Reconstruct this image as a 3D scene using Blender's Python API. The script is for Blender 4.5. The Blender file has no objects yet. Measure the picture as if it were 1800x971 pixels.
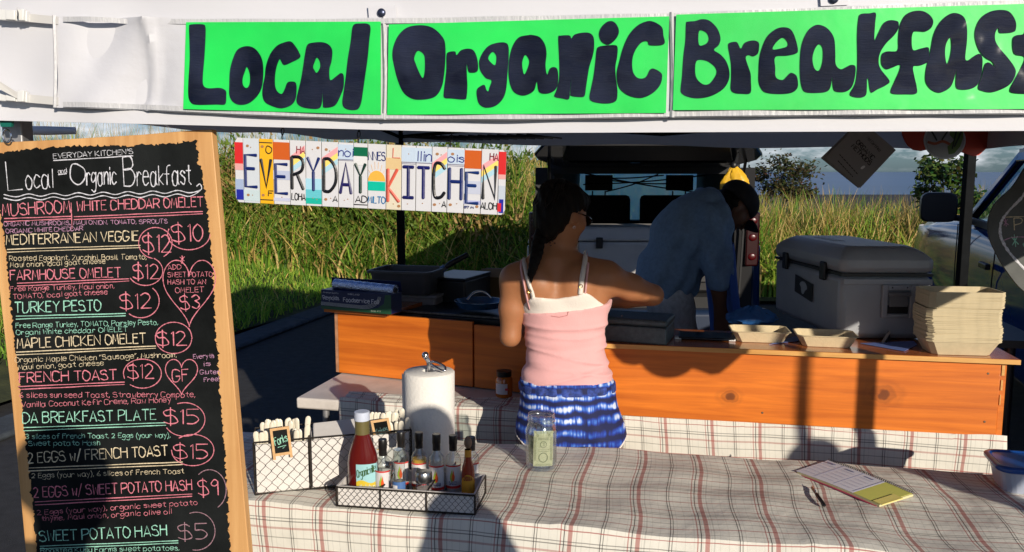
import bpy, bmesh, math, random
import numpy as np
from mathutils import Vector, Matrix
R = math.radians
random.seed(7); rng = np.random.default_rng(7)
sc = bpy.context.scene
COL = sc.collection
# ------------------------------------------------------------------ camera, sky, sun, exposure
FPX, PITCH, EYE = 1450.0, R(7.2), 1.63
cd = bpy.data.cameras.new('camera'); cam = bpy.data.objects.new('camera', cd); COL.objects.link(cam)
cam.location = (0, 0, EYE); cam.rotation_euler = (math.pi/2-PITCH, 0, 0)
cd.sensor_width = 36; cd.lens = FPX/1800*36; cd.clip_start = .05; cd.clip_end = 60000
sc.camera = cam
SUN_EL, SUN_AZ = R(16.3), R(25)            # the sun stands behind the viewer's right shoulder
sdir = Vector((-math.sin(SUN_AZ)*math.cos(SUN_EL), math.cos(SUN_AZ)*math.cos(SUN_EL), -math.sin(SUN_EL)))
ld = bpy.data.lights.new('sun', 'SUN'); ld.energy = 4.9; ld.angle = R(.5); ld.color = (1, .90, .76)
so = bpy.data.objects.new('sun', ld); COL.objects.link(so); so.location = (4, -8, 6)
so.rotation_euler = sdir.to_track_quat('-Z', 'Y').to_euler()
w = bpy.data.worlds.new('World'); sc.world = w; w.use_nodes = True
nt = w.node_tree; nt.nodes.clear()
wo = nt.nodes.new('ShaderNodeOutputWorld'); bg = nt.nodes.new('ShaderNodeBackground')
sky = nt.nodes.new('ShaderNodeTexSky'); sky.sky_type = 'NISHITA'; sky.sun_disc = False
sky.sun_elevation = SUN_EL; sky.sun_rotation = math.pi-SUN_AZ; sky.air_density = 1.0; sky.dust_density = .6; sky.ozone_density = 2.0
tc = nt.nodes.new('ShaderNodeTexCoord'); mp = nt.nodes.new('ShaderNodeMapping'); mp.inputs['Scale'].default_value = (1, 1, 3.2)
nz = nt.nodes.new('ShaderNodeTexNoise'); nz.inputs['Scale'].default_value = 13; nz.inputs['Detail'].default_value = 8; nz.inputs['Roughness'].default_value = .58
rp = nt.nodes.new('ShaderNodeValToRGB'); rp.color_ramp.elements[0].position = .42; rp.color_ramp.elements[1].position = .62
mx = nt.nodes.new('ShaderNodeMix'); mx.data_type = 'RGBA'; mx.inputs[7].default_value = (15.5, 16.2, 17.2, 1)
L = nt.links.new
L(tc.outputs['Generated'], mp.inputs['Vector']); L(mp.outputs['Vector'], nz.inputs['Vector']); L(nz.outputs['Fac'], rp.inputs['Fac'])
sp = nt.nodes.new('ShaderNodeSeparateXYZ'); L(tc.outputs['Generated'], sp.inputs[0])
mr = nt.nodes.new('ShaderNodeMapRange'); mr.inputs[1].default_value = 0.0; mr.inputs[2].default_value = .012
L(sp.outputs[2], mr.inputs[0]); mu = nt.nodes.new('ShaderNodeMath'); mu.operation = 'MULTIPLY'
m2 = nt.nodes.new('ShaderNodeMapRange'); m2.inputs[1].default_value = .16; m2.inputs[2].default_value = .34; m2.inputs[3].default_value = 1; m2.inputs[4].default_value = .05; L(sp.outputs[2], m2.inputs[0])
m3 = nt.nodes.new('ShaderNodeMath'); m3.operation = 'MULTIPLY'; L(mr.outputs[0], m3.inputs[0]); L(m2.outputs[0], m3.inputs[1])
L(rp.outputs['Color'], mu.inputs[0]); L(m3.outputs[0], mu.inputs[1])
L(mu.outputs[0], mx.inputs[0])
tint = nt.nodes.new('ShaderNodeMix'); tint.data_type = 'RGBA'; tint.blend_type = 'MULTIPLY'; tint.inputs[0].default_value = 1; tint.inputs[7].default_value = (.66, 1.0, 1.65, 1)
L(sky.outputs['Color'], tint.inputs[6]); L(tint.outputs[2], mx.inputs[6])
L(mx.outputs[2], bg.inputs['Color']); bg.inputs['Strength'].default_value = .052; L(bg.outputs[0], wo.inputs[0])
vs = sc.view_settings; vs.view_transform = 'Standard'; vs.look = 'None'; vs.exposure = 0.0; vs.gamma = 1; vs.use_curve_mapping = False
sc.cycles.max_bounces = 6; sc.cycles.diffuse_bounces = 3; sc.cycles.transparent_max_bounces = 12; sc.cycles.transmission_bounces = 6
# ------------------------------------------------------------------ geometry helpers
CA, SA = math.cos(math.pi/2-PITCH), math.sin(math.pi/2-PITCH)
def ray(px, py):
    x, y, z = (px-900)/FPX, -(py-485.5)/FPX, -1
    return Vector((x, y*CA-z*SA, y*SA+z*CA))
CAM = Vector((0, 0, EYE))
def U(px, py, Y): r = ray(px, py); return CAM+r*(Y/r.y)
def UZ(px, py, Z): r = ray(px, py); return CAM+r*((Z-EYE)/r.z)
class Plane:
    def __init__(s, q, n): s.q = Vector(q); s.n = Vector(n).normalized()
    def __call__(s, px, py, off=0):
        r = ray(px, py); t = (s.q-CAM).dot(s.n)/r.dot(s.n); return CAM+r*t+s.n*off
class G:
    """collects shapes and links them as ONE mesh object"""
    def __init__(s): s.v = []; s.f = []; s.sm = []; s.uv = {}
    def add(s, vs, fs, smooth=False):
        o = len(s.v); s.v += [tuple(v) for v in vs]
        for f in fs: s.f.append([i+o for i in f]); s.sm.append(smooth)
        return s
    def box(s, c, size, M=None):
        c = Vector(c); a, b, d = [x/2 for x in size]
        p = [Vector((x*a, y*b, z*d)) for x, y, z in ((-1,-1,-1),(1,-1,-1),(1,1,-1),(-1,1,-1),(-1,-1,1),(1,-1,1),(1,1,1),(-1,1,1))]
        if M is not None: p = [M @ q for q in p]
        return s.hexa([c+q for q in p])
    def hexa(s, p): return s.add(p, [(0,3,2,1),(4,5,6,7),(0,1,5,4),(1,2,6,5),(2,3,7,6),(3,0,4,7)])
    def slab(s, A, B, t, z0, z1):
        """upright box whose front runs from A to B, going back by t"""
        A = Vector((A[0], A[1], 0)); B = Vector((B[0], B[1], 0)); d = (B-A).normalized(); n = Vector((-d.y, d.x, 0))*t
        q = [A, B, B+n, A+n]
        return s.hexa([Vector((v.x, v.y, z0)) for v in q]+[Vector((v.x, v.y, z1)) for v in q])
    def prism(s, poly, vec, caps=True):
        n = len(poly); vec = Vector(vec); P = [Vector(p) for p in poly]
        fs = [(i, (i+1) % n, (i+1) % n+n, i+n) for i in range(n)]
        if caps: fs += [tuple(range(n))[::-1], tuple(range(n, 2*n))]
        return s.add(P+[p+vec for p in P], fs)
    def tube(s, path, r, n=8, closed=False, smooth=True):
        P = [Vector(p) for p in path]; m = len(P); vs = []; up = None
        rr = r if isinstance(r, (list, tuple)) else [r]*m
        for i in range(m):
            t = (P[(i+1) % m]-P[i-1]) if closed else (P[min(i+1, m-1)]-P[max(i-1, 0)])
            t = t.normalized() if t.length > 1e-9 else Vector((0, 0, 1))
            if up is None:
                up = t.orthogonal().normalized()
            else:
                up = (up-t*up.dot(t)); up = up.normalized() if up.length > 1e-6 else t.orthogonal().normalized()
            b = t.cross(up)
            for k in range(n):
                a = 2*math.pi*k/n; vs.append(P[i]+(up*math.cos(a)+b*math.sin(a))*rr[i])
        fs = []
        for i in range(m if closed else m-1):
            j = (i+1) % m
            for k in range(n): fs.append((i*n+k, i*n+(k+1) % n, j*n+(k+1) % n, j*n+k))
        s.add(vs, fs, smooth)
        if not closed: s.f += [[len(s.v)-m*n+k for k in range(n)][::-1], [len(s.v)-n+k for k in range(n)]]; s.sm += [False, False]
        return s
    def lathe(s, prof, c, n=24, M=None, smooth=True):
        c = Vector(c); vs = []; M = M or Matrix.Identity(3)
        for r, z in prof:
            for k in range(n):
                a = 2*math.pi*k/n; vs.append(c+M @ Vector((r*math.cos(a), r*math.sin(a), z)))
        m = len(prof); fs = [(i*n+k, i*n+(k+1) % n, (i+1)*n+(k+1) % n, (i+1)*n+k) for i in range(m-1) for k in range(n)]
        return s.add(vs, fs, smooth)
    def loft(s, rings, closed=True, cap=True, smooth=True):
        n = len(rings[0]); vs = [p for r in rings for p in r]; fs = []
        for i in range(len(rings)-1):
            for k in range(n if closed else n-1):
                fs.append((i*n+k, i*n+(k+1) % n, (i+1)*n+(k+1) % n, (i+1)*n+k))
        s.add(vs, fs, smooth)
        if cap and closed:
            o = len(s.v)-len(vs); s.f += [[o+k for k in range(n)][::-1], [o+len(vs)-n+k for k in range(n)]]; s.sm += [False]*2
        return s
    def ball(s, c, r, M=None, n=16, m=10):
        r = (r, r, r) if not isinstance(r, (tuple, list)) else r; M = M or Matrix.Identity(3); c = Vector(c)
        rings = []
        for i in range(m+1):
            t = math.pi*i/m; q = max(math.sin(t), .001)
            rings.append([c+M @ Vector((r[0]*q*math.cos(2*math.pi*k/n), r[1]*q*math.sin(2*math.pi*k/n), -r[2]*math.cos(t))) for k in range(n)])
        return s.loft(rings)
    def build(s, name, mat, parent=None, bevel=0, flip=False, sub=0):
        me = bpy.data.meshes.new(name); me.from_pydata(s.v, [], [tuple(f) for f in s.f]); me.update()
        me.polygons.foreach_set('use_smooth', s.sm)
        bm = bmesh.new(); bm.from_mesh(me); bmesh.ops.recalc_face_normals(bm, faces=bm.faces)
        for e in bm.edges:
            if len(e.link_faces) == 2 and e.calc_face_angle(0) > R(48): e.smooth = False
        bm.to_mesh(me); bm.free()
        if s.uv is not None and len(s.uv):
            u = me.uv_layers.new(name='UVMap')
            for l in me.loops: u.data[l.index].uv = s.uv.get(l.vertex_index, (0, 0))
        return link(name, me, mat, parent, bevel, sub)
def world_of(o):
    m = o.matrix_basis.copy()
    return world_of(o.parent) @ o.matrix_parent_inverse @ m if o.parent else m
def link(name, me, mat, parent=None, bevel=0, sub=0):
    o = bpy.data.objects.new(name, me); COL.objects.link(o)
    if mat: me.materials.append(mat)
    if parent: o.parent = parent; o.matrix_parent_inverse = world_of(parent).inverted()
    if bevel:
        b = o.modifiers.new('bevel', 'BEVEL'); b.width = bevel; b.segments = 2; b.limit_method = 'ANGLE'; b.angle_limit = R(35)
        me.polygons.foreach_set('use_smooth', [True]*len(me.polygons))
        wn = o.modifiers.new('wn', 'WEIGHTED_NORMAL'); wn.keep_sharp = True
    if sub: q = o.modifiers.new('sub', 'SUBSURF'); q.levels = sub; q.render_levels = sub
    return o
def tag(o, label=None, cat=None, group=None, kind=None):
    if label: o['label'] = label
    if cat: o['category'] = cat
    if group: o['group'] = group
    if kind: o['kind'] = kind
    return o
def thing(name, label, cat, loc=(0, 0, 0), group=None):
    o = bpy.data.objects.new(name, None); COL.objects.link(o); o.location = loc; o.empty_display_size = .05
    return tag(o, label, cat, group)
def dup(root, loc, rz=None, label=None, group=None, rot=None, scale=None):
    r = root.copy(); COL.objects.link(r); r.location = loc
    if rz is not None: r.rotation_euler = (0, 0, rz)
    if rot is not None: r.rotation_euler = rot
    if scale is not None: r.scale = scale
    if label: r['label'] = label
    if group: r['group'] = group
    for ch in list(root.children):
        c = ch.copy(); COL.objects.link(c); c.parent = r
        for g in ch.children:
            d = g.copy(); COL.objects.link(d); d.parent = c
    return r
def smoothpts(P, k=6, closed=False):
    P = [Vector(p) for p in P]; n = len(P); out = []
    for i in range(n if closed else n-1):
        a, b, c, d = (P[(i-1) % n], P[i], P[(i+1) % n], P[(i+2) % n]) if closed else (P[max(i-1, 0)], P[i], P[i+1], P[min(i+2, n-1)])
        for j in range(k):
            t = j/k
            out.append(.5*((2*b)+(c-a)*t+(2*a-5*b+4*c-d)*t*t+(3*b-a-3*c+d)*t**3))
    if not closed: out.append(P[-1])
    return out
# ------------------------------------------------------------------ materials
def nodes(name):
    m = bpy.data.materials.new(name); m.use_nodes = True; t = m.node_tree; return m, t, t.nodes['Principled BSDF']
def mat(name, col, rough=.5, metal=0, noise=None, bump=None, trans=0, coat=0, spec=None, ior=None, sheen=0, sss=0, alpha=None):
    m, t, b = nodes(name); N, K = t.nodes, t.links
    b.inputs['Base Color'].default_value = (*col, 1); b.inputs['Roughness'].default_value = rough; b.inputs['Metallic'].default_value = metal
    b.inputs['Transmission Weight'].default_value = trans; b.inputs['Coat Weight'].default_value = coat
    if spec is not None: b.inputs['Specular IOR Level'].default_value = spec
    if ior: b.inputs['IOR'].default_value = ior
    if sheen: b.inputs['Sheen Weight'].default_value = sheen
    if sss: b.inputs['Subsurface Weight'].default_value = sss; b.inputs['Subsurface Scale'].default_value = .02; b.inputs['Subsurface Radius'].default_value = (1, .3, .15)
    if alpha is not None: b.inputs['Alpha'].default_value = alpha
    if noise or bump:
        c = N.new('ShaderNodeTexCoord')
    if noise:
        z = N.new('ShaderNodeTexNoise'); z.inputs['Scale'].default_value = noise[0]; z.inputs['Detail'].default_value = 6; z.inputs['Roughness'].default_value = .6
        r = N.new('ShaderNodeValToRGB'); e = r.color_ramp.elements; a = noise[1]
        e[0].position, e[1].position = .3, .7
        c2 = noise[2] if len(noise) > 2 else [min(1, x*(1+a)) for x in col]
        e[0].color = (*[x*(1-a) for x in col], 1); e[1].color = (*c2, 1)
        K.new(c.outputs['Object'], z.inputs['Vector']); K.new(z.outputs['Fac'], r.inputs['Fac']); K.new(r.outputs['Color'], b.inputs['Base Color'])
    if bump:
        z = N.new('ShaderNodeTexNoise'); z.inputs['Scale'].default_value = bump[0]; z.inputs['Detail'].default_value = 5
        mpn = N.new('ShaderNodeMapping'); mpn.inputs['Scale'].default_value = bump[2] if len(bump) > 2 else (1, 1, 1)
        u = N.new('ShaderNodeBump'); u.inputs['Strength'].default_value = bump[1]; u.inputs['Distance'].default_value = .01
        K.new(c.outputs['Object'], mpn.inputs[0]); K.new(mpn.outputs[0], z.inputs['Vector']); K.new(z.outputs['Fac'], u.inputs['Height']); K.new(u.outputs['Normal'], b.inputs['Normal'])
    return m
def wood(name, c1, c2, scale, rough=.4, coat=0, knots=(), knotcol=(.09, .02, .004)):
    """grain stretched along the axis with the smallest scale; a few knots with rings"""
    m, t, b = nodes(name); N, K = t.nodes, t.links
    c = N.new('ShaderNodeTexCoord'); mpn = N.new('ShaderNodeMapping'); mpn.inputs['Scale'].default_value = scale
    z = N.new('ShaderNodeTexNoise'); z.inputs['Scale'].default_value = 1; z.inputs['Detail'].default_value = 7; z.inputs['Roughness'].default_value = .6; z.inputs['Distortion'].default_value = .6
    z2 = N.new('ShaderNodeTexNoise'); z2.inputs['Scale'].default_value = 3.5; z2.inputs['Detail'].default_value = 4
    ad = N.new('ShaderNodeMath'); ad.operation = 'MULTIPLY_ADD'; ad.inputs[1].default_value = .35
    r = N.new('ShaderNodeValToRGB'); e = r.color_ramp.elements; e[0].position, e[1].position = .42, .86
    e[0].color = (*c1, 1); e[1].color = (*c2, 1)
    K.new(c.outputs['Object'], mpn.inputs[0]); K.new(mpn.outputs[0], z.inputs['Vector']); K.new(c.outputs['Object'], z2.inputs['Vector'])
    K.new(z2.outputs['Fac'], ad.inputs[0]); K.new(z.outputs['Fac'], ad.inputs[2]); K.new(ad.outputs[0], r.inputs['Fac'])
    col = r.outputs['Color']
    for k in knots:
        s = N.new('ShaderNodeVectorMath'); s.operation = 'SUBTRACT'; s.inputs[1].default_value = k[:3]
        sc2 = N.new('ShaderNodeVectorMath'); sc2.operation = 'MULTIPLY'; sc2.inputs[1].default_value = (1/k[3], .3/k[3], 1.25/k[3])
        nn = N.new('ShaderNodeTexNoise'); nn.inputs['Scale'].default_value = 30
        ln = N.new('ShaderNodeVectorMath'); ln.operation = 'LENGTH'
        K.new(c.outputs['Object'], s.inputs[0]); K.new(s.outputs[0], sc2.inputs[0]); K.new(sc2.outputs[0], ln.inputs[0]); K.new(c.outputs['Object'], nn.inputs['Vector'])
        aa = N.new('ShaderNodeMath'); aa.operation = 'MULTIPLY_ADD'; aa.inputs[1].default_value = .9; K.new(nn.outputs['Fac'], aa.inputs[0]); K.new(ln.outputs['Value'], aa.inputs[2])
        rr = N.new('ShaderNodeValToRGB'); rr.color_ramp.elements[0].position = .0; rr.color_ramp.elements[0].color = (1, 1, 1, 1)
        rr.color_ramp.elements[1].position = 1; rr.color_ramp.elements[1].color = (0, 0, 0, 1)
        for p_, v_ in ((.42, .8), (.5, .3), (.6, .38), (.68, .08), (.8, .16)):
            ee = rr.color_ramp.elements.new(p_); ee.color = (v_, v_, v_, 1)
        dv = N.new('ShaderNodeMath'); dv.operation = 'MULTIPLY'; dv.inputs[1].default_value = .45; K.new(aa.outputs[0], dv.inputs[0]); K.new(dv.outputs[0], rr.inputs['Fac'])
        q = N.new('ShaderNodeMix'); q.data_type = 'RGBA'; q.inputs[7].default_value = (*knotcol, 1)
        K.new(rr.outputs['Color'], q.inputs[0]); K.new(col, q.inputs[6]); col = q.outputs[2]
    K.new(col, b.inputs['Base Color']); b.inputs['Roughness'].default_value = rough; b.inputs['Coat Weight'].default_value = coat; b.inputs['Coat Roughness'].default_value = .12
    u = N.new('ShaderNodeBump'); u.inputs['Strength'].default_value = .12; u.inputs['Distance'].default_value = .004
    K.new(z.outputs['Fac'], u.inputs['Height']); K.new(u.outputs['Normal'], b.inputs['Normal'])
    return m
def plaid(name):
    m, t, b = nodes(name); N, K = t.nodes, t.links
    uv = N.new('ShaderNodeUVMap'); uv.uv_map = 'UVMap'
    zz = N.new('ShaderNodeTexNoise'); zz.inputs['Scale'].default_value = 9; K.new(uv.outputs[0], zz.inputs['Vector'])
    va = N.new('ShaderNodeVectorMath'); va.operation = 'MULTIPLY_ADD'; va.inputs[1].default_value = (.006, .006, 0)
    K.new(zz.outputs['Color'], va.inputs[0]); K.new(uv.outputs[0], va.inputs[2])
    s = N.new('ShaderNodeSeparateXYZ'); K.new(va.outputs[0], s.inputs[0])
    c0 = N.new('ShaderNodeTexNoise'); c0.inputs['Scale'].default_value = 14; K.new(uv.outputs[0], c0.inputs['Vector'])
    rr = N.new('ShaderNodeValToRGB'); rr.color_ramp.elements[0].color = (.62, .60, .53, 1); rr.color_ramp.elements[1].color = (.76, .735, .655, 1)
    K.new(c0.outputs['Fac'], rr.inputs['Fac']); col = rr.outputs['Color']
    red, blk, ora = (.33, .06, .05), (.03, .026, .026), (.40, .30, .20)
    def band(axis, per, c, hw, color, amt):
        nonlocal col
        a = N.new('ShaderNodeMath'); a.operation = 'MULTIPLY_ADD'; a.inputs[1].default_value = 1/per; a.inputs[2].default_value = .5-c+20; K.new(s.outputs[axis], a.inputs[0])
        f = N.new('ShaderNodeMath'); f.operation = 'FRACT'; K.new(a.outputs[0], f.inputs[0])
        d = N.new('ShaderNodeMath'); d.operation = 'SUBTRACT'; d.inputs[1].default_value = .5; K.new(f.outputs[0], d.inputs[0])
        e = N.new('ShaderNodeMath'); e.operation = 'ABSOLUTE'; K.new(d.outputs[0], e.inputs[0])
        l = N.new('ShaderNodeMapRange'); l.inputs[1].default_value = hw*1.15; l.inputs[2].default_value = hw*.85; l.inputs[3].default_value = 0; l.inputs[4].default_value = amt; K.new(e.outputs[0], l.inputs[0])
        q = N.new('ShaderNodeMix'); q.data_type = 'RGBA'; q.inputs[7].default_value = (*color, 1); K.new(l.outputs[0], q.inputs[0]); K.new(col, q.inputs[6]); col = q.outputs[2]
    p = .165
    for k in range(8): band(0, p, .06+k/8, .006, (.42, .40, .35), .3)
    band(0, p, 0, .033, red, .68); band(0, p, .46, .008, blk, .75); band(0, p, .50, .0065, blk, .7)
    band(0, p, .86, .0085, red, .7); band(0, p, .91, .0085, blk, .8); band(0, p, .10, .01, blk, .25)
    band(1, p, .0, .008, red, .75); band(1, p, .17, .008, blk, .4); band(1, p, .34, .011, red, .7); band(1, p, .52, .008, blk, .5)
    band(1, p, .68, .018, red, .5); band(1, p, .80, .009, blk, .65); band(1, p, .85, .008, blk, .6)
    K.new(col, b.inputs['Base Color']); b.inputs['Roughness'].default_value = .85; b.inputs['Specular IOR Level'].default_value = .2
    n2 = N.new('ShaderNodeTexNoise'); n2.inputs['Scale'].default_value = 22; n2.inputs['Detail'].default_value = 4; K.new(uv.outputs[0], n2.inputs['Vector'])
    u = N.new('ShaderNodeBump'); u.inputs['Strength'].default_value = .35; u.inputs['Distance'].default_value = .008; K.new(n2.outputs['Fac'], u.inputs['Height']); K.new(u.outputs['Normal'], b.inputs['Normal'])
    return m
def clear(name, tint=(1, 1, 1), gloss=.12, rough=.05, bump=None, edge=.75):
    m = bpy.data.materials.new(name); m.use_nodes = True; t = m.node_tree; t.nodes.clear(); N, K = t.nodes, t.links
    o = N.new('ShaderNodeOutputMaterial'); mixn = N.new('ShaderNodeMixShader'); a = N.new('ShaderNodeBsdfTransparent'); g = N.new('ShaderNodeBsdfGlossy')
    a.inputs[0].default_value = (*tint, 1); g.inputs['Roughness'].default_value = rough
    f = N.new('ShaderNodeLayerWeight'); f.inputs[0].default_value = .5
    pw = N.new('ShaderNodeMath'); pw.operation = 'POWER'; pw.inputs[1].default_value = 3.5; ml = N.new('ShaderNodeMath'); ml.operation = 'MULTIPLY_ADD'; ml.inputs[1].default_value = edge; ml.inputs[2].default_value = gloss*.25
    K.new(f.outputs['Facing'], pw.inputs[0]); K.new(pw.outputs[0], ml.inputs[0]); K.new(ml.outputs[0], mixn.inputs[0]); K.new(a.outputs[0], mixn.inputs[1]); K.new(g.outputs[0], mixn.inputs[2]); K.new(mixn.outputs[0], o.inputs[0])
    if bump:
        c = N.new('ShaderNodeTexCoord'); z = N.new('ShaderNodeTexNoise'); z.inputs['Scale'].default_value = bump[0]; K.new(c.outputs['Object'], z.inputs['Vector'])
        u = N.new('ShaderNodeBump'); u.inputs['Strength'].default_value = bump[1]; u.inputs['Distance'].default_value = .02; K.new(z.outputs['Fac'], u.inputs['Height']); K.new(u.outputs[0], g.inputs['Normal']); K.new(u.outputs[0], f.inputs['Normal'])
    return m
def attr_mat(name, rough=.6, trans=.25):
    m, t, b = nodes(name); a = t.nodes.new('ShaderNodeAttribute'); a.attribute_name = 'col'
    t.links.new(a.outputs['Color'], b.inputs['Base Color']); b.inputs['Roughness'].default_value = rough; b.inputs['Specular IOR Level'].default_value = .25
    if trans:
        tr = t.nodes.new('ShaderNodeBsdfTranslucent'); t.links.new(a.outputs['Color'], tr.inputs[0]); ms = t.nodes.new('ShaderNodeMixShader'); ms.inputs[0].default_value = trans
        t.links.new(b.outputs[0], ms.inputs[1]); t.links.new(tr.outputs[0], ms.inputs[2]); t.links.new(ms.outputs[0], t.nodes['Material Output'].inputs[0])
    return m
# ------------------------------------------------------------------ stroke lettering
RAW = """A 03 3a 63|15 55
B 03 0a|~0a 4a 58 37 07|~07 47 65 43 03
C ~69 4a 1a 08 05 13 43 64
D 03 0a|~0a 3a 68 65 33 03
E 5a 0a 03 53|07 47
F 5a 0a 03|07 47
G ~69 4a 1a 08 05 13 43 65|65 66 36
H 0a 03|6a 63|07 67
I 1a 13
J 5a 55|~55 43 23 04
K 0a 03|5a 06 63
L 0a 03 53
M 03 1a 35 5a 63
N 03 0a 63 6a
O ~3a 1a 08 05 23 43 65 68 3a
P 03 0a|~0a 4a 69 57 06
Q ~3a 1a 08 05 23 43 65 68 3a|45 62
R 03 0a|~0a 4a 69 57 06|36 63
S ~59 3a 09 17 47 64 33 04
T 0a 6a|3a 33
U 0a 05|~05 13 43 65|65 6a
V 0a 33 6a
W 0a 13 38 53 6a
X 03 6a|0a 63
Y 0a 37 6a|37 33
Z 0a 6a 03 63
a ~57 28 06 13 43 57|58 54 63
b 0a 03|~06 38 56 33 04
c ~57 28 05 23 54
d ~57 28 05 23 55|5a 53
e 06 56|~56 48 18 05 23 54
f ~5a 4a 29 23|07 47
g ~57 28 06 14 45 57|~58 52 30 01
h 0a 03|~06 28 47 43
i 18 13|1a 19
j ~28 21 00|2a 29
k 0a 03|47 05 43
l 1a 13
m 08 03|~06 18 27 23|~26 48 57 53
n 08 03|~06 28 47 43
o ~28 06 13 43 56 28
p 08 00|~07 38 56 33 04
q ~57 28 05 23 55|58 50
r 08 03|~06 28 47
s ~47 28 07 26 45 33 04
t 2a 24 43|08 48
u ~08 04 23 44 48|48 43
v 08 23 48
w 08 13 26 43 58
x 03 48|08 43
y 08 25|48 10
z 08 48 03 43
0 ~2a 08 05 23 45 48 2a
1 09 1a 13
2 ~09 2a 49 47 03|03 53
3 ~09 3a 58 27|~27 55 33 04
4 4a 05 55|4a 43
5 5a 0a 07|~07 37 55 33 03
6 ~4a 17 04 33 54 26 05
7 0a 5a 23
8 ~26 08 2a 48 26 04 23 44 26
9 ~49 2a 08 27 48|49 43
$ ~59 3a 09 17 47 64 33 04|3b 32
, 14 02
. 13 14
' 1b 18
" 0a 08|2a 08
! 1b 15|13 12
( ~2b 06 21
) ~0b 26 01
/ 02 4b
* 27 6b|67 2b|46 4c
- 06 46
% 03 6a|0a 19|54 63"""
GL = {}
for ln_ in RAW.split('\n'):
    k_, d_ = ln_[0], ln_[2:]
    st = []
    for q_ in d_.split('|'):
        cv = q_.startswith('~'); pts_ = [(int(c_[0], 36), (int(c_[1], 36)-3)/7*7) for c_ in q_.lstrip('~').split()]
        st.append((cv, pts_))
    GL[k_] = (max(p_[0] for s_ in st for p_ in s_[1]), st)
def layout(text, gap=1.7, wide=None):
    x = 0; out = []
    for ch in text:
        if ch == ' ': x += 3.2; continue
        wd, st = GL[ch]
        for cv, p in st:
            pts = [Vector((x+a*(wide or 1), b/7, 0)) for a, b in p]
            if cv and len(pts) > 2: pts = smoothpts(pts, 4)
            out.append(pts)
        x += wd*(wide or 1)+gap
    return out, max(x-gap, .1)
def ribbon(g, P, n, w, h=None, jit=0):
    """one flat chalk or ink stroke lying on a surface with normal n"""
    h = w*.25 if h is None else h; n = Vector(n); m = len(P)
    if m < 2: return
    d0 = (P[1]-P[0]).normalized(); d1 = (P[-1]-P[-2]).normalized()
    Q = [P[0]-d0*w*.5]+list(P)+[P[-1]+d1*w*.5]; W = [w*.45]+[w*(1+random.uniform(-jit, jit)) for _ in P]+[w*.45]
    vs = []
    for i in range(len(Q)):
        t = (Q[min(i+1, len(Q)-1)]-Q[max(i-1, 0)]); t = t.normalized() if t.length > 1e-9 else d0
        b = n.cross(t).normalized()
        vs += [Q[i]-b*W[i], Q[i]+n*h, Q[i]+b*W[i]]
    fs = []
    for i in range(len(Q)-1): a = 3*i; fs += [(a, a+1, a+4, a+3), (a+1, a+2, a+5, a+4)]
    g.add(vs, fs, False)
def write(g, text, p0, p1, hgt, at, n, w, jit=0, wob=0, gap=1.7, off=.0005, slant=0, wide=None, h=None):
    """lettering whose baseline runs p0 -> p1 in picture-plane units; at(px,py,off) puts it on the sign's own plane"""
    st, tot = layout(text, gap, wide); p0 = Vector((*p0, 0)); p1 = Vector((*p1, 0)); d = p1-p0; u = d/tot; up = Vector((d.y, -d.x, 0)).normalized()*hgt
    if up.y > 0: up = -up
    for P in st:
        jx, jy = random.uniform(-wob, wob), random.uniform(-wob, wob)
        q = []
        for a in P:
            c = p0+u*(a.x+slant*a.y*3)+up*a.y; q.append(at(c.x+jx, c.y+jy, off+random.uniform(0, .0001)))
        ribbon(g, q, n, w, h, jit)
def line(g, pts, at, n, w, jit=.2, off=.0005, k=6):
    P = smoothpts([(a, b, 0) for a, b in pts], k) if len(pts) > 2 else [Vector((pts[0][0]+(pts[1][0]-pts[0][0])*i/8, pts[0][1]+(pts[1][1]-pts[0][1])*i/8+random.uniform(-.3, .3), 0)) for i in range(9)]
    ribbon(g, [at(p.x, p.y, off+random.uniform(0, .0001)) for p in P], n, w, None, jit)
def flat(name, m, parent, polys, at, off, thick=.0006):
    """filled outline(s) with holes, lying on a sign"""
    cu = bpy.data.curves.new(name, 'CURVE'); cu.dimensions = '2D'; cu.fill_mode = 'FRONT'
    for P in polys:
        s = cu.splines.new('POLY'); s.points.add(len(P)-1); s.use_cyclic_u = True
        for i, p in enumerate(P): s.points[i].co = (p[0], p[1], 0, 1)
    o = bpy.data.objects.new('tmp', cu); COL.objects.link(o); dg = bpy.context.evaluated_depsgraph_get()
    me = bpy.data.meshes.new_from_object(o.evaluated_get(dg)); bpy.data.objects.remove(o); bpy.data.curves.remove(cu)
    for v in me.vertices: v.co = at(v.co.x, v.co.y, off)
    me.name = name; me.materials.clear()
    return link(name, me, m, parent)
def poly_solid(g, px, at, off, thick):
    f = [at(a, b, off) for a, b in px]; k = [at(a, b, off-thick) for a, b in px]; n = len(px)
    g.add(f+k, [tuple(range(n)), tuple(range(2*n-1, n-1, -1))]+[(i, (i+1) % n, (i+1) % n+n, i+n) for i in range(n)])
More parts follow.
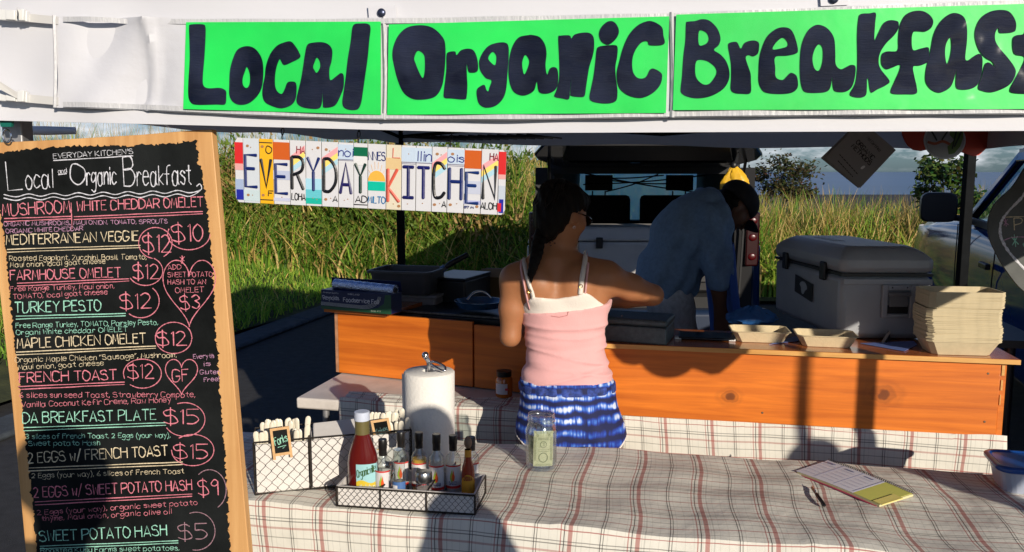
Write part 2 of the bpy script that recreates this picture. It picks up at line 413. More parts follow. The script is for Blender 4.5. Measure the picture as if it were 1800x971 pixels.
# ------------------------------------------------------------------ signed-distance bodies (one continuous skin)
class Body:
    def __init__(s): s.p = []
    def cone(s, a, b, ra, rb, k=.025): s.p.append(('c', np.array(a, float), np.array(b, float), ra, rb, k)); return s
    def ell(s, c, r, M=None, k=.02, sub=False): s.p.append(('e', np.array(c, float), np.array(r, float), np.array(M if M is not None else np.eye(3), float), k, sub)); return s
    def sect(s, S, k=.03): s.p.append(('s', np.array(S, float), k)); return s
    def f(s, P):
        D = np.full(P.shape[:-1], 9.0)
        for q in s.p:
            if q[0] == 'c':
                _, a, b, ra, rb, k = q; ab = b-a; t = np.clip(((P-a) @ ab)/(ab @ ab+1e-12), 0, 1)
                d = np.linalg.norm(P-a-t[..., None]*ab, axis=-1)-(ra+(rb-ra)*t); sub = False
            elif q[0] == 'e':
                _, c, r, M, k, sub = q; L_ = (P-c) @ M; k0 = np.linalg.norm(L_/r, axis=-1); k1 = np.linalg.norm(L_/(r*r), axis=-1)+1e-9; d = k0*(k0-1)/k1
            else:
                S, k = q[1], q[2]; sub = False; z = P[..., 2]     # columns z, cx, cy, rx, ry ascending z
                zc = np.clip(z, S[0, 0], S[-1, 0]); cx, cy, rx, ry = [np.interp(zc, S[:, 0], S[:, i]) for i in (1, 2, 3, 4)]
                e = ((np.abs((P[..., 0]-cx)/rx))**2.3+(np.abs((P[..., 1]-cy)/ry))**2.3)**(1/2.3)
                d = (e-1)*np.minimum(rx, ry); d = np.maximum(d, np.maximum(S[0, 0]-z, z-S[-1, 0]))
            if sub:
                d = -d; h = np.clip(.5-.5*(D-d)/k, 0, 1); D = D+(d-D)*h+k*h*(1-h)
            else:
                h = np.clip(.5+.5*(d-D)/k, 0, 1); D = d+(D-d)*h-k*h*(1-h)
        return D
def nets(f, lo, hi, h):
    lo = np.array(lo, float); hi = np.array(hi, float); n = np.maximum(((hi-lo)/h).astype(int)+2, 3)
    ax = [lo[i]+h*np.arange(n[i]) for i in range(3)]
    P = np.stack(np.meshgrid(*ax, indexing='ij'), -1); V = np.empty(n)
    for i in range(0, n[0], 24): V[i:i+24] = f(P[i:i+24])
    S = V < 0; c = [S[a:n[0]-1+a, b:n[1]-1+b, d:n[2]-1+d] for a in (0, 1) for b in (0, 1) for d in (0, 1)]
    cnt = sum(x.astype(int) for x in c); act = (cnt > 0) & (cnt < 8); idx = -np.ones(act.shape, int); I = np.argwhere(act); idx[act] = np.arange(len(I))
    acc = np.zeros((len(I), 3)); num = np.zeros(len(I)); corners = [(a, b, d) for a in (0, 1) for b in (0, 1) for d in (0, 1)]
    for i, p in enumerate(corners):
        for q in corners[i+1:]:
            if sum(abs(a-b) for a, b in zip(p, q)) != 1: continue
            A = I+np.array(p); B = I+np.array(q); va = V[A[:, 0], A[:, 1], A[:, 2]]; vb = V[B[:, 0], B[:, 1], B[:, 2]]
            mk = (va < 0) != (vb < 0); t = np.where(mk, va/(va-vb+1e-12), 0)
            acc[mk] += (A+(B-A)*t[:, None])[mk]; num[mk] += 1
    vts = lo+h*acc/np.maximum(num, 1)[:, None]; F = []
    for axn in range(3):
        o1, o2 = [i for i in range(3) if i != axn]
        sl0 = [slice(1, -1)]*3; sl1 = [slice(1, -1)]*3; sl0[axn] = slice(0, -1); sl1[axn] = slice(1, None)
        a = S[tuple(sl0)]; b = S[tuple(sl1)]; E_ = np.argwhere(a != b)
        if not len(E_): continue
        base = E_.copy(); base[:, o1] += 1; base[:, o2] += 1
        q = []
        for d1, d2 in ((0, 0), (-1, 0), (-1, -1), (0, -1)):
            k = base.copy(); k[:, o1] += d1; k[:, o2] += d2; q.append(idx[k[:, 0], k[:, 1], k[:, 2]])
        q = np.stack(q, 1); q = q[(q >= 0).all(1)]; F.append(q)
    return vts, np.concatenate(F)
def skin(name, f, lo, hi, h, m, parent, sm=2):
    v, q = nets(f, lo, hi, h); me = bpy.data.meshes.new(name); me.from_pydata(v.tolist(), [], q.tolist()); me.update()
    bm = bmesh.new(); bm.from_mesh(me); bmesh.ops.recalc_face_normals(bm, faces=bm.faces)
    for _ in range(sm): bmesh.ops.smooth_vert(bm, verts=bm.verts, factor=.4, use_axis_x=True, use_axis_y=True, use_axis_z=True)
    bm.to_mesh(me); bm.free(); me.polygons.foreach_set('use_smooth', [True]*len(me.polygons))
    return link(name, me, m, parent)
def head_parts(b, c, yaw, pit=0, s=1.0, k=.012):
    """skull, jaw, nose, brow, lips, ears; the face looks along +y turned by yaw (0 = away from the viewer), pit>0 looks down"""
    M = Matrix.Rotation(-yaw, 3, 'Z') @ Matrix.Rotation(-pit, 3, 'X'); A = np.array(M)
    W = lambda x, y, z: np.array(c)+A @ np.array((x, y, z))*s
    b.ell(W(0, -.012, .015), (.076*s, .094*s, .098*s), A, .02); b.ell(W(0, .02, -.045), (.058*s, .066*s, .07*s), A, .03)
    b.ell(W(0, .062, -.092), (.024*s, .022*s, .018*s), A, .03)
    b.cone(W(0, .088, .012), W(0, .104, -.026), .008*s, .0135*s, .012); b.ell(W(.011, .094, -.03), (.008*s,)*3, A, .008); b.ell(W(-.011, .094, -.03), (.008*s,)*3, A, .008)
    b.cone(W(-.03, .076, .026), W(.03, .076, .026), .011*s, .011*s, .012)
    b.ell(W(0, .084, -.055), (.022*s, .008*s, .006*s), A, .006); b.ell(W(0, .082, -.065), (.019*s, .009*s, .007*s), A, .006)
    for e in (-1, 1):
        b.ell(W(e*.031, .079, .006), (.012*s, .008*s, .009*s), A, .004); b.ell(W(e*.077, -.008, -.012), (.008*s, .02*s, .031*s), A, .006); b.ell(W(e*.045, .055, -.02), (.02*s, .02*s, .02*s), A, .03)
    return W, M
def hand_parts(b, wr, d, side, s=1.0, curl=.5):
    """palm and five bent fingers; d = from wrist to knuckles, side = towards the thumb"""
    d = Vector(d).normalized(); t = Vector(side); t = (t-d*t.dot(d)).normalized(); n = d.cross(t); wr = Vector(wr)
    kn = wr+d*.085*s
    for i, (o, ln, r) in enumerate(((.03, .072, .0088), (.01, .08, .009), (-.01, .074, .0085), (-.029, .06, .0078))):
        b.cone(wr+t*o*.6*s, kn+t*o*s, .013*s, .0115*s, .012)
        p = kn+t*o*s; dd = d.copy()
        for j, fr in enumerate((.45, .32, .25)):
            dd = (dd*math.cos(curl*(.5+.4*j))+n*math.sin(curl*(.5+.4*j))).normalized() if j else (dd*math.cos(curl*.4)+n*math.sin(curl*.4))
            q = p+dd*ln*fr*s; b.cone(p, q, r*s*(1-.08*j), r*s*(.92-.08*j), .003); p = q
    p = wr+d*.025*s+t*.022*s; q = p+(d*.6+t*.8).normalized()*.042*s; u = q+(d*.9+t*.3+n*.2).normalized()*.032*s
    b.cone(wr+d*.02*s, p, .016*s, .014*s, .012); b.cone(p, q, .0125*s, .0105*s, .006); b.cone(q, u, .0105*s, .0085*s, .003)
# ================================================================== MATERIALS
M_vinyl = mat('white_canopy_cloth', (.62, .62, .65), .55, bump=(5, .25, (1, 1, 2)))
def see_through(m, col, k):
    t = m.node_tree; b = t.nodes['Principled BSDF']; tr = t.nodes.new('ShaderNodeBsdfTranslucent'); tr.inputs[0].default_value = (*col, 1); ms = t.nodes.new('ShaderNodeMixShader'); ms.inputs[0].default_value = k
    t.links.new(b.outputs[0], ms.inputs[1]); t.links.new(tr.outputs[0], ms.inputs[2]); t.links.new(ms.outputs[0], t.nodes['Material Output'].inputs[0])
M_backcloth = mat('white_canopy_cloth_backlit', (.62, .62, .65), .6, bump=(5, .25, (1, 1, 2))); see_through(M_backcloth, (.7, .72, .75), .45)
M_banner = mat('white_vinyl', (.60, .60, .63), .36, bump=(7, .5, (1, 1, 1.6)))
M_black = mat('black_plastic', (.008, .008, .009), .45)
M_pole = mat('dark_grey_tube', (.006, .007, .008), .7, spec=.08, noise=(20, .3))
M_alu = mat('dull_aluminium', (.32, .32, .33), .45, .6, noise=(30, .2))
M_steel = mat('bright_steel', (.62, .62, .64), .2, 1)
M_green = mat('fluorescent_green_paper', (.012, .66, .085), .45, noise=(3, .22), bump=(6, .25))  # patchy tone puts sun glare and shading into the paper colour
M_ink = mat('navy_marker_ink', (.004, .008, .028), .6, spec=.06, noise=(9, .6, (.02, .025, .05)), bump=(60, .2, (1, 1, 6)))
M_clear = clear('clear_vinyl_film', gloss=.06, rough=.10, bump=(11, .55), edge=.4)
M_webb = mat('grey_webbing', (.55, .54, .52), .7)
M_buckle = mat('white_plastic_buckle', (.7, .7, .68), .4)
M_teal = mat('green_webbing', (.0, .12, .09), .6)
M_chalkb = mat('black_chalkboard_paint', (.006, .007, .007), .85, spec=.08, noise=(6, .4, (.016, .018, .018)), bump=(60, .15))
M_pine = wood('pale_pine', (.45, .21, .065), (.72, .42, .17), (26, 26, 1.6), .5)
M_wstain = [wood('orange_stained_pine', (.42, .085, .005), (.76, .20, .015), (1.6, 1.6, 34), .45, .08,
                 knots=[(*U(1563, 700, 2.69), .045), (*U(1280, 695, 2.86), .03)]),
            wood('orange_stained_pine_plain', (.42, .085, .005), (.72, .19, .015), (1.6, 1.6, 30), .45, .08)]
M_wtop = wood('varnished_pine_top', (.30, .075, .014), (.44, .13, .03), (1.5, 14, 30), .22, .5)
M_wedge = wood('cut_pine_edge', (.50, .23, .05), (.72, .40, .12), (4, 8, 60), .5)
M_plaid = plaid('plaid_cotton')
M_tabletop = mat('off_white_table_plastic', (.62, .57, .52), .5, noise=(9, .12), bump=(120, .1))
M_asph = mat('asphalt', (.032, .032, .034), .92, noise=(14, .35), bump=(160, .6))
M_conc = mat('old_concrete', (.05, .06, .07), .9, noise=(12, .3), bump=(60, .4))
CH = {k: mat('chalk_'+k, c, .95, noise=(260, .35)) for k, c in dict(white=(.62, .62, .66), pink=(.66, .20, .25), cream=(.66, .55, .36), mint=(.30, .62, .47), mauve=(.5, .26, .40), dim=(.30, .17, .20)).items()}
def flatmat(name, c, rough=.4, **k): return mat(name, c, rough, **k)
# ================================================================== THE SETTING
g = G(); g.add([(-60, -40, 0), (60, -40, 0), (60, 60, 0), (-60, 60, 0)], [(0, 1, 2, 3)])
tag(g.build('asphalt_ground', M_asph), kind='structure')
K0 = Vector((-2.62, 7.5, 0)); K1 = Vector((-2.05, 10.0, 0))        # edge between lot and verge runs away to the right
kd = (K1-K0).normalized(); kn = Vector((-kd.y, kd.x, 0))
def kp(t, o, z): return K0+kd*t+kn*o+Vector((0, 0, z))
M_soil = mat('grassy_soil', (.035, .05, .012), .95, noise=(5, .5, (.07, .075, .02)), bump=(40, .6))
g = G(); E1 = kp(3.2, 0, .05)
def gz(X, Y):                                                       # the verge climbs gently away from the kerb, then falls to the sea
    d = (X-K0.x)*kn.x+(Y-K0.y)*kn.y; d = np.where(X > -1.4, np.minimum(d, (Y-10.1)), d)
    return .05+np.clip(d*.17, 0, .40)-.08*np.clip(Y-15, 0, 40)
nx_, ny_ = 60, 46; vs = []
for i in range(nx_+1):
    x = -30+60*i/nx_; y0 = K0.y+(x-K0.x)/kd.x*kd.y+.6 if x < -2.05 else 10.25-.04*(x+2)
    y0 = max(y0, -18)
    for j in range(ny_+1): y = y0+(40-y0)*(j/ny_)**2; vs.append((x-.25*(x < -2.05), y, float(gz(np.array(x), np.array(y)))))
g.add(vs, [(i*(ny_+1)+j, (i+1)*(ny_+1)+j, (i+1)*(ny_+1)+j+1, i*(ny_+1)+j+1) for i in range(nx_) for j in range(ny_)], True)
tag(g.build('grass_verge', M_soil), kind='structure')
g = G()
for i in range(14):
    t0 = -22+i*1.8
    p = [kp(t0, -.12, 0), kp(t0+1.785, -.12, 0), kp(t0+1.785, .15, 0), kp(t0, .15, 0)]
    g.hexa([q+Vector((0, 0, .001)) for q in p]+[q+Vector((0, 0, .045+.02*(k > 1))) for k, q in enumerate(p)])
tag(g.build('kerb', M_conc, bevel=.02), kind='structure')
g = G(); g.add([(-40000, 50, -14), (40000, 50, -14), (40000, 50000, -14), (-40000, 50000, -14)], [(0, 1, 2, 3)])
tag(g.build('sea', mat('sea_water', (.035, .10, .20), .35, noise=(.002, .25), bump=(.4, .3))), kind='structure')
# ---- grass: many blades, every blade its own bent strip with its own colour
def blades(name, X, Y, Z0, H, wid, lean, cols, segs=3, up=1.0, kind='stuff', heads=None):
    n = len(X); az = rng.uniform(0, 2*np.pi, n); fa = rng.uniform(0, 2*np.pi, n); ln = lean*(.3+rng.random(n)**1.5*1.5)
    V = np.zeros((n, segs+1, 2, 3)); 
    for s in range(segs+1):
        t = s/segs; r = ln*H*t**2.0; z = Z0+H*(t-.35*ln*t**2.2)
        cx = X+np.cos(az)*r; cy = Y+np.sin(az)*r; w_ = wid*(1-t**1.6*.93)*.5
        for e, sg in ((0, -1), (1, 1)): V[:, s, e] = np.stack([cx+sg*np.cos(fa)*w_, cy+sg*np.sin(fa)*w_*.6, z], 1)
    V = V.reshape(-1, 3); base = np.arange(n)[:, None]*(segs+1)*2
    F = np.concatenate([np.stack([base[:, 0]+2*s, base[:, 0]+2*s+1, base[:, 0]+2*s+3, base[:, 0]+2*s+2], 1) for s in range(segs)])
    me = bpy.data.meshes.new(name); me.vertices.add(len(V)); me.vertices.foreach_set('co', V.ravel())
    me.loops.add(F.size); me.loops.foreach_set('vertex_index', F.ravel().astype(np.int32)); me.polygons.add(len(F)); me.polygons.foreach_set('loop_start', np.arange(0, F.size, 4, dtype=np.int32))
    me.update(calc_edges=True)
    a = me.attributes.new('col', 'FLOAT_COLOR', 'POINT'); c = np.ones((n, (segs+1)*2, 4)); c[..., :3] = cols[:, None, :]
    a.data.foreach_set('color', c.ravel())
    return tag(link(name, me, M_grass), kind=kind)
M_grass = attr_mat('grass_blade', .55, .3)
GREEN = np.array([(.10, .21, .018), (.15, .26, .024), (.22, .30, .035), (.06, .14, .014)]); STRAW = np.array([(.48, .33, .10), (.38, .26, .075), (.58, .43, .17), (.28, .23, .055)])
def pick(n, pstraw):
    m = rng.random(n) < pstraw; c = GREEN[rng.integers(0, 4, n)]; c[m] = STRAW[rng.integers(0, 4, m.sum())]
    return c*rng.uniform(.85, 1.55, (n, 1))
def topz(X): return np.interp(X, [-8, -3.6, -1.2, .2, 2.2, 3.2, 4.6, 6, 9], [2.42, 2.40, 2.38, 2.15, 1.78, 1.42, 1.40, 1.45, 1.6])
def clump(X, Y): return .5+.5*np.sin(X*2.7+1.3*np.sin(Y*2.1))*np.cos(Y*1.9+.8*np.sin(X*3.3))
n = 36000; X = rng.uniform(-8.5, 9.5, n); Y = np.where(rng.random(n) < .7, rng.uniform(10.9, 12.4, n), rng.uniform(12.4, 14.5, n))+np.interp(X, [-8, -3, 0, 9], [1.0, .9, .2, -.2])
cl = clump(X, Y); H = (topz(X)+.1)*(.30+.70*rng.random(n)**.8)*(.86+.22*cl)
straw = np.clip(.07+.26*(H/topz(X) > .74)+.40*(clump(X*1.3+4, Y*.8) > .72)+.12*(X > 2), 0, .8)
blades('tall_grass', X, Y, gz(X, Y)-.05, H-gz(X, Y)*.9, rng.uniform(.016, .040, n), .42, pick(n, straw), 4)
n = 2400; X = rng.uniform(-8, 9, n); Y = rng.uniform(10.9, 13.4, n)+np.interp(X, [-8, -3, 0, 9], [1.0, .9, .2, -.2])
blades('tall_seed_stalks', X, Y, gz(X, Y)-.3, topz(X)*(.9+.32*rng.random(n)), rng.uniform(.006, .014, n), .14, STRAW[rng.integers(0, 4, n)]*rng.uniform(.8, 1.3, (n, 1)), 4)
n = 19000; X = rng.uniform(-7, 9, n); Y = 10.3+rng.random(n)*1.3+np.interp(X, [-8, -3, 0, 9], [1.0, .9, .2, -.2])
blades('mid_grass', X, Y, gz(X, Y)-.02, rng.uniform(.3, 1.05, n), rng.uniform(.016, .040, n), .85, pick(n, .24), 4)
n = 42000; X = rng.uniform(-7.5, 2.5, n); t = rng.random(n); xs = K0.x+kd.x*0; Y = rng.uniform(6.0, 12.0, n)
ok = ((X-K0.x)*kn.x+(Y-K0.y)*kn.y) > .18; X, Y = X[ok], Y[ok]; n = len(X)
blades('short_grass', X, Y, gz(X, Y)-.01, rng.uniform(.05, .16, n)+.12*(clump(X, Y) > .75), rng.uniform(.008, .016, n), .8, pick(n, .06)*1.3, 2)
n = 9000; k = rng.integers(0, 26, n); cxs = rng.uniform(-4.6, .2, 26); czs = rng.uniform(.15, 1.5, 26)
X = cxs[k]+rng.normal(0, .26, n); Y = rng.uniform(10.9, 11.15, n)+np.interp(X, [-8, -3, 0, 9], [1.0, .9, .2, -.2])-.25*(czs[k] < .8); Z = np.maximum(.3, czs[k]+.3+rng.normal(0, .2, n))
LC = np.array([(.09, .17, .02), (.15, .22, .03), (.30, .24, .06), (.06, .11, .015), (.40, .26, .11)]); wt = rng.integers(0, 5, 26)
blades('leafy_weeds', X, Y, Z, rng.uniform(.06, .13, n), rng.uniform(.03, .06, n), 1.1, LC[np.where(rng.random(n) < .6, wt[k], rng.integers(0, 4, n))]*rng.uniform(.7, 1.3, (n, 1)), 2)
# ---- bushes and a small tree beyond the grass
def bush(name, label, cat, c, size, trunk_h, n, cols, ls):
    t = thing(name, label, cat, (c[0], c[1], 0)); g = G()
    base = Vector((c[0], c[1], -.2)); g.tube([base, base+Vector((.05, 0, trunk_h*.6)), base+Vector((0, .03, trunk_h))], [.07, .055, .03], 7)
    nb = 9
    tips = []
    for i in range(nb):
        a = 2*math.pi*i/nb+random.uniform(-.3, .3); q = Vector((c[0], c[1], c[2]))+Vector((math.cos(a)*size[0]*random.uniform(.5, .95), math.sin(a)*size[1]*.8, size[2]*random.uniform(-.6, .95)))
        s = base+Vector((0, 0, trunk_h*random.uniform(.5, .95))); g.tube([s, (s+q)/2+Vector((0, 0, .06)), q], [.025, .016, .006], 5); tips.append(q)
    g.build('trunk', mat('grey_bark', (.10, .08, .06), .9, noise=(20, .4)), t)
    vs = []; fs = []; cc = []
    for i in range(n):
        k = random.choice(tips); p = Vector(k)+Vector((random.gauss(0, size[0]*.22), random.gauss(0, size[1]*.22), random.gauss(0, size[2]*.2)))
        a = Vector((random.gauss(0, 1), random.gauss(0, 1), random.gauss(0, .7))).normalized(); b = a.orthogonal().normalized(); l = ls*random.uniform(.6, 1.3)
        o = len(vs); vs += [p, p+a*l*.5+b*l*.28, p+a*l, p+a*l*.5-b*l*.28]; fs.append((o, o+1, o+2, o+3)); q = random.choice(cols); q = [x*random.uniform(.7, 1.3) for x in q]; cc += [(*q, 1)]*4
    me = bpy.data.meshes.new('crown'); me.from_pydata(vs, [], fs); me.update(); at = me.attributes.new('col', 'FLOAT_COLOR', 'POINT')
    at.data.foreach_set('color', np.array(cc, np.float32).ravel()); link('crown', me, M_leaf, t); return t
M_leaf = attr_mat('leaf', .5, .25)
p = U(1385, 318, 14.6); bush('dark_bush', 'dark round bush standing above the grass right of the open car', 'bush', p, (.5, .4, .42), 1.1, 2600, [(.035, .045, .015), (.06, .06, .02), (.09, .07, .03)], .075)
p = U(1668, 330, 10.6); bush('small_tree', 'small green leafy tree beside the right tent pole, leaning into the grass', 'tree', p, (.36, .3, .36), .95, 1500, [(.03, .07, .012), (.06, .10, .02), (.10, .12, .025)], .085)
p = U(940, 300, 15.2); bush('leafy_shrub', 'low green shrub showing above the grass left of the open car', 'bush', p, (.6, .4, .3), 1.2, 1800, [(.04, .08, .015), (.08, .11, .025)], .08)
# ================================================================== CANOPY TENT
FD = Vector((.9885, -.1513, 0)); FN = Vector((-.1513, -.9885, 0)); FQ = Vector((-1.0, 1.62, 0)); IN = -FN
FAS = Plane(FQ, FN)
def fas(s, z, off=0): return Vector((FQ.x, FQ.y, 0))+FD*s+FN*off+Vector((0, 0, z))
tent = thing('canopy_tent', 'white pop-up canopy tent whose front valance spans the top of the picture', 'canopy tent', (.5, 3, 0))
corn = [fas(-.03, 0, -.095), fas(2.95, 0, -.05), Vector((2.16, 3.93, 0)), Vector((-.62, 4.6, 0))]      # front left, front right, rear right, rear left
def leg(p, m, r=.018, z1=1.94):
    g = G(); g.box((p.x, p.y, z1/2), (r*2, r*2, z1)); g.box((p.x, p.y, .9), (r*2.3, r*2.3, 1.8)); g.box((p.x, p.y, .012), (.12, .12, .02)); return g.build('leg', m, tent, bevel=.003)
def valance(A, B, zA, zB, zt, amp, lab=None, ncol=60, n=None, name='valance', m=None):
    g = G(); A = Vector((A[0], A[1], 0)); B = Vector((B[0], B[1], 0)); d = (B-A).normalized(); nn = Vector((d.y, -d.x, 0)); Ls = (B-A).length; nr = 8; vs = []
    for th in (0, .003):
        for i in range(ncol+1):
            s = i/ncol; q = A.lerp(B, s); zb = zA+(zB-zA)*s+.006*math.sin(s*17)
            for j in range(nr+1):
                t = j/nr; o = amp*(1-t)*(math.sin(s*Ls*9)+.6*math.sin(s*Ls*23+1)); vs.append(q+nn*(o-th)+Vector((0, 0, zb+(zt-zb)*t)))
    w_ = nr+1; K = (ncol+1)*w_; fs = []
    for i in range(ncol):
        for j in range(nr): a = i*w_+j; fs += [(a, a+w_, a+w_+1, a+1), (K+a, K+a+1, K+a+w_+1, K+a+w_)]
        fs.append((i*w_, K+i*w_, K+(i+1)*w_, (i+1)*w_))
    g.add(vs, fs, True); return g.build(name, m or M_vinyl, tent)
# front valance: a cloth skirt in the fascia plane, with a small belly and a hem band
def front_z(s): return 1.729-.031*min(1, s/1.0)-.003*max(0, s-1)
g = G(); nc, nr = 140, 14; vs = []
def crease(s, z):
    l = max(0, 1-s/.42)
    return .004*math.sin(s*5)*(1-l)*.3+l*(.006*math.sin(18*s+9*z)+.003*math.sin(40*s-30*z))+.0045*max(0, (z-1.905)/.1)*math.sin(13*s+5*math.sin(6*z))*1.4
for th in (0, .004):
    for i in range(nc+1):
        s = -.12+i/nc*3.2
        for j in range(nr+1):
            zb = front_z(s); z = zb+(1.985-zb)*j/nr; vs.append(fas(s, z, crease(s, z)-th-.006))
w_ = nr+1; K = (nc+1)*w_; fs = []
for i in range(nc):
    for j in range(nr): a = i*w_+j; fs += [(a, a+w_, a+w_+1, a+1), (K+a, K+a+1, K+a+w_+1, K+a+w_)]
    fs.append((i*w_, K+i*w_, K+(i+1)*w_, (i+1)*w_))
g.add(vs, fs, True); g.build('front_valance', M_vinyl, tent)
valance(corn[3]+Vector((0, .03, 0)), corn[2]+Vector((0, .03, 0)), 1.79, 1.735, 1.97, .004, m=M_backcloth)
valance(corn[0], corn[3], 1.742, 1.79, 1.97, .006, m=M_backcloth)
valance(corn[1], corn[2], 1.72, 1.735, 1.97, .006)
pk = Vector((.85, 2.95, 2.42)); g = G(); ev = [c+(c-Vector((.85, 2.95, 0))).normalized()*.06+Vector((0, 0, 1.975)) for c in corn]
nsub = 10; vs = []; fs = []
for k in range(4):
    a, b = ev[k], ev[(k+1) % 4]; o = len(vs)
    for i in range(nsub+1):
        for j in range(nsub+1):
            t = j/nsub; q = a.lerp(b, i/nsub).lerp(pk, t); q.z -= .05*math.sin(math.pi*t)*(.5+.5*math.sin(math.pi*i/nsub)); vs.append(q)
    for i in range(nsub):
        for j in range(nsub): c = o+i*(nsub+1)+j; fs.append((c, c+1, c+nsub+2, c+nsub+1))
g.add(vs, fs, True); o = g.build('roof', mat('canopy_roof_cloth', (.72, .72, .72), .7), tent); so_ = o.modifiers.new('s', 'SOLIDIFY'); so_.thickness = .004
for c, m in zip(corn, (M_alu, M_alu, M_pole, M_pole)): leg(c, m)
for a, b in ((0, 1), (1, 2), (2, 3), (3, 0)):                       # folding truss bars under the eave
    g = G(); A, B = corn[a], corn[b]; mid = (A+B)/2
    for (p, q, z0, z1) in ((A, mid, 1.93, 1.82), (A, mid, 1.82, 1.93), (mid, B, 1.82, 1.93), (mid, B, 1.93, 1.82)):
        g.tube([Vector((p.x, p.y, z0)), Vector((q.x, q.y, z1))], .010, 6)
    g.build('truss_bar', M_pole, tent)
# white rolled side curtain under the left eave
g = G(); g.tube([U(14, 229, 2.25), U(80, 230, 2.28), U(133, 230, 2.3)], [.011, .0125, .010], 10); g.build('side_curtain_and_sun_block', M_vinyl, tent)
g = G(); g.tube([Vector((1.955, 1.22, 1.665)), Vector((2.01, 1.9, 1.655)), Vector((2.085, 2.65, 1.665))], [.075, .078, .075], 16); g.build('side_curtain_and_sun_block', M_vinyl, tent)  # unseen roll added on the right to keep sun off the grey cooler
# hem stitch, snap fasteners and tab
for px, py in ((671, 23), (1465, -1)):
    g = G(); c = FAS(px, py, .001); g.lathe([(0, .004), (.0055, .004), (.0075, .002), (.0075, -.002)], c, 16, Matrix.Rotation(math.pi/2, 3, 'X')); g.build('snap_fastener', mat('blue_grey_snap', (.05, .06, .10), .3, .7), tent)
    g = G(); poly_solid(g, [(px-24, py-12), (px+24, py-14), (px+26, py+10), (px-22, py+12)], FAS, .0005, .003); g.build('snap_tab', M_vinyl, tent)
# straps and buckles holding the banner
for py in (29, 170):
    g = G(); q = [(-40, py-12), (108, py+2), (108, py+16), (-40, py+3)]; poly_solid(g, q, FAS, .010, .0015); s = g.build('strap', M_webb, tent)
    g = G(); poly_solid(g, [(9, py-10), (58, py-7), (58, py+12), (9, py+9)], FAS, .017, .009); poly_solid(g, [(24, py-8), (40, py-7), (40, py+10), (24, py+9)], FAS, .021, .008); poly_solid(g, [(45, py-9), (57, py-9), (56, py+11), (45, py+11)], FAS, .023, .009)
    g.build('buckle', M_buckle, tent, bevel=.0015)
    e = -1 if py > 100 else 1
    P = [(42, py-4, .012), (42, py+8, .012), (50, py+12-e*6, .03), (62, py+6-e*10, .045)] if e > 0 else [(28, py-26, .035), (40, py-16, .03), (48, py+2, .016), (40, py+8, .012)]
    if e > 0: P = [(40, py-8, .014), (58, py-8, .04), (58, py+6, .04), (40, py+8, .014)]
    else: P = [(22, py-26, .040), (47, py-4, .02), (47, py+8, .016), (22, py-12, .038)]
    g = G(); f_ = [FAS(a, b, c) for a, b, c in P]; g.prism(f_, FN*.0015); g.build('strap_end', M_webb, tent)
# ---- banner sleeve with the three green papers
ban = thing('banner_sleeve', 'long white vinyl banner sleeve buckled to the front of the canopy', 'banner', fas(1.2, 1.8))
def ban_lo(px): return np.interp(px, [100, 240, 420, 640, 900, 1200, 1500, 1900], [190, 194, 203, 211, 212, 207, 204, 201])
def ban_hi(px): return np.interp(px, [100, 270, 500, 680, 900, 1180, 1500, 1900], [29, 33, 34, 33, 29, 24, 12, -4])
def bdisp(px, v):
    l = min(1, max(0, (px-105)/60))*max(0, 1-max(0, px-250)/90); l2 = max(0, 1-px/330)
    q = l*(.010*math.sin((px*.016+v*2.2))+.006*math.sin(px*.045-v*4))+.0018*math.sin(px*.03)*(1 if v < .06 or v > .94 else 0)
    q += .008*math.exp(-((px-262-12*math.sin(3*v))/9)**2)
    return .008+q
g = G(); nc, nr = 220, 24; vs = []
for th in (0, .003):
    for i in range(nc+1):
        px = 103+i/nc*1850
        for j in range(nr+1):
            v = j/nr; px2 = px+(4*math.sin(v*5) if i == 0 else 0); vs.append(FAS(px2, ban_lo(px)*(1-v)+ban_hi(px)*v, bdisp(px, v)-th))
w_ = nr+1; K = (nc+1)*w_; fs = []
for i in range(nc):
    for j in range(nr): a = i*w_+j; fs += [(a, a+w_, a+w_+1, a+1), (K+a, K+a+1, K+a+w_+1, K+a+w_)]
    fs += [(i*w_, K+i*w_, K+(i+1)*w_, (i+1)*w_), (i*w_+nr, (i+1)*w_+nr, K+(i+1)*w_+nr, K+i*w_+nr)]
for j in range(nr): fs += [(j, j+1, K+j+1, K+j)]
g.add(vs, fs, True); g.build('sleeve', M_banner, ban)
M_seam = mat('welded_seam', (.52, .52, .53), .4, bump=(160, .25, (1, 1, .3)))
for lo in (True, False):
    g = G(); vs = []
    for i in range(121):
        px = 118+i/120*1780; b = ban_lo(px)-1.5 if lo else ban_hi(px)+2
        for dy in (0, (-9 if lo else 9)): vs.append(FAS(px, b+dy, bdisp(px, 0)+.0035))
    g.add(vs, [(2*i, 2*i+2, 2*i+3, 2*i+1) for i in range(120)], True); g.build('seam', M_seam, ban)
for px, tw in ((103, 6), (679, 7), (1181, 8)):
    g = G(); vs = []
    for i in range(21):
        v = i/20; y = ban_lo(px)*(1-v)+ban_hi(px)*v
        for dx in (-tw/2, 0, tw/2): vs.append(FAS(px+dx+1.5*math.sin(v*4), y, bdisp(px, .5)+.003+(.003 if dx == 0 else 0)))
    g.add(vs, [(3*i+k, 3*i+k+1, 3*i+k+4, 3*i+k+3) for i in range(20) for k in (0, 1)], True); g.build('weld', M_seam, ban)
S1 = {'A': (320, 20, 4.8556), 'B': (680, 20, 4.8538), 'C': (920, 20, 4.8556), 'D': (1180, 0, 4.415), 'E': (1480, 0, 4.4125)}
def cv(k, pts): x0, y0, s = S1[k]; return [(x0+a/s, y0+b/s) for a, b in pts]
def sm2(pts): return [(p.x, p.y) for p in smoothpts([(a, b, 0) for a, b in pts], 4, True)]
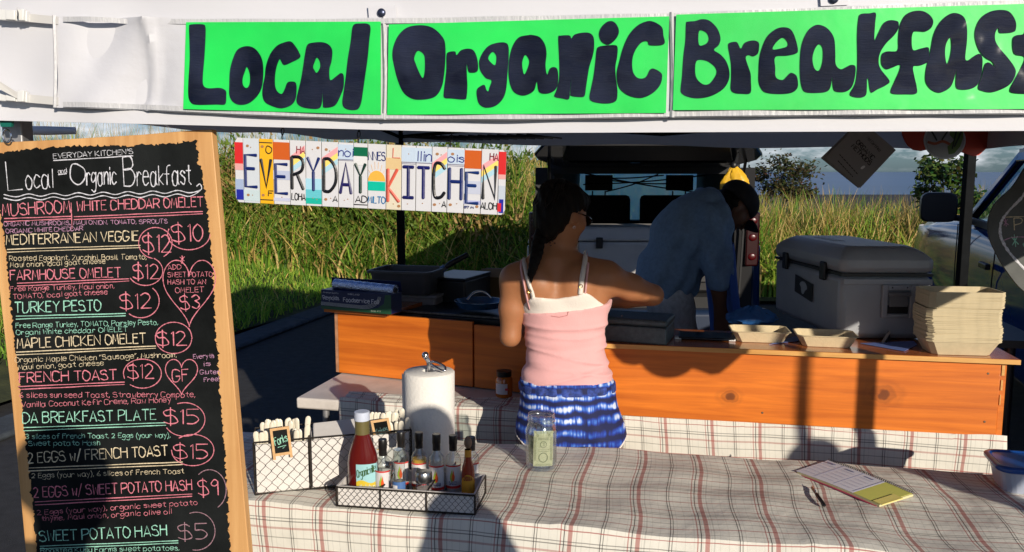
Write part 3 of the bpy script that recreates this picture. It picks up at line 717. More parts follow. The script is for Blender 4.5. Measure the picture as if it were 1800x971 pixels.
LET = {'Local': [
 [cv('A', [(100,150),(115,127),(215,125),(240,150),(240,250),(230,420),(218,560),(222,640),(265,665),(360,662),(410,685),(415,730),(405,800),(330,803),(160,805),(110,780),(93,720),(95,600),(105,420),(103,260)])],
 [cv('A', [(440,640),(445,520),(470,420),(510,340),(580,310),(650,325),(705,390),(727,470),(727,580),(712,670),(670,740),(600,795),(520,805),(465,775),(440,720)]), cv('A', [(590,487),(612,540),(615,610),(600,655),(575,660),(555,630),(555,580),(575,520)])],
 [cv('A', [(740,570),(750,480),(785,380),(840,310),(900,280),(960,270),(1000,310),(1030,360),(1040,405),(970,445),(905,470),(880,440),(866,422),(840,490),(828,570),(830,650),(850,695),(885,712),(910,670),(930,620),(965,608),(1003,620),(1010,680),(1000,760),(960,810),(880,835),(800,815),(740,780),(720,720),(725,640)])],
 [cv('A', [(1100,300),(1150,280),(1230,277),(1285,300),(1312,350),(1305,440),(1288,500),(1288,570),(1300,597),(1350,560),(1385,537),(1408,560),(1408,650),(1385,720),(1345,800),(1300,825),(1240,828),(1231,800),(1229,700),(1222,800),(1190,838),(1090,833),(1030,810),(1008,770),(1020,700),(1045,600),(1065,480),(1080,380)]), cv('A', [(1182,407),(1205,440),(1208,490),(1180,535),(1160,510),(1150,485),(1165,440)])],
 [cv('A', [(1480,160),(1500,125),(1550,119),(1610,122),(1635,155),(1625,260),(1610,420),(1590,560),(1570,700),(1555,790),(1530,840),(1480,850),(1420,835),(1396,790),(1408,690),(1424,580),(1442,420),(1467,270)])]],
 'Organic': [
 [cv('B', [(70,390),(80,310),(120,220),(190,155),(280,134),(370,140),(440,175),(505,250),(519,330),(517,450),(504,580),(485,660),(445,725),(380,755),(270,762),(200,735),(150,680),(110,580),(85,480)]), cv('B', [(285,350),(335,380),(345,440),(342,530),(325,578),(290,515),(265,450),(255,410)])],
 [cv('B', [(527,390),(545,360),(600,355),(612,385),(650,345),(710,331),(760,350),(790,430),(790,520),(735,535),(710,520),(698,460),(700,560),(704,640),(698,730),(680,760),(570,752),(508,745),(505,690),(516,600),(526,500)])],
 [cv('B', [(805,430),(830,370),(880,310),(950,283),(1020,280),(1050,310),(1053,400),(1043,540),(1030,680),(1000,760),(940,815),(860,830),(805,800),(785,740),(783,680),(810,650),(848,637),(865,680),(880,690),(890,660),(907,600),(860,580),(815,520),(803,470)]), cv('B', [(915,360),(945,385),(948,430),(937,470),(905,450),(880,410)])],
 [cv('B', [(1052,480),(1062,390),(1090,300),(1140,235),(1220,217)])+cv('C', [(85,216),(150,235),(195,300),(207,380),(198,470),(212,550),(235,500),(270,487),(300,510),(306,600),(288,670),(240,705),(180,712),(140,690),(125,610),(105,680),(60,715),(0,728)])+cv('B', [(1100,700),(1067,640),(1052,560)]), cv('B', [(1193,385),(1225,430),(1215,490),(1185,548),(1170,500),(1168,440)])],
 [cv('C', [(307,235),(325,222),(400,220),(418,245),(440,215),(500,198),(570,200),(605,240),(608,330),(595,400),(570,480),(555,560),(540,660),(528,730),(490,740),(415,730),(409,700),(417,600),(425,560),(412,620),(404,700),(395,758),(340,752),(274,735),(292,680),(313,590),(316,480),(311,350)])],
 [cv('C', [(630,345),(650,315),(720,304),(790,303),(807,330),(803,400),(789,480),(791,560),(801,640),(806,700),(795,770),(740,793),(660,792),(590,775),(570,740),(585,660),(605,560),(620,440)])],
 [cv('C', [(650,210),(670,150),(720,105),(770,103),(805,140),(818,190),(800,240),(760,283),(720,299),(670,270)])],
 [cv('C', [(822,440),(852,330),(900,220),(970,140),(1050,102),(1110,105),(1180,150),(1193,220),(1198,295),(1080,303),(1060,270),(1010,280),(960,340),(932,420),(935,520),(970,575),(1020,583),(1055,560),(1080,510),(1110,500),(1160,525),(1183,560),(1165,640),(1100,710),(1010,747),(920,735),(850,695),(812,640),(800,540)])]],
 'Breakfast': [
 [cv('D', [(110,200),(125,183),(180,178),(230,164),(290,175),(350,235),(375,310),(360,365),(325,400),(375,435),(420,490),(444,570),(435,640),(390,705),(300,755),(200,772),(120,758),(75,730),(70,690),(80,600),(90,450),(105,330)]), cv('D', [(210,257),(255,260),(280,290),(282,330),(255,357),(210,360)]), cv('D', [(190,487),(260,482),(310,510),(340,545),(340,590),(290,658),(235,660),(185,600)])],
 [cv('D', [(433,370),(445,345),(500,340),(530,390),(560,345),(620,327),(665,340),(671,380),(660,430),(625,450),(590,440),(568,460),(585,520),(605,580),(608,640),(605,730),(540,737),(480,730),(453,700),(456,620),(456,520),(445,440)])],
 [cv('D', [(667,560),(672,470),(690,390),(730,300),(790,245),(850,226),(910,240),(945,300),(969,400),(950,430),(880,445),(795,455),(795,540),(800,610),(850,630),(885,600),(915,575),(955,595),(968,640),(965,690),(930,725),(860,738),(760,735),(700,715),(668,650)]), cv('D', [(775,395),(800,345),(850,307),(885,335),(887,370),(840,388)])],
 [cv('D', [(985,460),(1000,350),(1040,260),(1090,215),(1140,209),(1200,240),(1245,310),(1255,420),(1258,510),(1295,548),(1340,530),(1375,515),(1410,530),(1403,620),(1378,690),(1330,722),(1260,720),(1238,690),(1229,610),(1220,680),(1190,720),(1110,730),(1030,725),(1000,690),(985,600)]), cv('D', [(1132,357),(1158,390),(1158,480),(1140,545),(1115,560),(1090,530),(1080,460),(1100,390)])],
 [cv('E', [(108,160),(125,125),(190,120),(240,118),(235,200),(230,325),(260,270),(300,195),(350,172),(405,180),(416,200),(412,240),(380,290),(320,350),(275,420),(262,490),(280,550),(345,635),(320,670),(250,705),(210,728),(195,700),(185,630),(174,620),(172,690),(165,745),(130,765),(70,760),(42,735),(82,660),(97,560),(100,450),(98,280)])],
 [cv('E', [(432,190),(470,130),(530,103),(600,103),(655,135),(680,180),(665,230),(620,260),(560,258),(527,265),(515,320),(525,400),(580,390),(640,380),(648,420),(640,490),(580,520),(527,528),(535,600),(553,680),(550,735),(470,740),(380,738),(355,715),(385,640),(420,560),(425,515),(370,535),(320,548),(285,510),(285,440),(320,412),(405,405),(412,320),(418,250)])],
 [cv('E', [(664,380),(684,280),(730,190),(800,128),(860,119),(915,150),(937,220),(938,330),(925,460),(945,480),(990,450),(1030,430),(1056,460),(1053,560),(1030,650),(980,695),(900,705),(855,680),(858,560),(840,620),(815,680),(770,715),(720,728),(660,700),(622,640),(625,550),(647,460)]), cv('E', [(812,305),(820,370),(812,440),(795,495),(780,500),(770,420),(780,350)])],
 [cv('E', [(1000,300),(1010,220),(1050,150),(1120,105),(1210,94),(1270,115),(1310,180),(1312,240),(1290,265),(1205,272),(1185,262),(1178,232),(1155,270),(1155,330),(1190,390),(1250,460),(1300,530),(1311,580),(1280,650),(1220,695),(1130,725),(1060,715),(1025,690),(1052,600),(1077,510),(1110,498),(1150,530),(1130,490),(1080,460),(1030,400)])],
 [cv('E', [(1410,90),(1395,150),(1380,270),(1310,290),(1288,330),(1302,430),(1380,455),(1352,540),(1304,630),(1268,700),(1290,730),(1412,738),(1500,738),(1490,460),(1560,440),(1560,300),(1500,280),(1510,90)])]]}
for wd, q, lab in (('Local', [(335, 42), (674, 41), (674, 203), (330, 193)], 'fluorescent green paper in the banner reading Local in thick black bubble letters'),
                   ('Organic', [(688, 46), (1176, 32), (1170, 200), (685, 203)], 'fluorescent green paper in the banner reading Organic in thick navy bubble letters'),
                   ('Breakfast', [(1188, 29), (1842, 9), (1842, 193), (1182, 195)], 'fluorescent green paper in the banner reading Breakfast in thick navy bubble letters')):
    t = thing('paper_sign', lab, 'paper sign', FAS(*q[3], .012), 'green papers in the canopy banner')
    g = G(); poly_solid(g, q, FAS, .0155, .001); g.build('paper', M_green, t)
    for i, P in enumerate(LET[wd]): flat('letter', M_ink, t, [sm2(p) for p in P], FAS, .0165+.0001*i)
g = G(); vs = []
for i in range(161):
    for j in range(13):
        px = 290+i/160*1620; v = j/12; y = (ban_lo(px)-8)*(1-v)+(ban_hi(px)+8)*v; vs.append(FAS(px, y, .0195+.0008*math.sin(px*.05+v*7)+.0006*math.sin(px*.021-v*19)))
g.add(vs, [(i*13+j, (i+1)*13+j, (i+1)*13+j+1, i*13+j+1) for i in range(160) for j in range(12)], True); g.build('clear_window', M_clear, ban)
# ================================================================== MENU BOARD
MB = Plane(FQ+FN*(-.035), FN)
mb = thing('menu_board', 'tall pine chalkboard menu of omelets and prices hanging at the left tent leg', 'menu board', MB(210, 960))
g = G(); outline = [(-30, 252), (100, 246), (250, 237), (330, 230), (372, 228), (390, 430), (437, 971), (448, 1120), (62, 1120), (45, 971), (20, 700)]
poly_solid(g, outline, MB, 0, .019); g.build('wood_panel', M_pine, mb, bevel=.0015)
edge = [(-30, 272), (0, 270), (60, 262), (120, 257), (240, 256), (346, 248), (349, 285), (355, 300), (362, 350), (368, 400), (375, 480), (379, 560), (385, 660), (393, 760), (400, 860), (405, 971), (412, 1100), (90, 1100), (66, 971), (58, 880), (46, 780), (36, 680), (26, 600), (18, 520), (10, 430), (3, 380), (-12, 330)]
jag = []
for i in range(len(edge)):
    a, b = edge[i], edge[(i+1) % len(edge)]; n_ = max(2, int(math.dist(a, b)/3))
    for k in range(n_): jag.append((a[0]+(b[0]-a[0])*k/n_+random.gauss(0, 1.5), a[1]+(b[1]-a[1])*k/n_+random.gauss(0, 1.5)))
flat('chalkboard_paint', M_chalkb, mb, [jag], MB, .0012)
WG = {k: G() for k in CH}
T1 = lambda x, y: (x/2.5545, y/2.5545+220)
T2 = lambda x, y: (x/2.548, y/2.548+590)
n_ = FN; CW = .00085
def chalk(c, T, text, x0, y0, x1, y1, h, w=None, wob=.5, gap=1.5, slant=0): w = w or (.00047 if h < 30 else .00066); h = h*.84 if h < 30 else h*.94; write(WG[c], text, T(x0, y0), T(x1, y1), h/2.55, MB, n_, w, .45, wob, gap, .0018, slant)
def cl_(c, T, pts, w=CW): line(WG[c], [T(*p) for p in pts], MB, n_, w, .35, .0018)
def under(c, T, x0, y0, x1, y1, d=13, w=CW):
    for k in (0, d): cl_(c, T, [(x0, y0+k), (x1, y1+k*.8)], w)
def ring(c, T, cx, cy, rx, ry, a0=0, a1=360, w=CW): cl_(c, T, [(cx+rx*math.cos(R(a0+(a1-a0)*i/14)), cy+ry*math.sin(R(a0+(a1-a0)*i/14))) for i in range(15)], w)
Hd = .0010
chalk('white', T1, "EVERYDAY KITCHEN'S", 243, 152, 600, 130, 27); cl_('white', T1, [(243, 160), (600, 138)])
chalk('white', T1, 'L', 40, 296, 105, 290, 138, Hd); chalk('white', T1, 'ocal', 118, 285, 240, 280, 88, Hd); chalk('white', T1, 'and', 265, 220, 302, 214, 24); cl_('white', T1, [(265, 224), (302, 218)])
chalk('white', T1, 'O', 322, 268, 385, 264, 95, Hd); chalk('white', T1, 'rganic', 392, 270, 525, 266, 82, Hd); chalk('white', T1, 'B', 560, 275, 612, 272, 138, Hd); chalk('white', T1, 'reakfast', 618, 272, 860, 266, 92, Hd)
for k in (0, 16): cl_('white', T1, [(20+i*55.6, 318+k-1.3*i+(6 if i % 2 else -6)) for i in range(16)]+[(905, 290), (900, 265), (885, 275)])
chalk('pink', T1, 'MUSHROOM', 15, 408, 318, 392, 56, Hd); chalk('pink', T1, 'WHITE CHEDDAR OMELET', 350, 386, 915, 366, 46, Hd)
under('pink', T1, 335, 412, 912, 388); under('pink', T1, 22, 420, 322, 410, 14); cl_('pink', T1, [(322, 350), (326, 465)])
chalk('mauve', T1, 'ORGANIC MUSHROOMS, MAUI ONION, TOMATO, SPROUTS', 20, 453, 755, 441, 22); chalk('mauve', T1, 'ORGANIC WHITE CHEDDAR', 30, 486, 375, 473, 22)
chalk('pink', T1, '$10', 775, 526, 912, 520, 82, Hd); ring('pink', T1, 850, 490, 95, 70, 0, 200)
chalk('cream', T1, 'MEDITERRANEAN VEGGIE', 30, 538, 625, 518, 46, Hd); under('cream', T1, 35, 558, 632, 540)
chalk('pink', T1, '$12', 645, 572, 770, 570, 82, Hd); ring('pink', T1, 700, 530, 75, 70, 100, 420)
chalk('cream', T1, 'Roasted Eggplant, Zucchini, Basil, Tomato,', 45, 609, 660, 602, 26); chalk('cream', T1, 'Maui onion, local goat cheese', 50, 638, 475, 621, 25)
chalk('pink', T1, 'FARMHOUSE OMELET', 50, 697, 545, 682, 46, Hd); under('pink', T1, 80, 710, 582, 690)
chalk('pink', T1, '$12', 600, 691, 716, 690, 70, Hd); ring('pink', T1, 655, 655, 78, 65, -60, 150)
chalk('pink', T1, 'ADD', 758, 650, 815, 645, 24); ring('pink', T1, 820, 618, 3, 3); chalk('pink', T1, '*', 805, 630, 832, 628, 34)
chalk('pink', T1, 'SWEET POTATO', 755, 682, 955, 680, 25); chalk('pink', T1, 'HASH TO AN', 755, 716, 925, 714, 25); chalk('pink', T1, 'OMELET', 790, 752, 918, 749, 27); chalk('pink', T1, '$3', 815, 830, 900, 823, 66, Hd)
def heart(c, T, cx, cy, rx, ry): cl_(c, T, [(cx+rx*(math.sin(t))**3, cy-ry*(.8125*math.cos(t)-.3125*math.cos(2*t)-.125*math.cos(3*t)-.0625*math.cos(4*t))) for t in [2*math.pi*i/24 for i in range(25)]])
heart('pink', T1, 852, 730, 118, 165)
chalk('pink', T1, 'Free Range Turkey, Maui onion,', 50, 746, 515, 732, 25); chalk('pink', T1, 'TOMATO, local goat cheese', 62, 781, 485, 759, 25)
chalk('mint', T1, 'TURKEY PESTO', 70, 842, 455, 832, 50, Hd); under('mint', T1, 75, 858, 566, 846)
chalk('pink', T1, '$12', 542, 826, 682, 822, 72, Hd); ring('pink', T1, 635, 790, 82, 75, -50, 130)
chalk('mint', T1, 'Free Range Turkey, TOMATO, Parsley Pesto,', 75, 911, 712, 896, 26); chalk('mint', T1, 'Organi White cheddar OMELET', 75, 942, 575, 926, 25)
chalk('cream', T2, 'MAPLE CHICKEN OMELET', 80, 58, 655, 32, 46, Hd); under('cream', T2, 75, 74, 700, 46)
chalk('pink', T2, '$12', 705, 46, 838, 42, 66, Hd); ring('pink', T2, 780, 10, 82, 70, 0, 360)
chalk('cream', T2, 'Organic Maple Chicken "Sausage", Mushroom,', 70, 120, 792, 96, 26); chalk('cream', T2, 'Maui onion, goat cheese', 85, 152, 466, 133, 25)
chalk('pink', T2, 'FRENCH TOAST', 90, 210, 526, 196, 47, Hd); under('pink', T2, 85, 228, 560, 208)
chalk('pink', T2, '$12', 575, 192, 692, 190, 66, Hd); ring('pink', T2, 640, 170, 85, 65, -200, 130)
chalk('pink', T2, 'GF', 775, 206, 846, 202, 56, Hd); heart('pink', T2, 815, 172, 72, 88)
chalk('mauve', T2, 'Everyth', 868, 103, 960, 100, 22); chalk('mauve', T2, 'is', 912, 136, 945, 134, 22); chalk('mauve', T2, 'Gluten', 898, 173, 986, 171, 22); chalk('mauve', T2, 'Free!', 915, 206, 984, 203, 22)
chalk('pink', T2, '6 slices sun seed Toast, Strawberry Compote,', 90, 277, 876, 275, 27); chalk('pink', T2, 'Vanilla Coconut Kefir Creme, Raw Honey', 100, 320, 766, 298, 27)
chalk('mint', T2, 'DA BREAKFAST PLATE', 105, 392, 700, 376, 50, Hd); under('mint', T2, 108, 412, 745, 390, 14)
chalk('pink', T2, '$15', 735, 396, 892, 394, 68, Hd); ring('pink', T2, 828, 375, 92, 75, -110, 150)
chalk('mint', T2, '3 slices of French Toast, 2 Eggs (your way),', 118, 461, 765, 456, 25); chalk('mint', T2, 'Sweet potato Hash', 130, 492, 450, 490, 25)
chalk('cream', T2, '2 EGGS w/ FRENCH TOAST', 130, 570, 755, 536, 48, Hd); under('cream', T2, 130, 592, 820, 566, 14)
chalk('pink', T2, '$15', 780, 551, 932, 549, 68, Hd); ring('pink', T2, 865, 512, 95, 70, -130, 180)
chalk('cream', T2, '2 Eggs (your way), 6 slices of French Toast', 145, 637, 826, 616, 25)
chalk('pink', T2, '2 EGGS w/ SWEET POTATO HASH', 155, 724, 862, 690, 48, Hd); under('pink', T2, 160, 744, 862, 708, 14)
chalk('pink', T2, '$9', 890, 716, 980, 712, 72, Hd); ring('dim', T2, 940, 690, 75, 90, -130, 60)
chalk('pink', T2, '2 Eggs (your way), organic sweet potato', 170, 802, 886, 756, 25); chalk('pink', T2, 'thyme, Maui onion, organic olive oil', 190, 830, 770, 796, 25)
chalk('mint', T2, 'SWEET POTATO HASH', 180, 922, 750, 894, 50, Hd); under('mint', T2, 182, 942, 800, 918, 12)
chalk('dim', T2, '$5', 800, 912, 930, 908, 72, Hd); ring('dim', T2, 880, 875, 85, 85, -110, 100)
chalk('mint', T2, 'Roasted Kumu Farms sweet potatoes,', 185, 972, 806, 960, 25)
for k, q in WG.items():
    if q.v: q.build('chalk_lettering', CH[k], mb)
# hanger: green strap and steel ring above the board's corner
hk = thing('carabiner', 'steel carabiner on a green strap above the menu board corner', 'carabiner', MB(20, 225, .01))
g = G(); c = MB(20, 240, .012); g.tube([c+FD*(.009*math.sin(a))+Vector((0, 0, .013*math.cos(a))) for a in [2*math.pi*i/14 for i in range(14)]], .0018, 6, True); g.build('ring', M_steel, hk)
g = G(); poly_solid(g, [(8, 205), (33, 205), (30, 224), (12, 224)], MB, .016, .006); g.build('strap', M_teal, hk)
g = G(); g.box((corn[0].x, corn[0].y-.002, U(25, 852, corn[0].y).z), (.052, .055, .05)); g.build('leg_latch', M_black, tent, bevel=.004)
# ================================================================== LICENSE PLATE SIGN
LP = Plane(FQ+FN*(-.03), FN); TL, TR, BR, BL = (412, 242), (890.4, 264), (887, 378.5), (415, 355.5)
def lpx(fx, fy): 
    a = (TL[0]+(TR[0]-TL[0])*fx, TL[1]+(TR[1]-TL[1])*fx); b = (BL[0]+(BR[0]-BL[0])*fx, BL[1]+(BR[1]-BL[1])*fx)
    return (b[0]+(a[0]-b[0])*fy, b[1]+(a[1]-b[1])*fy)
def lat(fx, fy, off=0): return LP(*lpx(fx, fy), off)
lp = thing('licence_plate_sign', 'sign of cut licence plate strips spelling EVERYDAY KITCHEN hung on chains', 'sign', lat(.5, .5))
g = G(); poly_solid(g, [lpx(.004, .01), lpx(.996, .01), lpx(.996, .99), lpx(.004, .99)], LP, -.002, .008); g.build('backing_board', mat('grey_board', (.25, .24, .22), .8), lp)
xs = [412, 426.4, 455, 479.6, 508.8, 536.8, 564.8, 594.4, 621.6, 646.3, 678.7, 706.2, 731.4, 759.5, 787.1, 817.1, 846.8, 877.3, 890.4]; fr = [(x-412)/478.4 for x in xs]
white, yel = (.62, .62, .64), (.80, .42, .01)
PM = {}
def pm(c):
    c = tuple(round(x, 3) for x in c)
    if c not in PM: PM[c] = mat('plate_paint', c, .3, bump=(90, .04))
    return PM[c]
navy, blk, dgr, redl = (.008, .02, .13), (.008, .008, .01), (.005, .03, .02), (.62, .10, .06)
#        base colour, letter, ink, glyph y-range, colour fields [(x0,x1,y0,y1,colour)], small words [(text,x0,x1,y,h,ink)], holes
bl, org, rain = (.50, .60, .72), (.55, .10, .008), [(.80, .36, .38), (.86, .66, .16), (.40, .62, .72)]
ST = [(white, None, 0, 0, [(0, 1, .60, .93, (.62, .02, .02)), (0, 1, .5, .6, (.70, .35, .33)), (0, 1, .1, .36, (.34, .42, .58)), (.1, 1, .04, .2, (.015, .02, .30))], [], []),
 ((.56, .60, .64), 'E', navy, (.25, .74), [(0, 1, .03, .2, (.50, .60, .62))], [], [(.3, .88), (.5, .86), (.28, .12), (.55, .12)]),
 (yel, 'V', blk, (.25, .68), [(.04, .96, .935, .95, blk), (.04, .96, .05, .065, blk)], [('O', .5, .9, .78, .11, blk), ('F', .62, .95, .12, .08, blk)], [(.25, .88), (.25, .13)]),
 (white, 'E', navy, (.17, .62), [(0, 1, .69, .96, org), (0, 1, .38, .52, (.44, .48, .62)), (0, 1, .05, .1, (.5, .52, .66))], [], [(.5, .11)]),
 (white, 'R', blk, (.25, .74), 'rain', [('HA', .45, 1.1, .80, .11, (.25, .02, .03)), ('LOHA', .1, 1.1, .08, .10, blk)], []),
 (white, 'Y', navy, (.24, .74), [(0, 1, .25, .42, (.36, .62, .74)), (0, 1, .12, .25, (.12, .50, .56)), (0, 1, .03, .12, (.01, .42, .32))], [], [(.45, .87), (.8, .9), (.7, .1), (.45, .12)]),
 (white, 'D', blk, (.24, .73), 'rain', [('A', .68, .95, .08, .09, blk)], [(.3, .88), (.5, .86), (.25, .11), (.55, .13)]),
 (white, 'A', (.015, .012, .10), (.22, .68), [(0, 1, .74, .97, bl), (0, 1, .735, .742, navy), (0, 1, .72, .725, navy)], [('noi', 0, 1, .79, .12, (.01, .02, .2))], [(.5, .9), (.4, .11), (.62, .13)]),
 (white, 'Y', dgr, (.24, .68), [(0, 1, .79, .94, (.0, .12, .05)), (0, .95, .66, .8, (.68, .68, .68)), (0, 1, .045, .06, blk)], [('AD', .15, .95, .09, .10, blk)], []),
 (white, None, 0, 0, 'sun', [('NNES', .05, 1, .75, .13, navy), ('MILTO', .0, 1.0, .09, .10, (.02, .16, .36))], []),
 ((.66, .60, .46), 'K', redl, (.13, .62), [(0, 1, .62, .80, (.66, .48, .24))], [('L', .45, .9, .80, .15, redl)], [(.5, .09), (.85, .06)]),
 (white, 'I', (.01, .012, .10), (.20, .67), [(0, 1, .75, .97, bl), (0, 1, .735, .742, navy), (0, 1, .715, .72, navy)], [], [(.5, .87), (.45, .1)]),
 (white, 'T', (.01, .012, .12), (.20, .67), [(0, 1, .75, .97, bl), (0, 1, .735, .742, navy)], [('llin', .05, 1, .77, .15, (.01, .02, .2))], [(.45, .12)]),
 (white, 'C', blk, (.23, .74), 'rain', [('A', .7, .95, .08, .09, blk)], [(.35, .89), (.6, .88), (.22, .11), (.55, .13)]),
 (white, 'H', navy, (.21, .68), [(0, 1, .75, .97, bl), (0, 1, .735, .742, navy), (0, 1, .715, .72, navy)], [('ois', 0, .98, .78, .11, (.01, .02, .2))], [(.3, .9), (.22, .12), (.6, .14)]),
 (white, 'E', (.008, .03, .15), (.16, .63), [(0, 1, .69, .97, org), (0, 1, .30, .5, (.50, .53, .64)), (0, 1, .14, .2, (.4, .42, .66))], [('07 M', .05, .6, .08, .03, navy)], [(.8, .11)]),
 (white, 'N', blk, (.24, .74), 'rain', [('HA', .5, 1.15, .83, .11, (.20, .02, .03)), ('ALOH', .0, 1.05, .08, .10, blk)], []),
 (white, None, 0, 0, [(0, 1, .62, .97, (.62, .02, .02)), (0, 1, .55, .62, (.70, .35, .33)), (.1, 1, .2, .45, (.5, .55, .62)), (.2, .8, .03, .24, (.015, .02, .30)), (0, .5, .05, .18, (.6, .02, .03))], [], [])]
hole_m = mat('rust_stained_hole', (.36, .17, .07), .6)
def quadf(m, par, i, f, off):
    x0, x1 = fr[i], fr[i+1]; a = lambda u: x0+(x1-x0)*u
    g = G(); poly_solid(g, [lpx(a(f[0]), f[2]), lpx(a(f[1]), f[2]), lpx(a(f[1]), f[3]), lpx(a(f[0]), f[3])], LP, off, .0004); return g.build('printed_field', m, par)
for i, (base, ch, ink, yr, fields, words, holes) in enumerate(ST):
    x0, x1 = fr[i], fr[i+1]; lift = .0002*(i % 3); a = lambda u: x0+(x1-x0)*u
    q = [lpx(a(.02), .0), lpx(a(.98), .0), lpx(a(.98), 1.0), lpx(a(.02), 1.0)]
    if i == 0: q = [lpx(a(.35), 0), lpx(a(.98), 0), lpx(a(.98), 1), lpx(a(.35), 1), lpx(a(.0), .93), lpx(a(0), .07)]
    if i == 17: q = [lpx(a(.02), 0), lpx(a(.55), 0), lpx(a(1), .07), lpx(a(1), .93), lpx(a(.55), 1), lpx(a(.02), 1)]
    g = G(); poly_solid(g, q, LP, lift, .0014); pl = g.build('plate_strip', pm(base), lp, bevel=.0004)
    if fields == 'rain':
        for k, c in enumerate(rain):
            g = G(); y0 = .66-.09*k
            poly_solid(g, [lpx(a(.03), y0), lpx(a(.97), y0+.18), lpx(a(.97), y0+.27), lpx(a(.03), y0+.09)], LP, lift+.0006+.00005*k, .0004); g.build('printed_field', pm(c), pl)
    elif fields == 'sun':
        g = G(); c_ = [(.5-.5*math.cos(t), .43+.16*math.sin(t)) for t in [math.pi*k/16 for k in range(17)]]; poly_solid(g, [lpx(a(.03+.94*u), v) for u, v in c_], LP, lift+.0007, .0004); g.build('printed_sun', pm((.80, .42, .06)), pl)
        quadf(pm((.0, .46, .32)), pl, i, (.03, .97, .28, .42), lift+.0007)
        g = G()
        for k in range(6): ang = R(30+24*k); ribbon(g, [lat(a(.5+.42*math.cos(ang)*.9), .46+.16*math.sin(ang), lift+.0008), lat(a(.5+.5*math.cos(ang)), .46+.27*math.sin(ang), lift+.0008)], FN, .0005)
        g.build('printed_ray', pm((.75, .5, .3)), pl)
    else:
        for k, f in enumerate(fields): quadf(pm(f[4]), pl, i, f, lift+.0006+.00005*k)
    at2 = lambda px, py, off: LP(px, py, off+lift)
    if ch:
        g = G(); hpx = (yr[1]-yr[0])*113
        st, tot = layout(ch if ch not in 'IT' else ch, 0)
        if ch == 'I': st = [[Vector((0, 1, 0)), Vector((4, 1, 0))], [Vector((2, 1, 0)), Vector((2, 0, 0))], [Vector((0, 0, 0)), Vector((4, 0, 0))]]; tot = 4
        mgl = .2 if ch not in 'I' else .2
        for P in st: mgl = .15; ribbon(g, [lat(a(mgl+(1-2*mgl)*p.x/tot), yr[0]+(yr[1]-yr[0])*p.y, .0012+lift+random.uniform(0, .0002)) for p in P], FN, .0030, .0012)
        g.build('letter', pm(ink), pl)
    for tx, u0, u1, y, h, c in words:
        g = G(); u0, u1 = max(u0, .03), min(u1, .97); write(g, tx, lpx(a(u0), y), lpx(a(u1), y), h*113, at2, FN, .0009, gap=1.2, off=.0011); g.build('lettering', pm(c), pl)
    for hx, hy in holes:
        g = G(); c = lat(a(hx), hy, lift+.0009); big = .0032 if hx < .4 or hx > .7 else .0012; g.add([c+FD*big*math.cos(t)+Vector((0, 0, big*.8*math.sin(t))) for t in [2*math.pi*k/10 for k in range(10)]], [tuple(range(10))]); g.build('bolt_hole', hole_m, pl)
for f in (.17, .45, .79):
    g = G(); A = lat(f, .98, -.006); B = A+Vector((.02*(f-.4), .05, .10))
    for k in range(8):
        c = A.lerp(B, (k+.5)/8); d = (B-A).normalized(); s = FD if k % 2 else FN; g.tube([c+s*(.0028*math.sin(t))+d*(.009*math.cos(t)) for t in [2*math.pi*j/8 for j in range(8)]], .0009, 4, True)
    g.build('chain', M_black, lp)
# ================================================================== TABLES AND CLOTHS
TZ = .74
def ftop(x): return 2.0-.192*x            # front edge of the near table
def fback(x): return 2.60-.187*x
def folding_table(name, label, A, B, C, D, z, m, parent=None):
    t = thing(name, label, 'table', ((A[0]+B[0])/2, (A[1]+C[1])/2, 0)); g = G()
    q = [Vector((p[0], p[1], 0)) for p in (A, B, C, D)]; g.hexa([v+Vector((0, 0, z-.045)) for v in q]+[v+Vector((0, 0, z)) for v in q]); g.build('tabletop', m, t, bevel=.008)
    c = sum(q, Vector())/4
    for v in q:
        p = v.lerp(c, .16); g = G(); g.tube([Vector((p.x, p.y, 0)), Vector((p.x, p.y, z-.045))], .014, 8); g.build('leg', M_alu, t)
    return t
folding_table('front_table', 'near folding table under a plaid cloth along the bottom of the picture', (-.95, ftop(-.95)+.02), (1.62, ftop(1.62)+.02), (1.62, fback(1.62)-.01), (-.95, fback(-.95)-.01), TZ, M_tabletop)
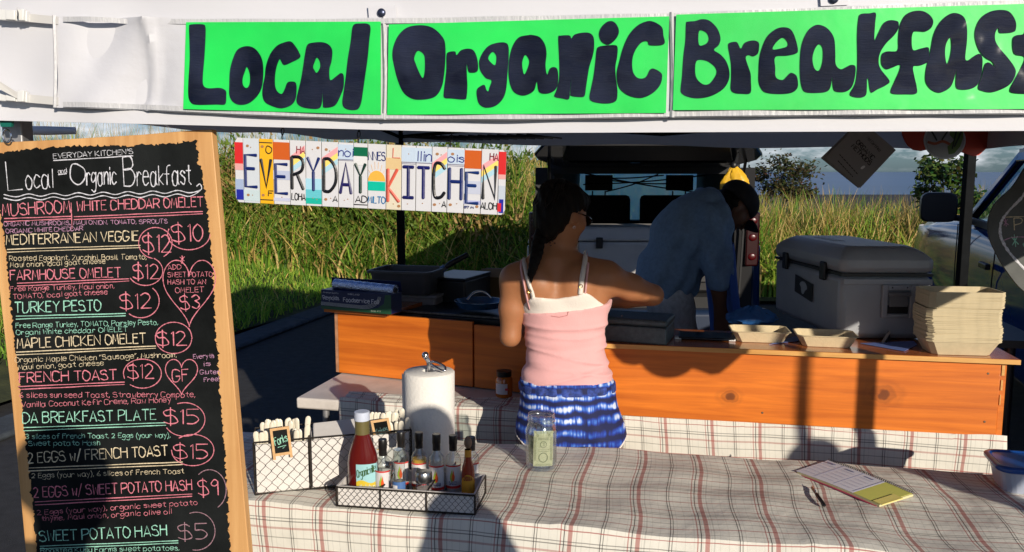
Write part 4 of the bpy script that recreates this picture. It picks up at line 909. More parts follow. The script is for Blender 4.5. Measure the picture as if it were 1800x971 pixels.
def cloth(name, label, A, B, D0, D1, z, front, back, seed, wav=.012, nx=110, right=None, fold=0):
    """A->B front edge; D0/D1 depth at the two ends; front/back: drop of the drape"""
    A = Vector((*A, 0)); B = Vector((*B, 0)); d = (B-A).normalized(); nb = Vector((-d.y, d.x, 0)); Ls = (B-A).length; g = G(); prof = []
    rnd = random.Random(seed); ph = [rnd.uniform(0, 6) for _ in range(6)]
    n1, n2, n3 = 16, 26, 6
    for i in range(n1): prof.append(('f', i/n1))
    for i in range(n2+1): prof.append(('t', i/n2))
    for i in range(1, n3+1): prof.append(('b', i/n3))
    vs = []; nv = len(prof)
    for i in range(nx+1):
        s = i/nx; x = s*Ls; dep = D0+(D1-D0)*s; v = 0
        for j, (k, t) in enumerate(prof):
            if k == 'f':
                h = front*(1-t); amp = wav*(1-t)**.8; o = -.008-amp*(1+math.sin(x*11+ph[0])+.6*math.sin(x*23+ph[1]))*.8
                if t > .9: o *= .7
                p = A+d*x+nb*o; z_ = z+.004-h+.002; v = -h
            elif k == 't':
                p = A+d*x+nb*(dep*t); z_ = z+.0085+.0030*math.sin(x*9+5*t+ph[2])+.0022*math.sin(x*21-7*t+ph[3])+.0016*math.sin(x*5+t*23+ph[4])+sum(.003*math.exp(-((x-c_-.03*t)/.012)**2) for c_ in (.42, 1.12, 1.73, 2.2))-.003*math.exp(-((t-.52+.05*math.sin(x*3))/.03)**2)
                z_ += .004*max(0, math.sin(x*2.9+ph[5])-.8)*5*(1-t)
                if t < .03: z_ -= .002
                v = dep*t
            else:
                p = A+d*x+nb*(dep+.006+.01*t*(1+math.sin(x*13+ph[1]))); z_ = z+.004-back*t; v = dep+back*t
            if fold and k == 'f': p = p+d*(fold*math.sin(t*3+x*3))
            if right and s > .9: p = p+d*(right*math.sin(v*19)*((s-.9)*10))
            vs.append(p+Vector((0, 0, z_))); g.uv[i*nv+j] = (x+.5+.006*math.sin(v*14+x*3), v+.5+.004*math.sin(x*6))
    fs = [(i*nv+j, (i+1)*nv+j, (i+1)*nv+j+1, i*nv+j+1) for i in range(nx) for j in range(nv-1)]
    g.add(vs, fs, True); o = g.build(name, M_plaid); m = o.modifiers.new('s', 'SOLIDIFY'); m.thickness = .0018
    return tag(o, label, 'tablecloth', 'plaid tablecloths')
cloth('tablecloth', 'red and black plaid cloth on the near table, under the tip jar and order pad', (-.98, ftop(-.98)), (1.65, ftop(1.65)), .60, .60, TZ, .42, .10, 1)
BA, BB = (-.859, 3.191), (.35, 2.913); bd = (Vector((BB[0]-BA[0], BB[1]-BA[1], 0))).normalized(); bn = Vector((-bd.y, bd.x, 0))
def bk(A, o): return (A[0]+bn.x*o, A[1]+bn.y*o)
folding_table('back_table', 'off-white plastic folding table under the left wooden box', BA, BB, bk(BB, .75), bk(BA, .75), TZ, M_tabletop)
RA, RB = (.36, 2.918), (1.63, 2.664); rd = Vector((RB[0]-RA[0], RB[1]-RA[1], 0)).normalized(); rn = Vector((-rd.y, rd.x, 0))
def rk(A, o): return (A[0]+rn.x*o, A[1]+rn.y*o)
folding_table('back_table', 'folding table hidden behind the plaid drape under the long wooden counter', RA, RB, rk(RB, .75), rk(RA, .75), TZ, M_tabletop)
cA = (BA[0]+bd.x*.19, BA[1]+bd.y*.19); cB = (BA[0]+bd.x*.93, BA[1]+bd.y*.93)
cloth('tablecloth', 'short plaid cloth draped over the front of the white back table behind the paper towels', cA, cB, .10, .16, TZ, .30, .004, 4, .010, 60, right=.02)
cA = (BA[0]+bd.x*.94, BA[1]+bd.y*.94); cB = (BB[0]+.05, BB[1]-.012)
cloth('tablecloth', 'plaid cloth in the shade under the amber jar left of the woman', cA, cB, .42, .42, TZ, .36, .004, 9, .006, 30)
o = cloth('tablecloth', 'plaid drape hanging below the long wooden counter on the right', (RA[0]+.04, RA[1]-.01), (RB[0]+.02, RB[1]-.004), .018, .018, TZ, .40, .002, 6, .006, 90)
# ================================================================== WOODEN COUNTERS
CZ = 1.02
ct = thing('wooden_counter', 'long orange pine counter box holding trays and cash box on the right', 'counter', ((RA[0]+RB[0])/2, (RA[1]+RB[1])/2+.3, TZ))
P0 = Vector((.14, 2.962-.007, 0)); P1 = Vector((1.618, 2.667, 0)); pd = (P1-P0).normalized(); pn = Vector((-pd.y, pd.x, 0))
P0 += pn*.004; P1 += pn*.004
g = G(); g.slab(P0, P1, .018, TZ+.012, CZ-.018); g.build('front_panel', M_wstain[0], ct, bevel=.0015)
for u_, z_ in ((.03, .80), (.03, .96), (.975, .80), (.975, .965), (.5, .79)):
    g = G(); c = P0.lerp(P1, u_)-pn*.0005; c.z = z_; g.lathe([(0, .0008), (.0035, .0005), (.0042, -.001)], c, 10, Matrix.Rotation(math.pi/2, 3, 'X')); g.build('screw', mat('dull_screw', (.12, .09, .06), .5, .6), ct)
g = G(); g.slab(P1-pd*.0+pn*.003, P1+pd*.019+pn*.003, .28, TZ+.012, CZ-.018); g.build('side_panel', M_wstain[1], ct, bevel=.0015)
g = G(); g.slab(P0-pd*.0+pn*.003-pd*.019, P0+pn*.003, .28, TZ+.012, CZ-.018); g.build('side_panel', M_wstain[1], ct, bevel=.0015)
g = G(); g.slab(P0-pd*.02-pn*.02, P1+pd*.05-pn*.02, .33, CZ-.0175, CZ); g.build('top', M_wtop, ct, bevel=.002)
g = G(); g.slab(P0-pd*.02-pn*.022, P1+pd*.05-pn*.022, .0022, CZ-.0165, CZ-.001); g.build('front_edge', M_wedge, ct)
g = G()
for k in range(3): g.slab(P1+pd*.003-pn*(.0012), P1+pd*(.012-.003*k)-pn*.0012, .001, CZ-.06-.05*k, CZ-.025-.05*k)
g.build('worn_edge', M_wedge, ct)
# left box (wind screen for the stove)
LB0 = UZ(596, 655, TZ+.006); LB1 = UZ(831, 680.5, TZ+.006); ld_ = (LB1-LB0).normalized(); ld_.z = 0; ln = Vector((-ld_.y, ld_.x, 0))
lt = thing('wooden_box', 'orange pine box under the foil carton on the white table', 'wooden box', ((LB0+LB1)/2+ln*.25))
g = G(); g.slab(LB0, LB1, .018, TZ+.006, CZ-.001); g.build('front_panel', M_wstain[1], lt, bevel=.0015)
g = G(); g.slab(LB0-ld_*.018+ln*.002, LB0+ln*.002, .5, TZ+.006, CZ-.001); g.build('side_panel', mat('pale_pine_side', (.42, .20, .10), .6, noise=(30, .3)), lt, bevel=.0015)
g = G(); g.slab(LB0-ld_*.05-ln*.03, LB0+ld_*.27-ln*.03, .35, CZ, CZ+.018); g.build('top', M_wtop, lt, bevel=.002)
g = G(); g.slab(LB1-ld_*.018+ln*.02, LB1+ln*.02, .5, TZ+.006, CZ-.03); g.build('side_panel', M_wstain[1], lt, bevel=.0015)
MP0 = LB1+ld_*.008+ln*.0; MP1 = UZ(935, 701, TZ+.006); MP1 = MP0+ (Vector((.42, -.19, 0)))
wb = thing('wooden_screen', 'orange pine panel standing in the shade left of the woman', 'wooden panel', (MP0+MP1)/2)
g = G(); g.slab(MP0, MP1, .018, TZ+.006, CZ-.012); g.build('board', M_wstain[1], wb, bevel=.0015)
g = G(); md = (MP1-MP0).normalized(); mn = Vector((-md.y, md.x, 0)); g.slab(MP0+mn*.1, MP0+mn*.1+md*.03, .03, TZ+.006, CZ-.03); g.build('batten', M_wstain[1], wb)
# ================================================================== STOVE CORNER
gr = thing('griddle', 'black griddle stove standing behind the left wooden box', 'griddle', LB0+ld_*.45+ln*.3)
q0 = LB0+ld_*.28+ln*.06; g = G(); g.slab(q0, q0+ld_*.62, .48, TZ+.02, CZ+.006); g.build('body', mat('black_enamel', (.006, .006, .007), .35), gr, bevel=.006)
g = G(); g.slab(q0-ln*.006, q0+ld_*.64-ln*.006, .014, CZ+.008, CZ+.016)
g.build('front_rail', mat('scorched_steel', (.10, .10, .10), .5, .6, noise=(80, .6)), gr)
g = G()
for i in range(14): p = q0+ld_*(.02+.043*i)+ln*.03; g.tube([p+Vector((0, 0, CZ+.012)), p+ln*.42+Vector((0, 0, CZ+.012))], .004, 6)
g.build('grate', M_black, gr)
pn_ = thing('frying_pan', 'blue enamel frying pan lying on the griddle', 'pan', U(845, 536, 3.55))
c = U(842, 540, 3.52); c.z = CZ+.03; g = G(); g.lathe([(.0, .004), (.085, .004), (.105, .03), (.108, .03), (.088, 0), (0, 0)], c, 28); g.build('pan_body', mat('blue_enamel', (.02, .07, .16), .25, coat=.5), pn_)
g = G(); g.tube(smoothpts([c+Vector((-.05, -.03, .035)), c+Vector((-.02, 0, .062)), c+Vector((.02, .02, .062)), c+Vector((.05, .03, .035))], 5), .006, 8); g.build('handle', M_steel, pn_)
# foil carton
fA, fB = UZ(565, 543, CZ+.019), UZ(688, 553, CZ+.019); fd = (fB-fA).normalized(); fd.z = 0; fn_ = Vector((-fd.y, fd.x, 0)); FT = CZ+.019
M_carton = mat('navy_printed_carton', (.006, .012, .06), .35)
ft = thing('foil_carton', 'blue foil carton with its lid open on the left wooden box', 'foil box', (fA+fB)/2+fn_*.04)
ff = (fB-fA).length; fh = .085
g = G(); g.slab(fA, fB, .085, FT, FT+fh); g.build('carton', M_carton, ft, bevel=.0015)
FP = Plane(fA, -fn_)
def fpt(u, v, off=0): return fA+fd*(u*ff)+Vector((0, 0, v*fh))-fn_*(off+.0015)
fat = lambda px, py, off: fpt(px, -py, off)
g = G(); write(g, 'Reynolds', (.04, -.50), (.27, -.52), .20, fat, -fn_, .0011, slant=.12); write(g, 'Foodservice Foil', (.33, -.47), (.83, -.47), .20, fat, -fn_, .0013); write(g, 'KIRKLAND', (.40, -.83), (.56, -.83), .07, fat, -fn_, .0006); write(g, 'Premium Quality', (.04, -.83), (.26, -.83), .07, fat, -fn_, .0004); g.build('lettering', mat('white_print', (.55, .56, .62), .5), ft)
g = G()
for k in range(4):
    y = .20+.045*k; ribbon(g, [fpt(u, v) for u, v in [(.0, y+.02), (.3, y), (.6, y-.02)]]+[fpt(.6+.26*math.sin(t)*(1+.03*k)-.02*k, y-.02+(.85-y)*(1-math.cos(t))) for t in [math.pi/2*j/8 for j in range(1, 9)]], -fn_, .0007)
g.build('printed_stripe', mat('silver_print', (.5, .52, .5), .4), ft)
g = G(); g.add([fpt(u, v, -.0008) for u, v in [(.0, .0), (1, 0), (1, .95), (.92, .95), (.9, .5), (.82, .28), (.68, .15), (0, .17)]], [tuple(range(8))]); g.build('printed_green_field', mat('green_print', (.012, .07, .03), .45), ft)
g = G(); write(g, '500 FT', (.72, -.06), (.86, -.06), .07, fat, -fn_, .0006); g.build('lettering', mat('pale_green_print', (.5, .6, .45), .5), ft)
lid = [fA+fn_*.085+Vector((0, 0, FT*0+fh)), fB+fn_*.085+Vector((0, 0, fh))]
g = G(); a, b = lid; up = Vector((0, 0, .045))-fn_*.01; g.hexa([a, b, b+fn_*.002, a+fn_*.002, a+up, b+up, b+up+fn_*.002, a+up+fn_*.002]); g.build('lid', M_carton, ft)
fr_ = thing('foil_roll', 'shiny roll of aluminium foil resting in the open blue carton', 'foil roll', (fA+fB)/2+Vector((0, 0, fh)))
g = G(); c0 = fA+fd*.05+fn_*.035+Vector((0, 0, fh+.022)); c1 = fB+fd*.0+fn_*.035+Vector((0, 0, fh+.012)); pts = [c0.lerp(c1, i/24) for i in range(25)]
g.tube(pts, [.023+.0012*math.sin(i*2.1) for i in range(25)], 20); g.build('foil', mat('aluminium_foil', (.55, .60, .75), .16, 1, bump=(40, .5, (1, 6, 6))), fr_)
g = G(); g.tube([c1-fd*.002, c1+fd*.004], .012, 14); g.build('core', M_black, fr_)
# grey bus tub on a white box
def tub(t, c, lx, ly, h, rz, m, taper=.9, th=.004, lip=.012):
    Mz = Matrix.Rotation(rz, 3, 'Z'); c = Vector(c)
    def ringp(a, b, z, r=.03):
        out = []
        for sx, sy, a0 in ((1, 1, 0), (-1, 1, 90), (-1, -1, 180), (1, -1, 270)):
            for k in range(5): an = R(a0+22.5*k); out.append(c+Mz @ Vector((sx*(a-r)+r*math.cos(an), sy*(b-r)+r*math.sin(an), z)))
        return out
    a, b = lx/2, ly/2; g = G()
    g.loft([ringp(a*taper, b*taper, 0), ringp(a, b, h), ringp(a+lip, b+lip, h), ringp(a+lip, b+lip, h-.008), ringp(a+lip-.003, b+lip-.003, h-.008), ringp(a+lip-.003, b+lip-.003, h+.003), ringp(a-th, b-th, h+.003), ringp(a*taper-th, b*taper-th, th)], cap=True, smooth=False); return g
bt = thing('bus_tub', 'grey plastic bus tub on a pale crate behind the foil carton', 'tub', U(716, 515, 3.85))
c = U(718, 512, 3.85); tub(bt, c, .30, .24, .105, R(-14), None).build('tub_body', mat('grey_tub_plastic', (.045, .045, .05), .5, noise=(12, .2)), bt)
cz = thing('plastic_crate', 'pale grey plastic crate under the grey bus tub', 'crate', (c.x+.03, c.y, CZ+.0))
g = G(); Mz = Matrix.Rotation(R(-14), 3, 'Z'); h_ = c.z-.003-(CZ-.08); g.box((c.x+.04, c.y+.01, c.z-.003-h_/2), (.26, .22, h_), Mz); g.build('crate_body', mat('pale_grey_plastic', (.20, .19, .19), .55, noise=(15, .2)), cz, bevel=.012)
g = G(); g.box((c.x+.04, c.y+.01, c.z-.010), (.275, .235, .012), Mz); g.build('rim', mat('pale_grey_rim', (.24, .23, .23), .5), cz, bevel=.004)
kb = thing('knife_roll', 'black case with a long black handle beside the bus tub', 'case', U(800, 480, 3.9))
c = U(808, 500, 3.95); g = G(); g.box((c.x, c.y, c.z-.06), (.20, .30, .20), Matrix.Rotation(R(-22), 3, 'Z')); g.build('case_body', M_black, kb, bevel=.01)
g = G(); g.box((c.x-.005, c.y, c.z+.044), (.21, .31, .012), Matrix.Rotation(R(-22), 3, 'Z')); g.build('case_lid', mat('dark_blue_black', (.012, .016, .024), .35), kb, bevel=.004)
g = G(); g.tube([U(778, 474, 3.9), U(790, 465, 3.9), U(822, 448, 3.95)], [.008, .014, .012], 10); g.build('handle', M_black, kb)
g = G(); g.tube([U(776, 475, 3.9), U(783, 470, 3.9)], .016, 10); g.build('collar', mat('dull_blue', (.05, .10, .22), .4), kb)
cb = thing('cardboard_box', 'brown cardboard box in the shade behind the griddle left of the woman', 'box', U(880, 500, 4.1))
c = U(878, 497, 4.1); g = G(); g.box((c.x, c.y+.12, c.z-.02), (.20, .24, .13), Matrix.Rotation(R(-12), 3, 'Z')); g.build('carton', mat('brown_card', (.16, .10, .035), .8), cb, bevel=.002)
g = G(); g.box((c.x, c.y-.03, c.z+.05), (.20, .08, .003), Matrix.Rotation(R(-12), 3, 'Z')@Matrix.Rotation(R(25), 3, 'X')); g.build('flap', mat('brown_card_flap', (.22, .15, .07), .8), cb)
sv = thing('prep_stand', 'dark folding stand behind the counter carrying the crates and the cooler', 'stand', (1.35, 3.35, 0))
g = G(); g.slab(rk((RA[0]+.80*rd.x, RA[1]+.80*rd.y), .335), rk((RB[0]+.25, RB[1]-.05), .335), .62, CZ-.032, CZ-.003); g.build('shelf', M_black, sv)
for s, o_ in ((.68, .88), (.68, .40), (1.12, .88), (1.12, .4)):
    p = Vector((*rk((RA[0]+(RB[0]-RA[0])*s, RA[1]+(RB[1]-RA[1])*s), o_), 0)); g = G(); g.tube([p, p+Vector((0, 0, CZ-.032))], .02, 8); g.build('leg', M_black, sv)
sv2 = thing('prep_stand', 'dark low stand behind the griddle carrying the grey bus tub and its crate', 'stand', (-.35, 4.0, 0))
g = G(); g.slab((-.85, 3.98), (.15, 3.66), .5, CZ-.13, CZ-.085); g.build('shelf', M_black, sv2)
for p in ((-.78, 4.1), (.1, 3.85), (-.6, 4.4), (.25, 4.1)): g = G(); g.tube([Vector((*p, 0)), Vector((*p, CZ-.13))], .018, 8); g.build('leg', M_black, sv2)
# ================================================================== ITEMS ON THE COUNTER
M_cash = mat('hammered_dark_steel', (.07, .10, .11), .45, .3, noise=(60, .25), bump=(220, .3))
ca = UZ(1034, 598, CZ); cbb = UZ(1171, 608, CZ); cdv = (cbb-ca).normalized(); cn = Vector((-cdv.y, cdv.x, 0))
bx = thing('cash_box', 'dark green steel cash box with round lock on the counter', 'cash box', (ca+cbb)/2+cn*.08)
g = G(); g.slab(ca, cbb, .17, CZ, CZ+.062); g.build('box_body', M_cash, bx, bevel=.005)
g = G(); g.slab(ca-cdv*.002-cn*.002, cbb+cdv*.002-cn*.002, .174, CZ+.064, CZ+.088); g.build('lid', M_cash, bx, bevel=.008)
c = U(1102, 586, ca.y-.012); g = G(); g.lathe([(0, .005), (.0045, .005), (.007, .003), (.0075, 0)], c, 16, Matrix.Rotation(math.pi/2, 3, 'X')); g.build('lock', M_steel, bx)
c = U(1093, 557, ca.y-.006); g = G(); g.tube([c, c+Vector((0, -.006, .004))], .0025, 6); g.build('catch', M_steel, bx)
M_fibre = mat('beige_sugarcane_fibre', (.62, .51, .32), .8, noise=(40, .07), bump=(150, .15))
def tray_parts(t, sx=.205, sy=.14, h=.042, m=None, q=.004):
    def ringp(a, b, z, ch=.016):
        a /= 2; b /= 2; return [Vector(p) for p in ((a-ch, -b, z), (a, -b+ch, z), (a, b-ch, z), (a-ch, b, z), (-a+ch, b, z), (-a, b-ch, z), (-a, -b+ch, z), (-a+ch, -b, z))]
    g = G(); g.loft([ringp(sx*.78, sy*.72, 0), ringp(sx*.965, sy*.95, h*.92), ringp(sx, sy, h*.95), ringp(sx+q, sy+q, h*.93), ringp(sx+q, sy+q, h*.96), ringp(sx, sy, h), ringp(sx*.965, sy*.95, h), ringp(sx*.95, sy*.93, h*.94), ringp(sx*.77, sy*.70, .003)], smooth=False)
    o = g.build('tray_body', m or M_fibre, t, bevel=.0012)
    g = G(); P = [Vector((.028*math.cos(a_)-.01, sy*.36+.014*(math.sin(a_)), .006+.030*math.sin(a_))) for a_ in [math.pi*k/14 for k in range(15)]]; ribbon(g, P, (0, -.9, .5), .0005, .0003); g.build('embossed_ring', mat('shadowed_fibre', (.50, .40, .24), .8), t)
    return t
t1 = tray_parts(thing('food_tray', 'empty beige fibre tray beside the black tablet on the counter', 'tray', (0, 0, 0), 'beige fibre food trays'))
t1.location = UZ(1338, 601, CZ)+Vector((0, .03, .001)); t1.rotation_euler = (0, 0, R(-9))
dup(t1, UZ(1455, 609, CZ)+Vector((0, .03, .001)), R(-12), 'empty beige fibre tray in the middle of the counter, below the grey cooler')
ts = tray_parts(thing('food_tray', 'beige fibre tray within the tall stack of trays at the counter end', 'tray', (0, 0, 0), 'beige fibre trays stacked at the counter end'), .238, .155, .050, mat('beige_fibre_stack', (.56, .47, .30), .85, noise=(40, .08)), .0012)
bp = UZ(1692, 624, CZ)+Vector((0, .045, .001)); ts.location = bp; ts.rotation_euler = (0, 0, R(-7))
for i in range(1, 46):
    j = Vector((random.uniform(-.002, .002)+(-.006 if 15 < i < 31 else 0), random.uniform(-.002, .002), .0036*i+(.003 if i > 30 else 0)))
    dup(ts, bp+j, R(-7+random.uniform(-1.2, 1.2)), 'topmost beige fibre tray of the tall stack at the counter end' if i == 45 else None)
tb = thing('tablet', 'flat black tablet lying on the counter left of the empty trays', 'tablet', UZ(1235, 604, CZ))
a = UZ(1192, 597, CZ+.001); b = UZ(1292, 601, CZ+.001); d = (b-a).normalized(); n = Vector((-d.y, d.x, 0))
g = G(); g.slab(a, b, .12, CZ+.002, CZ+.011); g.build('slab', mat('black_glass', (.006, .008, .011), .12), tb, bevel=.003)
for u in (.0, .95): g = G(); g.slab(a+d*((b-a).length*u-.012), a+d*((b-a).length*u+.012), .03, CZ+.001, CZ+.009); g.build('white_end', M_buckle, tb, bevel=.002)
ch_ = thing('card_holder', 'small black wedge card holder on the counter left of the tray stack', 'card holder', UZ(1562, 601, CZ))
p = UZ(1560, 603, CZ+.001); g = G(); g.hexa([p+Vector(v) for v in ((-.018, 0, 0), (-.010, -.012, 0), (.026, .03, 0), (.018, .042, 0), (.006, .016, .04), (.009, .012, .04), (.022, .034, .036), (.018, .038, .036))]); g.build('wedge', M_black, ch_, bevel=.001)
g = G(); g.hexa([p+Vector(v) for v in ((-.02, -.004, 0), (-.017, -.006, 0), (.012, .004, .038), (.009, .008, .038), (-.02, .004, .004), (-.017, .002, .004), (.012, .012, .042), (.009, .016, .042))]); g.build('card', mat('grey_card', (.25, .22, .2), .6), ch_)
for (pts, lab) in (([(1397, 592), (1352, 606), (1402, 600), (1420, 592)], 'blue paper napkin lying on the counter between the empty trays'), ([(1512, 604), (1590, 618), (1612, 606), (1606, 600)], 'blue paper sheet lying on the counter in front of the cooler')):
    g = G(); q = [UZ(x, y, CZ+.002) for x, y in pts]; g.prism(q, (0, 0, .0012)); tag(g.build('paper_sheet', mat('blue_paper', (.14, .20, .48), .4), None), lab, 'paper sheet')
# blue plastic bag
g = G(); c = U(1322, 563, 3.25); rings = []
for i in range(9):
    t = i/8; r = [.0, .06, .085, .09, .085, .07, .05, .03, .004][i]
    rings.append([Vector((c.x+(r*1.15+.010*math.sin(k*2.3+i))*math.cos(2*math.pi*k/24), c.y+(r+.008*math.cos(k*3.1+i*2))*math.sin(2*math.pi*k/24)*.8, CZ+.002+.075*t+.006*math.sin(k*1.7+i))) for k in range(24)])
g.loft(rings); tag(g.build('plastic_bag', mat('thin_blue_plastic', (.03, .12, .34), .2, bump=(45, .7)), None), 'crumpled blue plastic bag behind the counter beside the man', 'plastic bag')
# amber jar on the back table
jr = thing('amber_jar', 'amber jar with dark lid and white label left of the woman', 'jar', UZ(886, 697, TZ+.008))
c = UZ(886, 697, TZ+.011); jh = .105
g = G(); g.lathe([(0, 0), (.030, 0), (.034, .006), (.034, .072), (.026, .084)], c, 28); g.build('glass_body', mat('amber_preserve', (.42, .12, .008), .12, coat=.6), jr)
g = G(); g.lathe([(.028, .083), (.030, .083), (.030, .104), (.0, .105)], c, 28); g.build('lid', mat('dark_metal_lid', (.02, .02, .02), .35, .5), jr)
g = G(); vs = [c+Vector((.0346*math.cos(a_), .0346*math.sin(a_), z)) for a_ in [R(205+i*8) for i in range(12)] for z in (.016, .058)]; g.add(vs, [(2*i, 2*i+2, 2*i+3, 2*i+1) for i in range(11)], True); o = g.build('label', mat('white_paper_label', (.6, .58, .6), .6), jr)
g = G(); a_ = R(270); 
for dx, dz, m_ in ((.004, .036, 0), (.0095, .036, 0)): g.ball(c+Vector((dx+.004, -.0345, dz)), (.0045, .001, .0055), None, 10, 6)
g.build('printed_heart', mat('red_print', (.45, .03, .04), .5), jr)
# ================================================================== GREY COOLER
KC = UZ(1473, 598, CZ); ka = Vector((.33, -.012, 0)); kb_ = Vector((-.045, .62, 0))
def kpnt(u, v, z): return Vector((KC.x, KC.y, CZ))+ka*u+kb_*v+Vector((0, 0, z))
M_cool = mat('grey_rotomoulded_plastic', (.30, .315, .335), .42, noise=(8, .08), bump=(90, .1))
co = thing('cooler', 'big grey cooler with black latches and end handle on the counter', 'cooler', kpnt(.5, .5, 0))
def kring(i0, z): return [kpnt(u, v, z) for u, v in ((i0, i0*.55), (1-i0, i0*.55), (1-i0, 1-i0*.55), (i0, 1-i0*.55))]
g = G(); g.loft([kring(.03, .001), kring(.012, .03), kring(0, .235)], smooth=False); g.build('cooler_body', M_cool, co, bevel=.022)
g = G(); g.loft([kring(-.012, .243), kring(-.012, .290), kring(.03, .318), kring(.16, .340)], smooth=False); g.build('lid', M_cool, co, bevel=.024)
g = G(); g.loft([kring(.004, .234), kring(.004, .245)], smooth=False); g.build('gasket', M_black, co)
for v in (.21, .78):
    g = G(); g.hexa([kpnt(u, w_, z) for z in (.205, .275) for u, w_ in ((-.045, v-.035), (-.006, v-.035), (-.006, v+.035), (-.045, v+.035))]); g.build('latch', M_black, co, bevel=.006)
kn_ = Vector((kb_.y, -kb_.x, 0)).normalized()*-1
def kend(u, z, off=0): return kpnt(u, 0, z)-kb_.normalized()*(off+.002)
def kq(g, u0, u1, z0, z1, o0, o1): g.hexa([kend(u, z, o) for o in (o0, o1) for u, z in ((u0, z0), (u1, z0), (u1, z1), (u0, z1))])
g = G(); kq(g, .44, .50, .085, .205, 0, .012); kq(g, .74, .80, .085, .205, 0, .012); kq(g, .5, .74, .185, .205, 0, .012); kq(g, .5, .74, .085, .098, 0, .006); g.build('handle_frame', M_cool, co, bevel=.004)
g = G(); kq(g, .505, .735, .100, .13, .0, .002); g.build('handle_recess', M_black, co)
g = G(); g.tube([kend(.5, .172, .012), kend(.74, .172, .012)], .008, 10); kq(g, .52, .72, .125, .168, .004, .010); g.build('handle_grip', mat('grey_grip', (.15, .155, .16), .5), co, bevel=.003)
g = G()
for u in (.54, .70): g.ball(kend(u, .196, .012), .003, None, 8, 6)
g.build('screw', M_black, co)
g = G(); kq(g, .02, .98, .205, .226, 0, .005); g.build('rim_step', M_cool, co, bevel=.003)
def kside(v, z, off=0): return kpnt(0, v, z)-ka.normalized()*(off+.0045)
g = G(); g.hexa([kside(v, z, o) for o in (.0, .0012) for v, z in ((.36, .105), (.62, .125), (.62, .195), (.36, .175))]); s_ = g.build('sticker', mat('black_sticker', (.008, .008, .009), .4), co)
g = G(); c_ = [(.49+.05*math.cos(t)*(1.2 if math.sin(t) > 0 else .6), .150+.026*math.sin(t)) for t in [2*math.pi*k/14 for k in range(14)]]; g.prism([kside(v, z, .0014) for v, z in c_], -ka.normalized()*.0006); g.build('emblem', mat('grey_emblem', (.3, .32, .34), .5), s_)
g = G(); g.hexa([kpnt(u, v, z) for z in (.3402, .3412) for u, v in ((.3, .45), (.42, .45), (.42, .75), (.3, .75))]); g.build('lid_mark', M_black, co)
# ================================================================== NEAR TABLE: CADDY, TRAY, BOTTLES
TT = TZ+.010
M_wire = mat('dark_rusted_wire', (.03, .024, .02), .6, .5, noise=(60, .5)); M_cloth = mat('white_liner_cloth', (.66, .63, .60), .8, bump=(30, .5))
M_napk = mat('white_paper_napkin', (.72, .69, .66), .85, bump=(20, .2))
def hexmesh(g, at, w_, h_, cell=.022, r=.0005):
    """chicken wire on a panel at(u,v) of size w_ x h_"""
    nx = int(w_/cell)+2
    for i in range(-1, nx+1):
        for s in (-1, 1):
            P = []; m = 5; n_ = int(h_/(cell*.55)*m)
            for j in range(n_+1):
                z = h_*j/n_; ph = j/m/2; tri = abs(((ph % 1)*2)-1)*2-1; tri = max(-1, min(1, tri*1.25))
                x = i*cell+s*tri*cell*.5*.5+cell*.25*(1 if s > 0 else -1)+random.uniform(-.0006, .0006)
                P.append((min(max(x, 0), w_), z))
            g.tube([at(*p) for p in P], r, 4)
def basket(name, label, cat, A, B, depth, h, divs, cell):
    A = Vector(A); B = Vector(B); d = (B-A); Ls = d.length; d.normalize(); n = Vector((-d.y, d.x, 0)); up = Vector((0, 0, 1))
    t = thing(name, label, cat, A.lerp(B, .5)+n*depth/2)
    cr = [A, B, B+n*depth, A+n*depth]; g = G(); r = .0026
    for z in (.003, h): g.tube([c+up*z for c in cr], r, 6, True, False)
    for c in cr: g.tube([c+up*.003, c+up*h], r, 6)
    for s in divs: p = A+d*Ls*s; g.tube([p+up*.003, p+up*h, p+n*depth+up*h, p+n*depth+up*.003], r, 6)
    g.build('wire_frame', M_wire, t)
    g = G(); hexmesh(g, lambda u, v: A+d*u-n*.0004+up*v, Ls, h, cell); hexmesh(g, lambda u, v: B+n*u+d*.0004+up*v, depth, h, cell); hexmesh(g, lambda u, v: A+n*u-d*.0004+up*v, depth, h, cell); g.build('chicken_wire', M_wire, t)
    return t, A, d, n, Ls
cA_, cB_ = UZ(449, 872, TT), UZ(600, 857, TT)
cdd = (cB_-cA_).normalized(); cLen = .43; cB_ = cA_+cdd*cLen; H1 = .150; D1_ = .135
cad, A_, d_, n_c, L_ = basket('wire_caddy', 'three compartment chicken-wire caddy for forks, napkins and knives', 'caddy', cA_, cB_, D1_, H1, (.345, .69), .030)
for k, (s0, s1) in enumerate(((.012, .333), (.357, .678), (.702, .988))):
    g = G(); z0, z1 = .006, H1-.010
    def cc(s, o, z): return A_+d_*(L_*s)+n_c*o+Vector((0, 0, z))
    def rg(i, z, w=0): return [cc(s0+i/L_+w*math.sin(z*30), .006+i, z), cc(s1-i/L_, .006+i, z), cc(s1-i/L_, D1_-.006-i, z), cc(s0+i/L_, D1_-.006-i, z)]
    g.loft([rg(0, z0), rg(0, z1), rg(.003, z1+.001), rg(.003, .02)], smooth=False); g.build('liner', M_cloth, cad)
M_pla = mat('cream_bioplastic', (.72, .67, .55), .35)
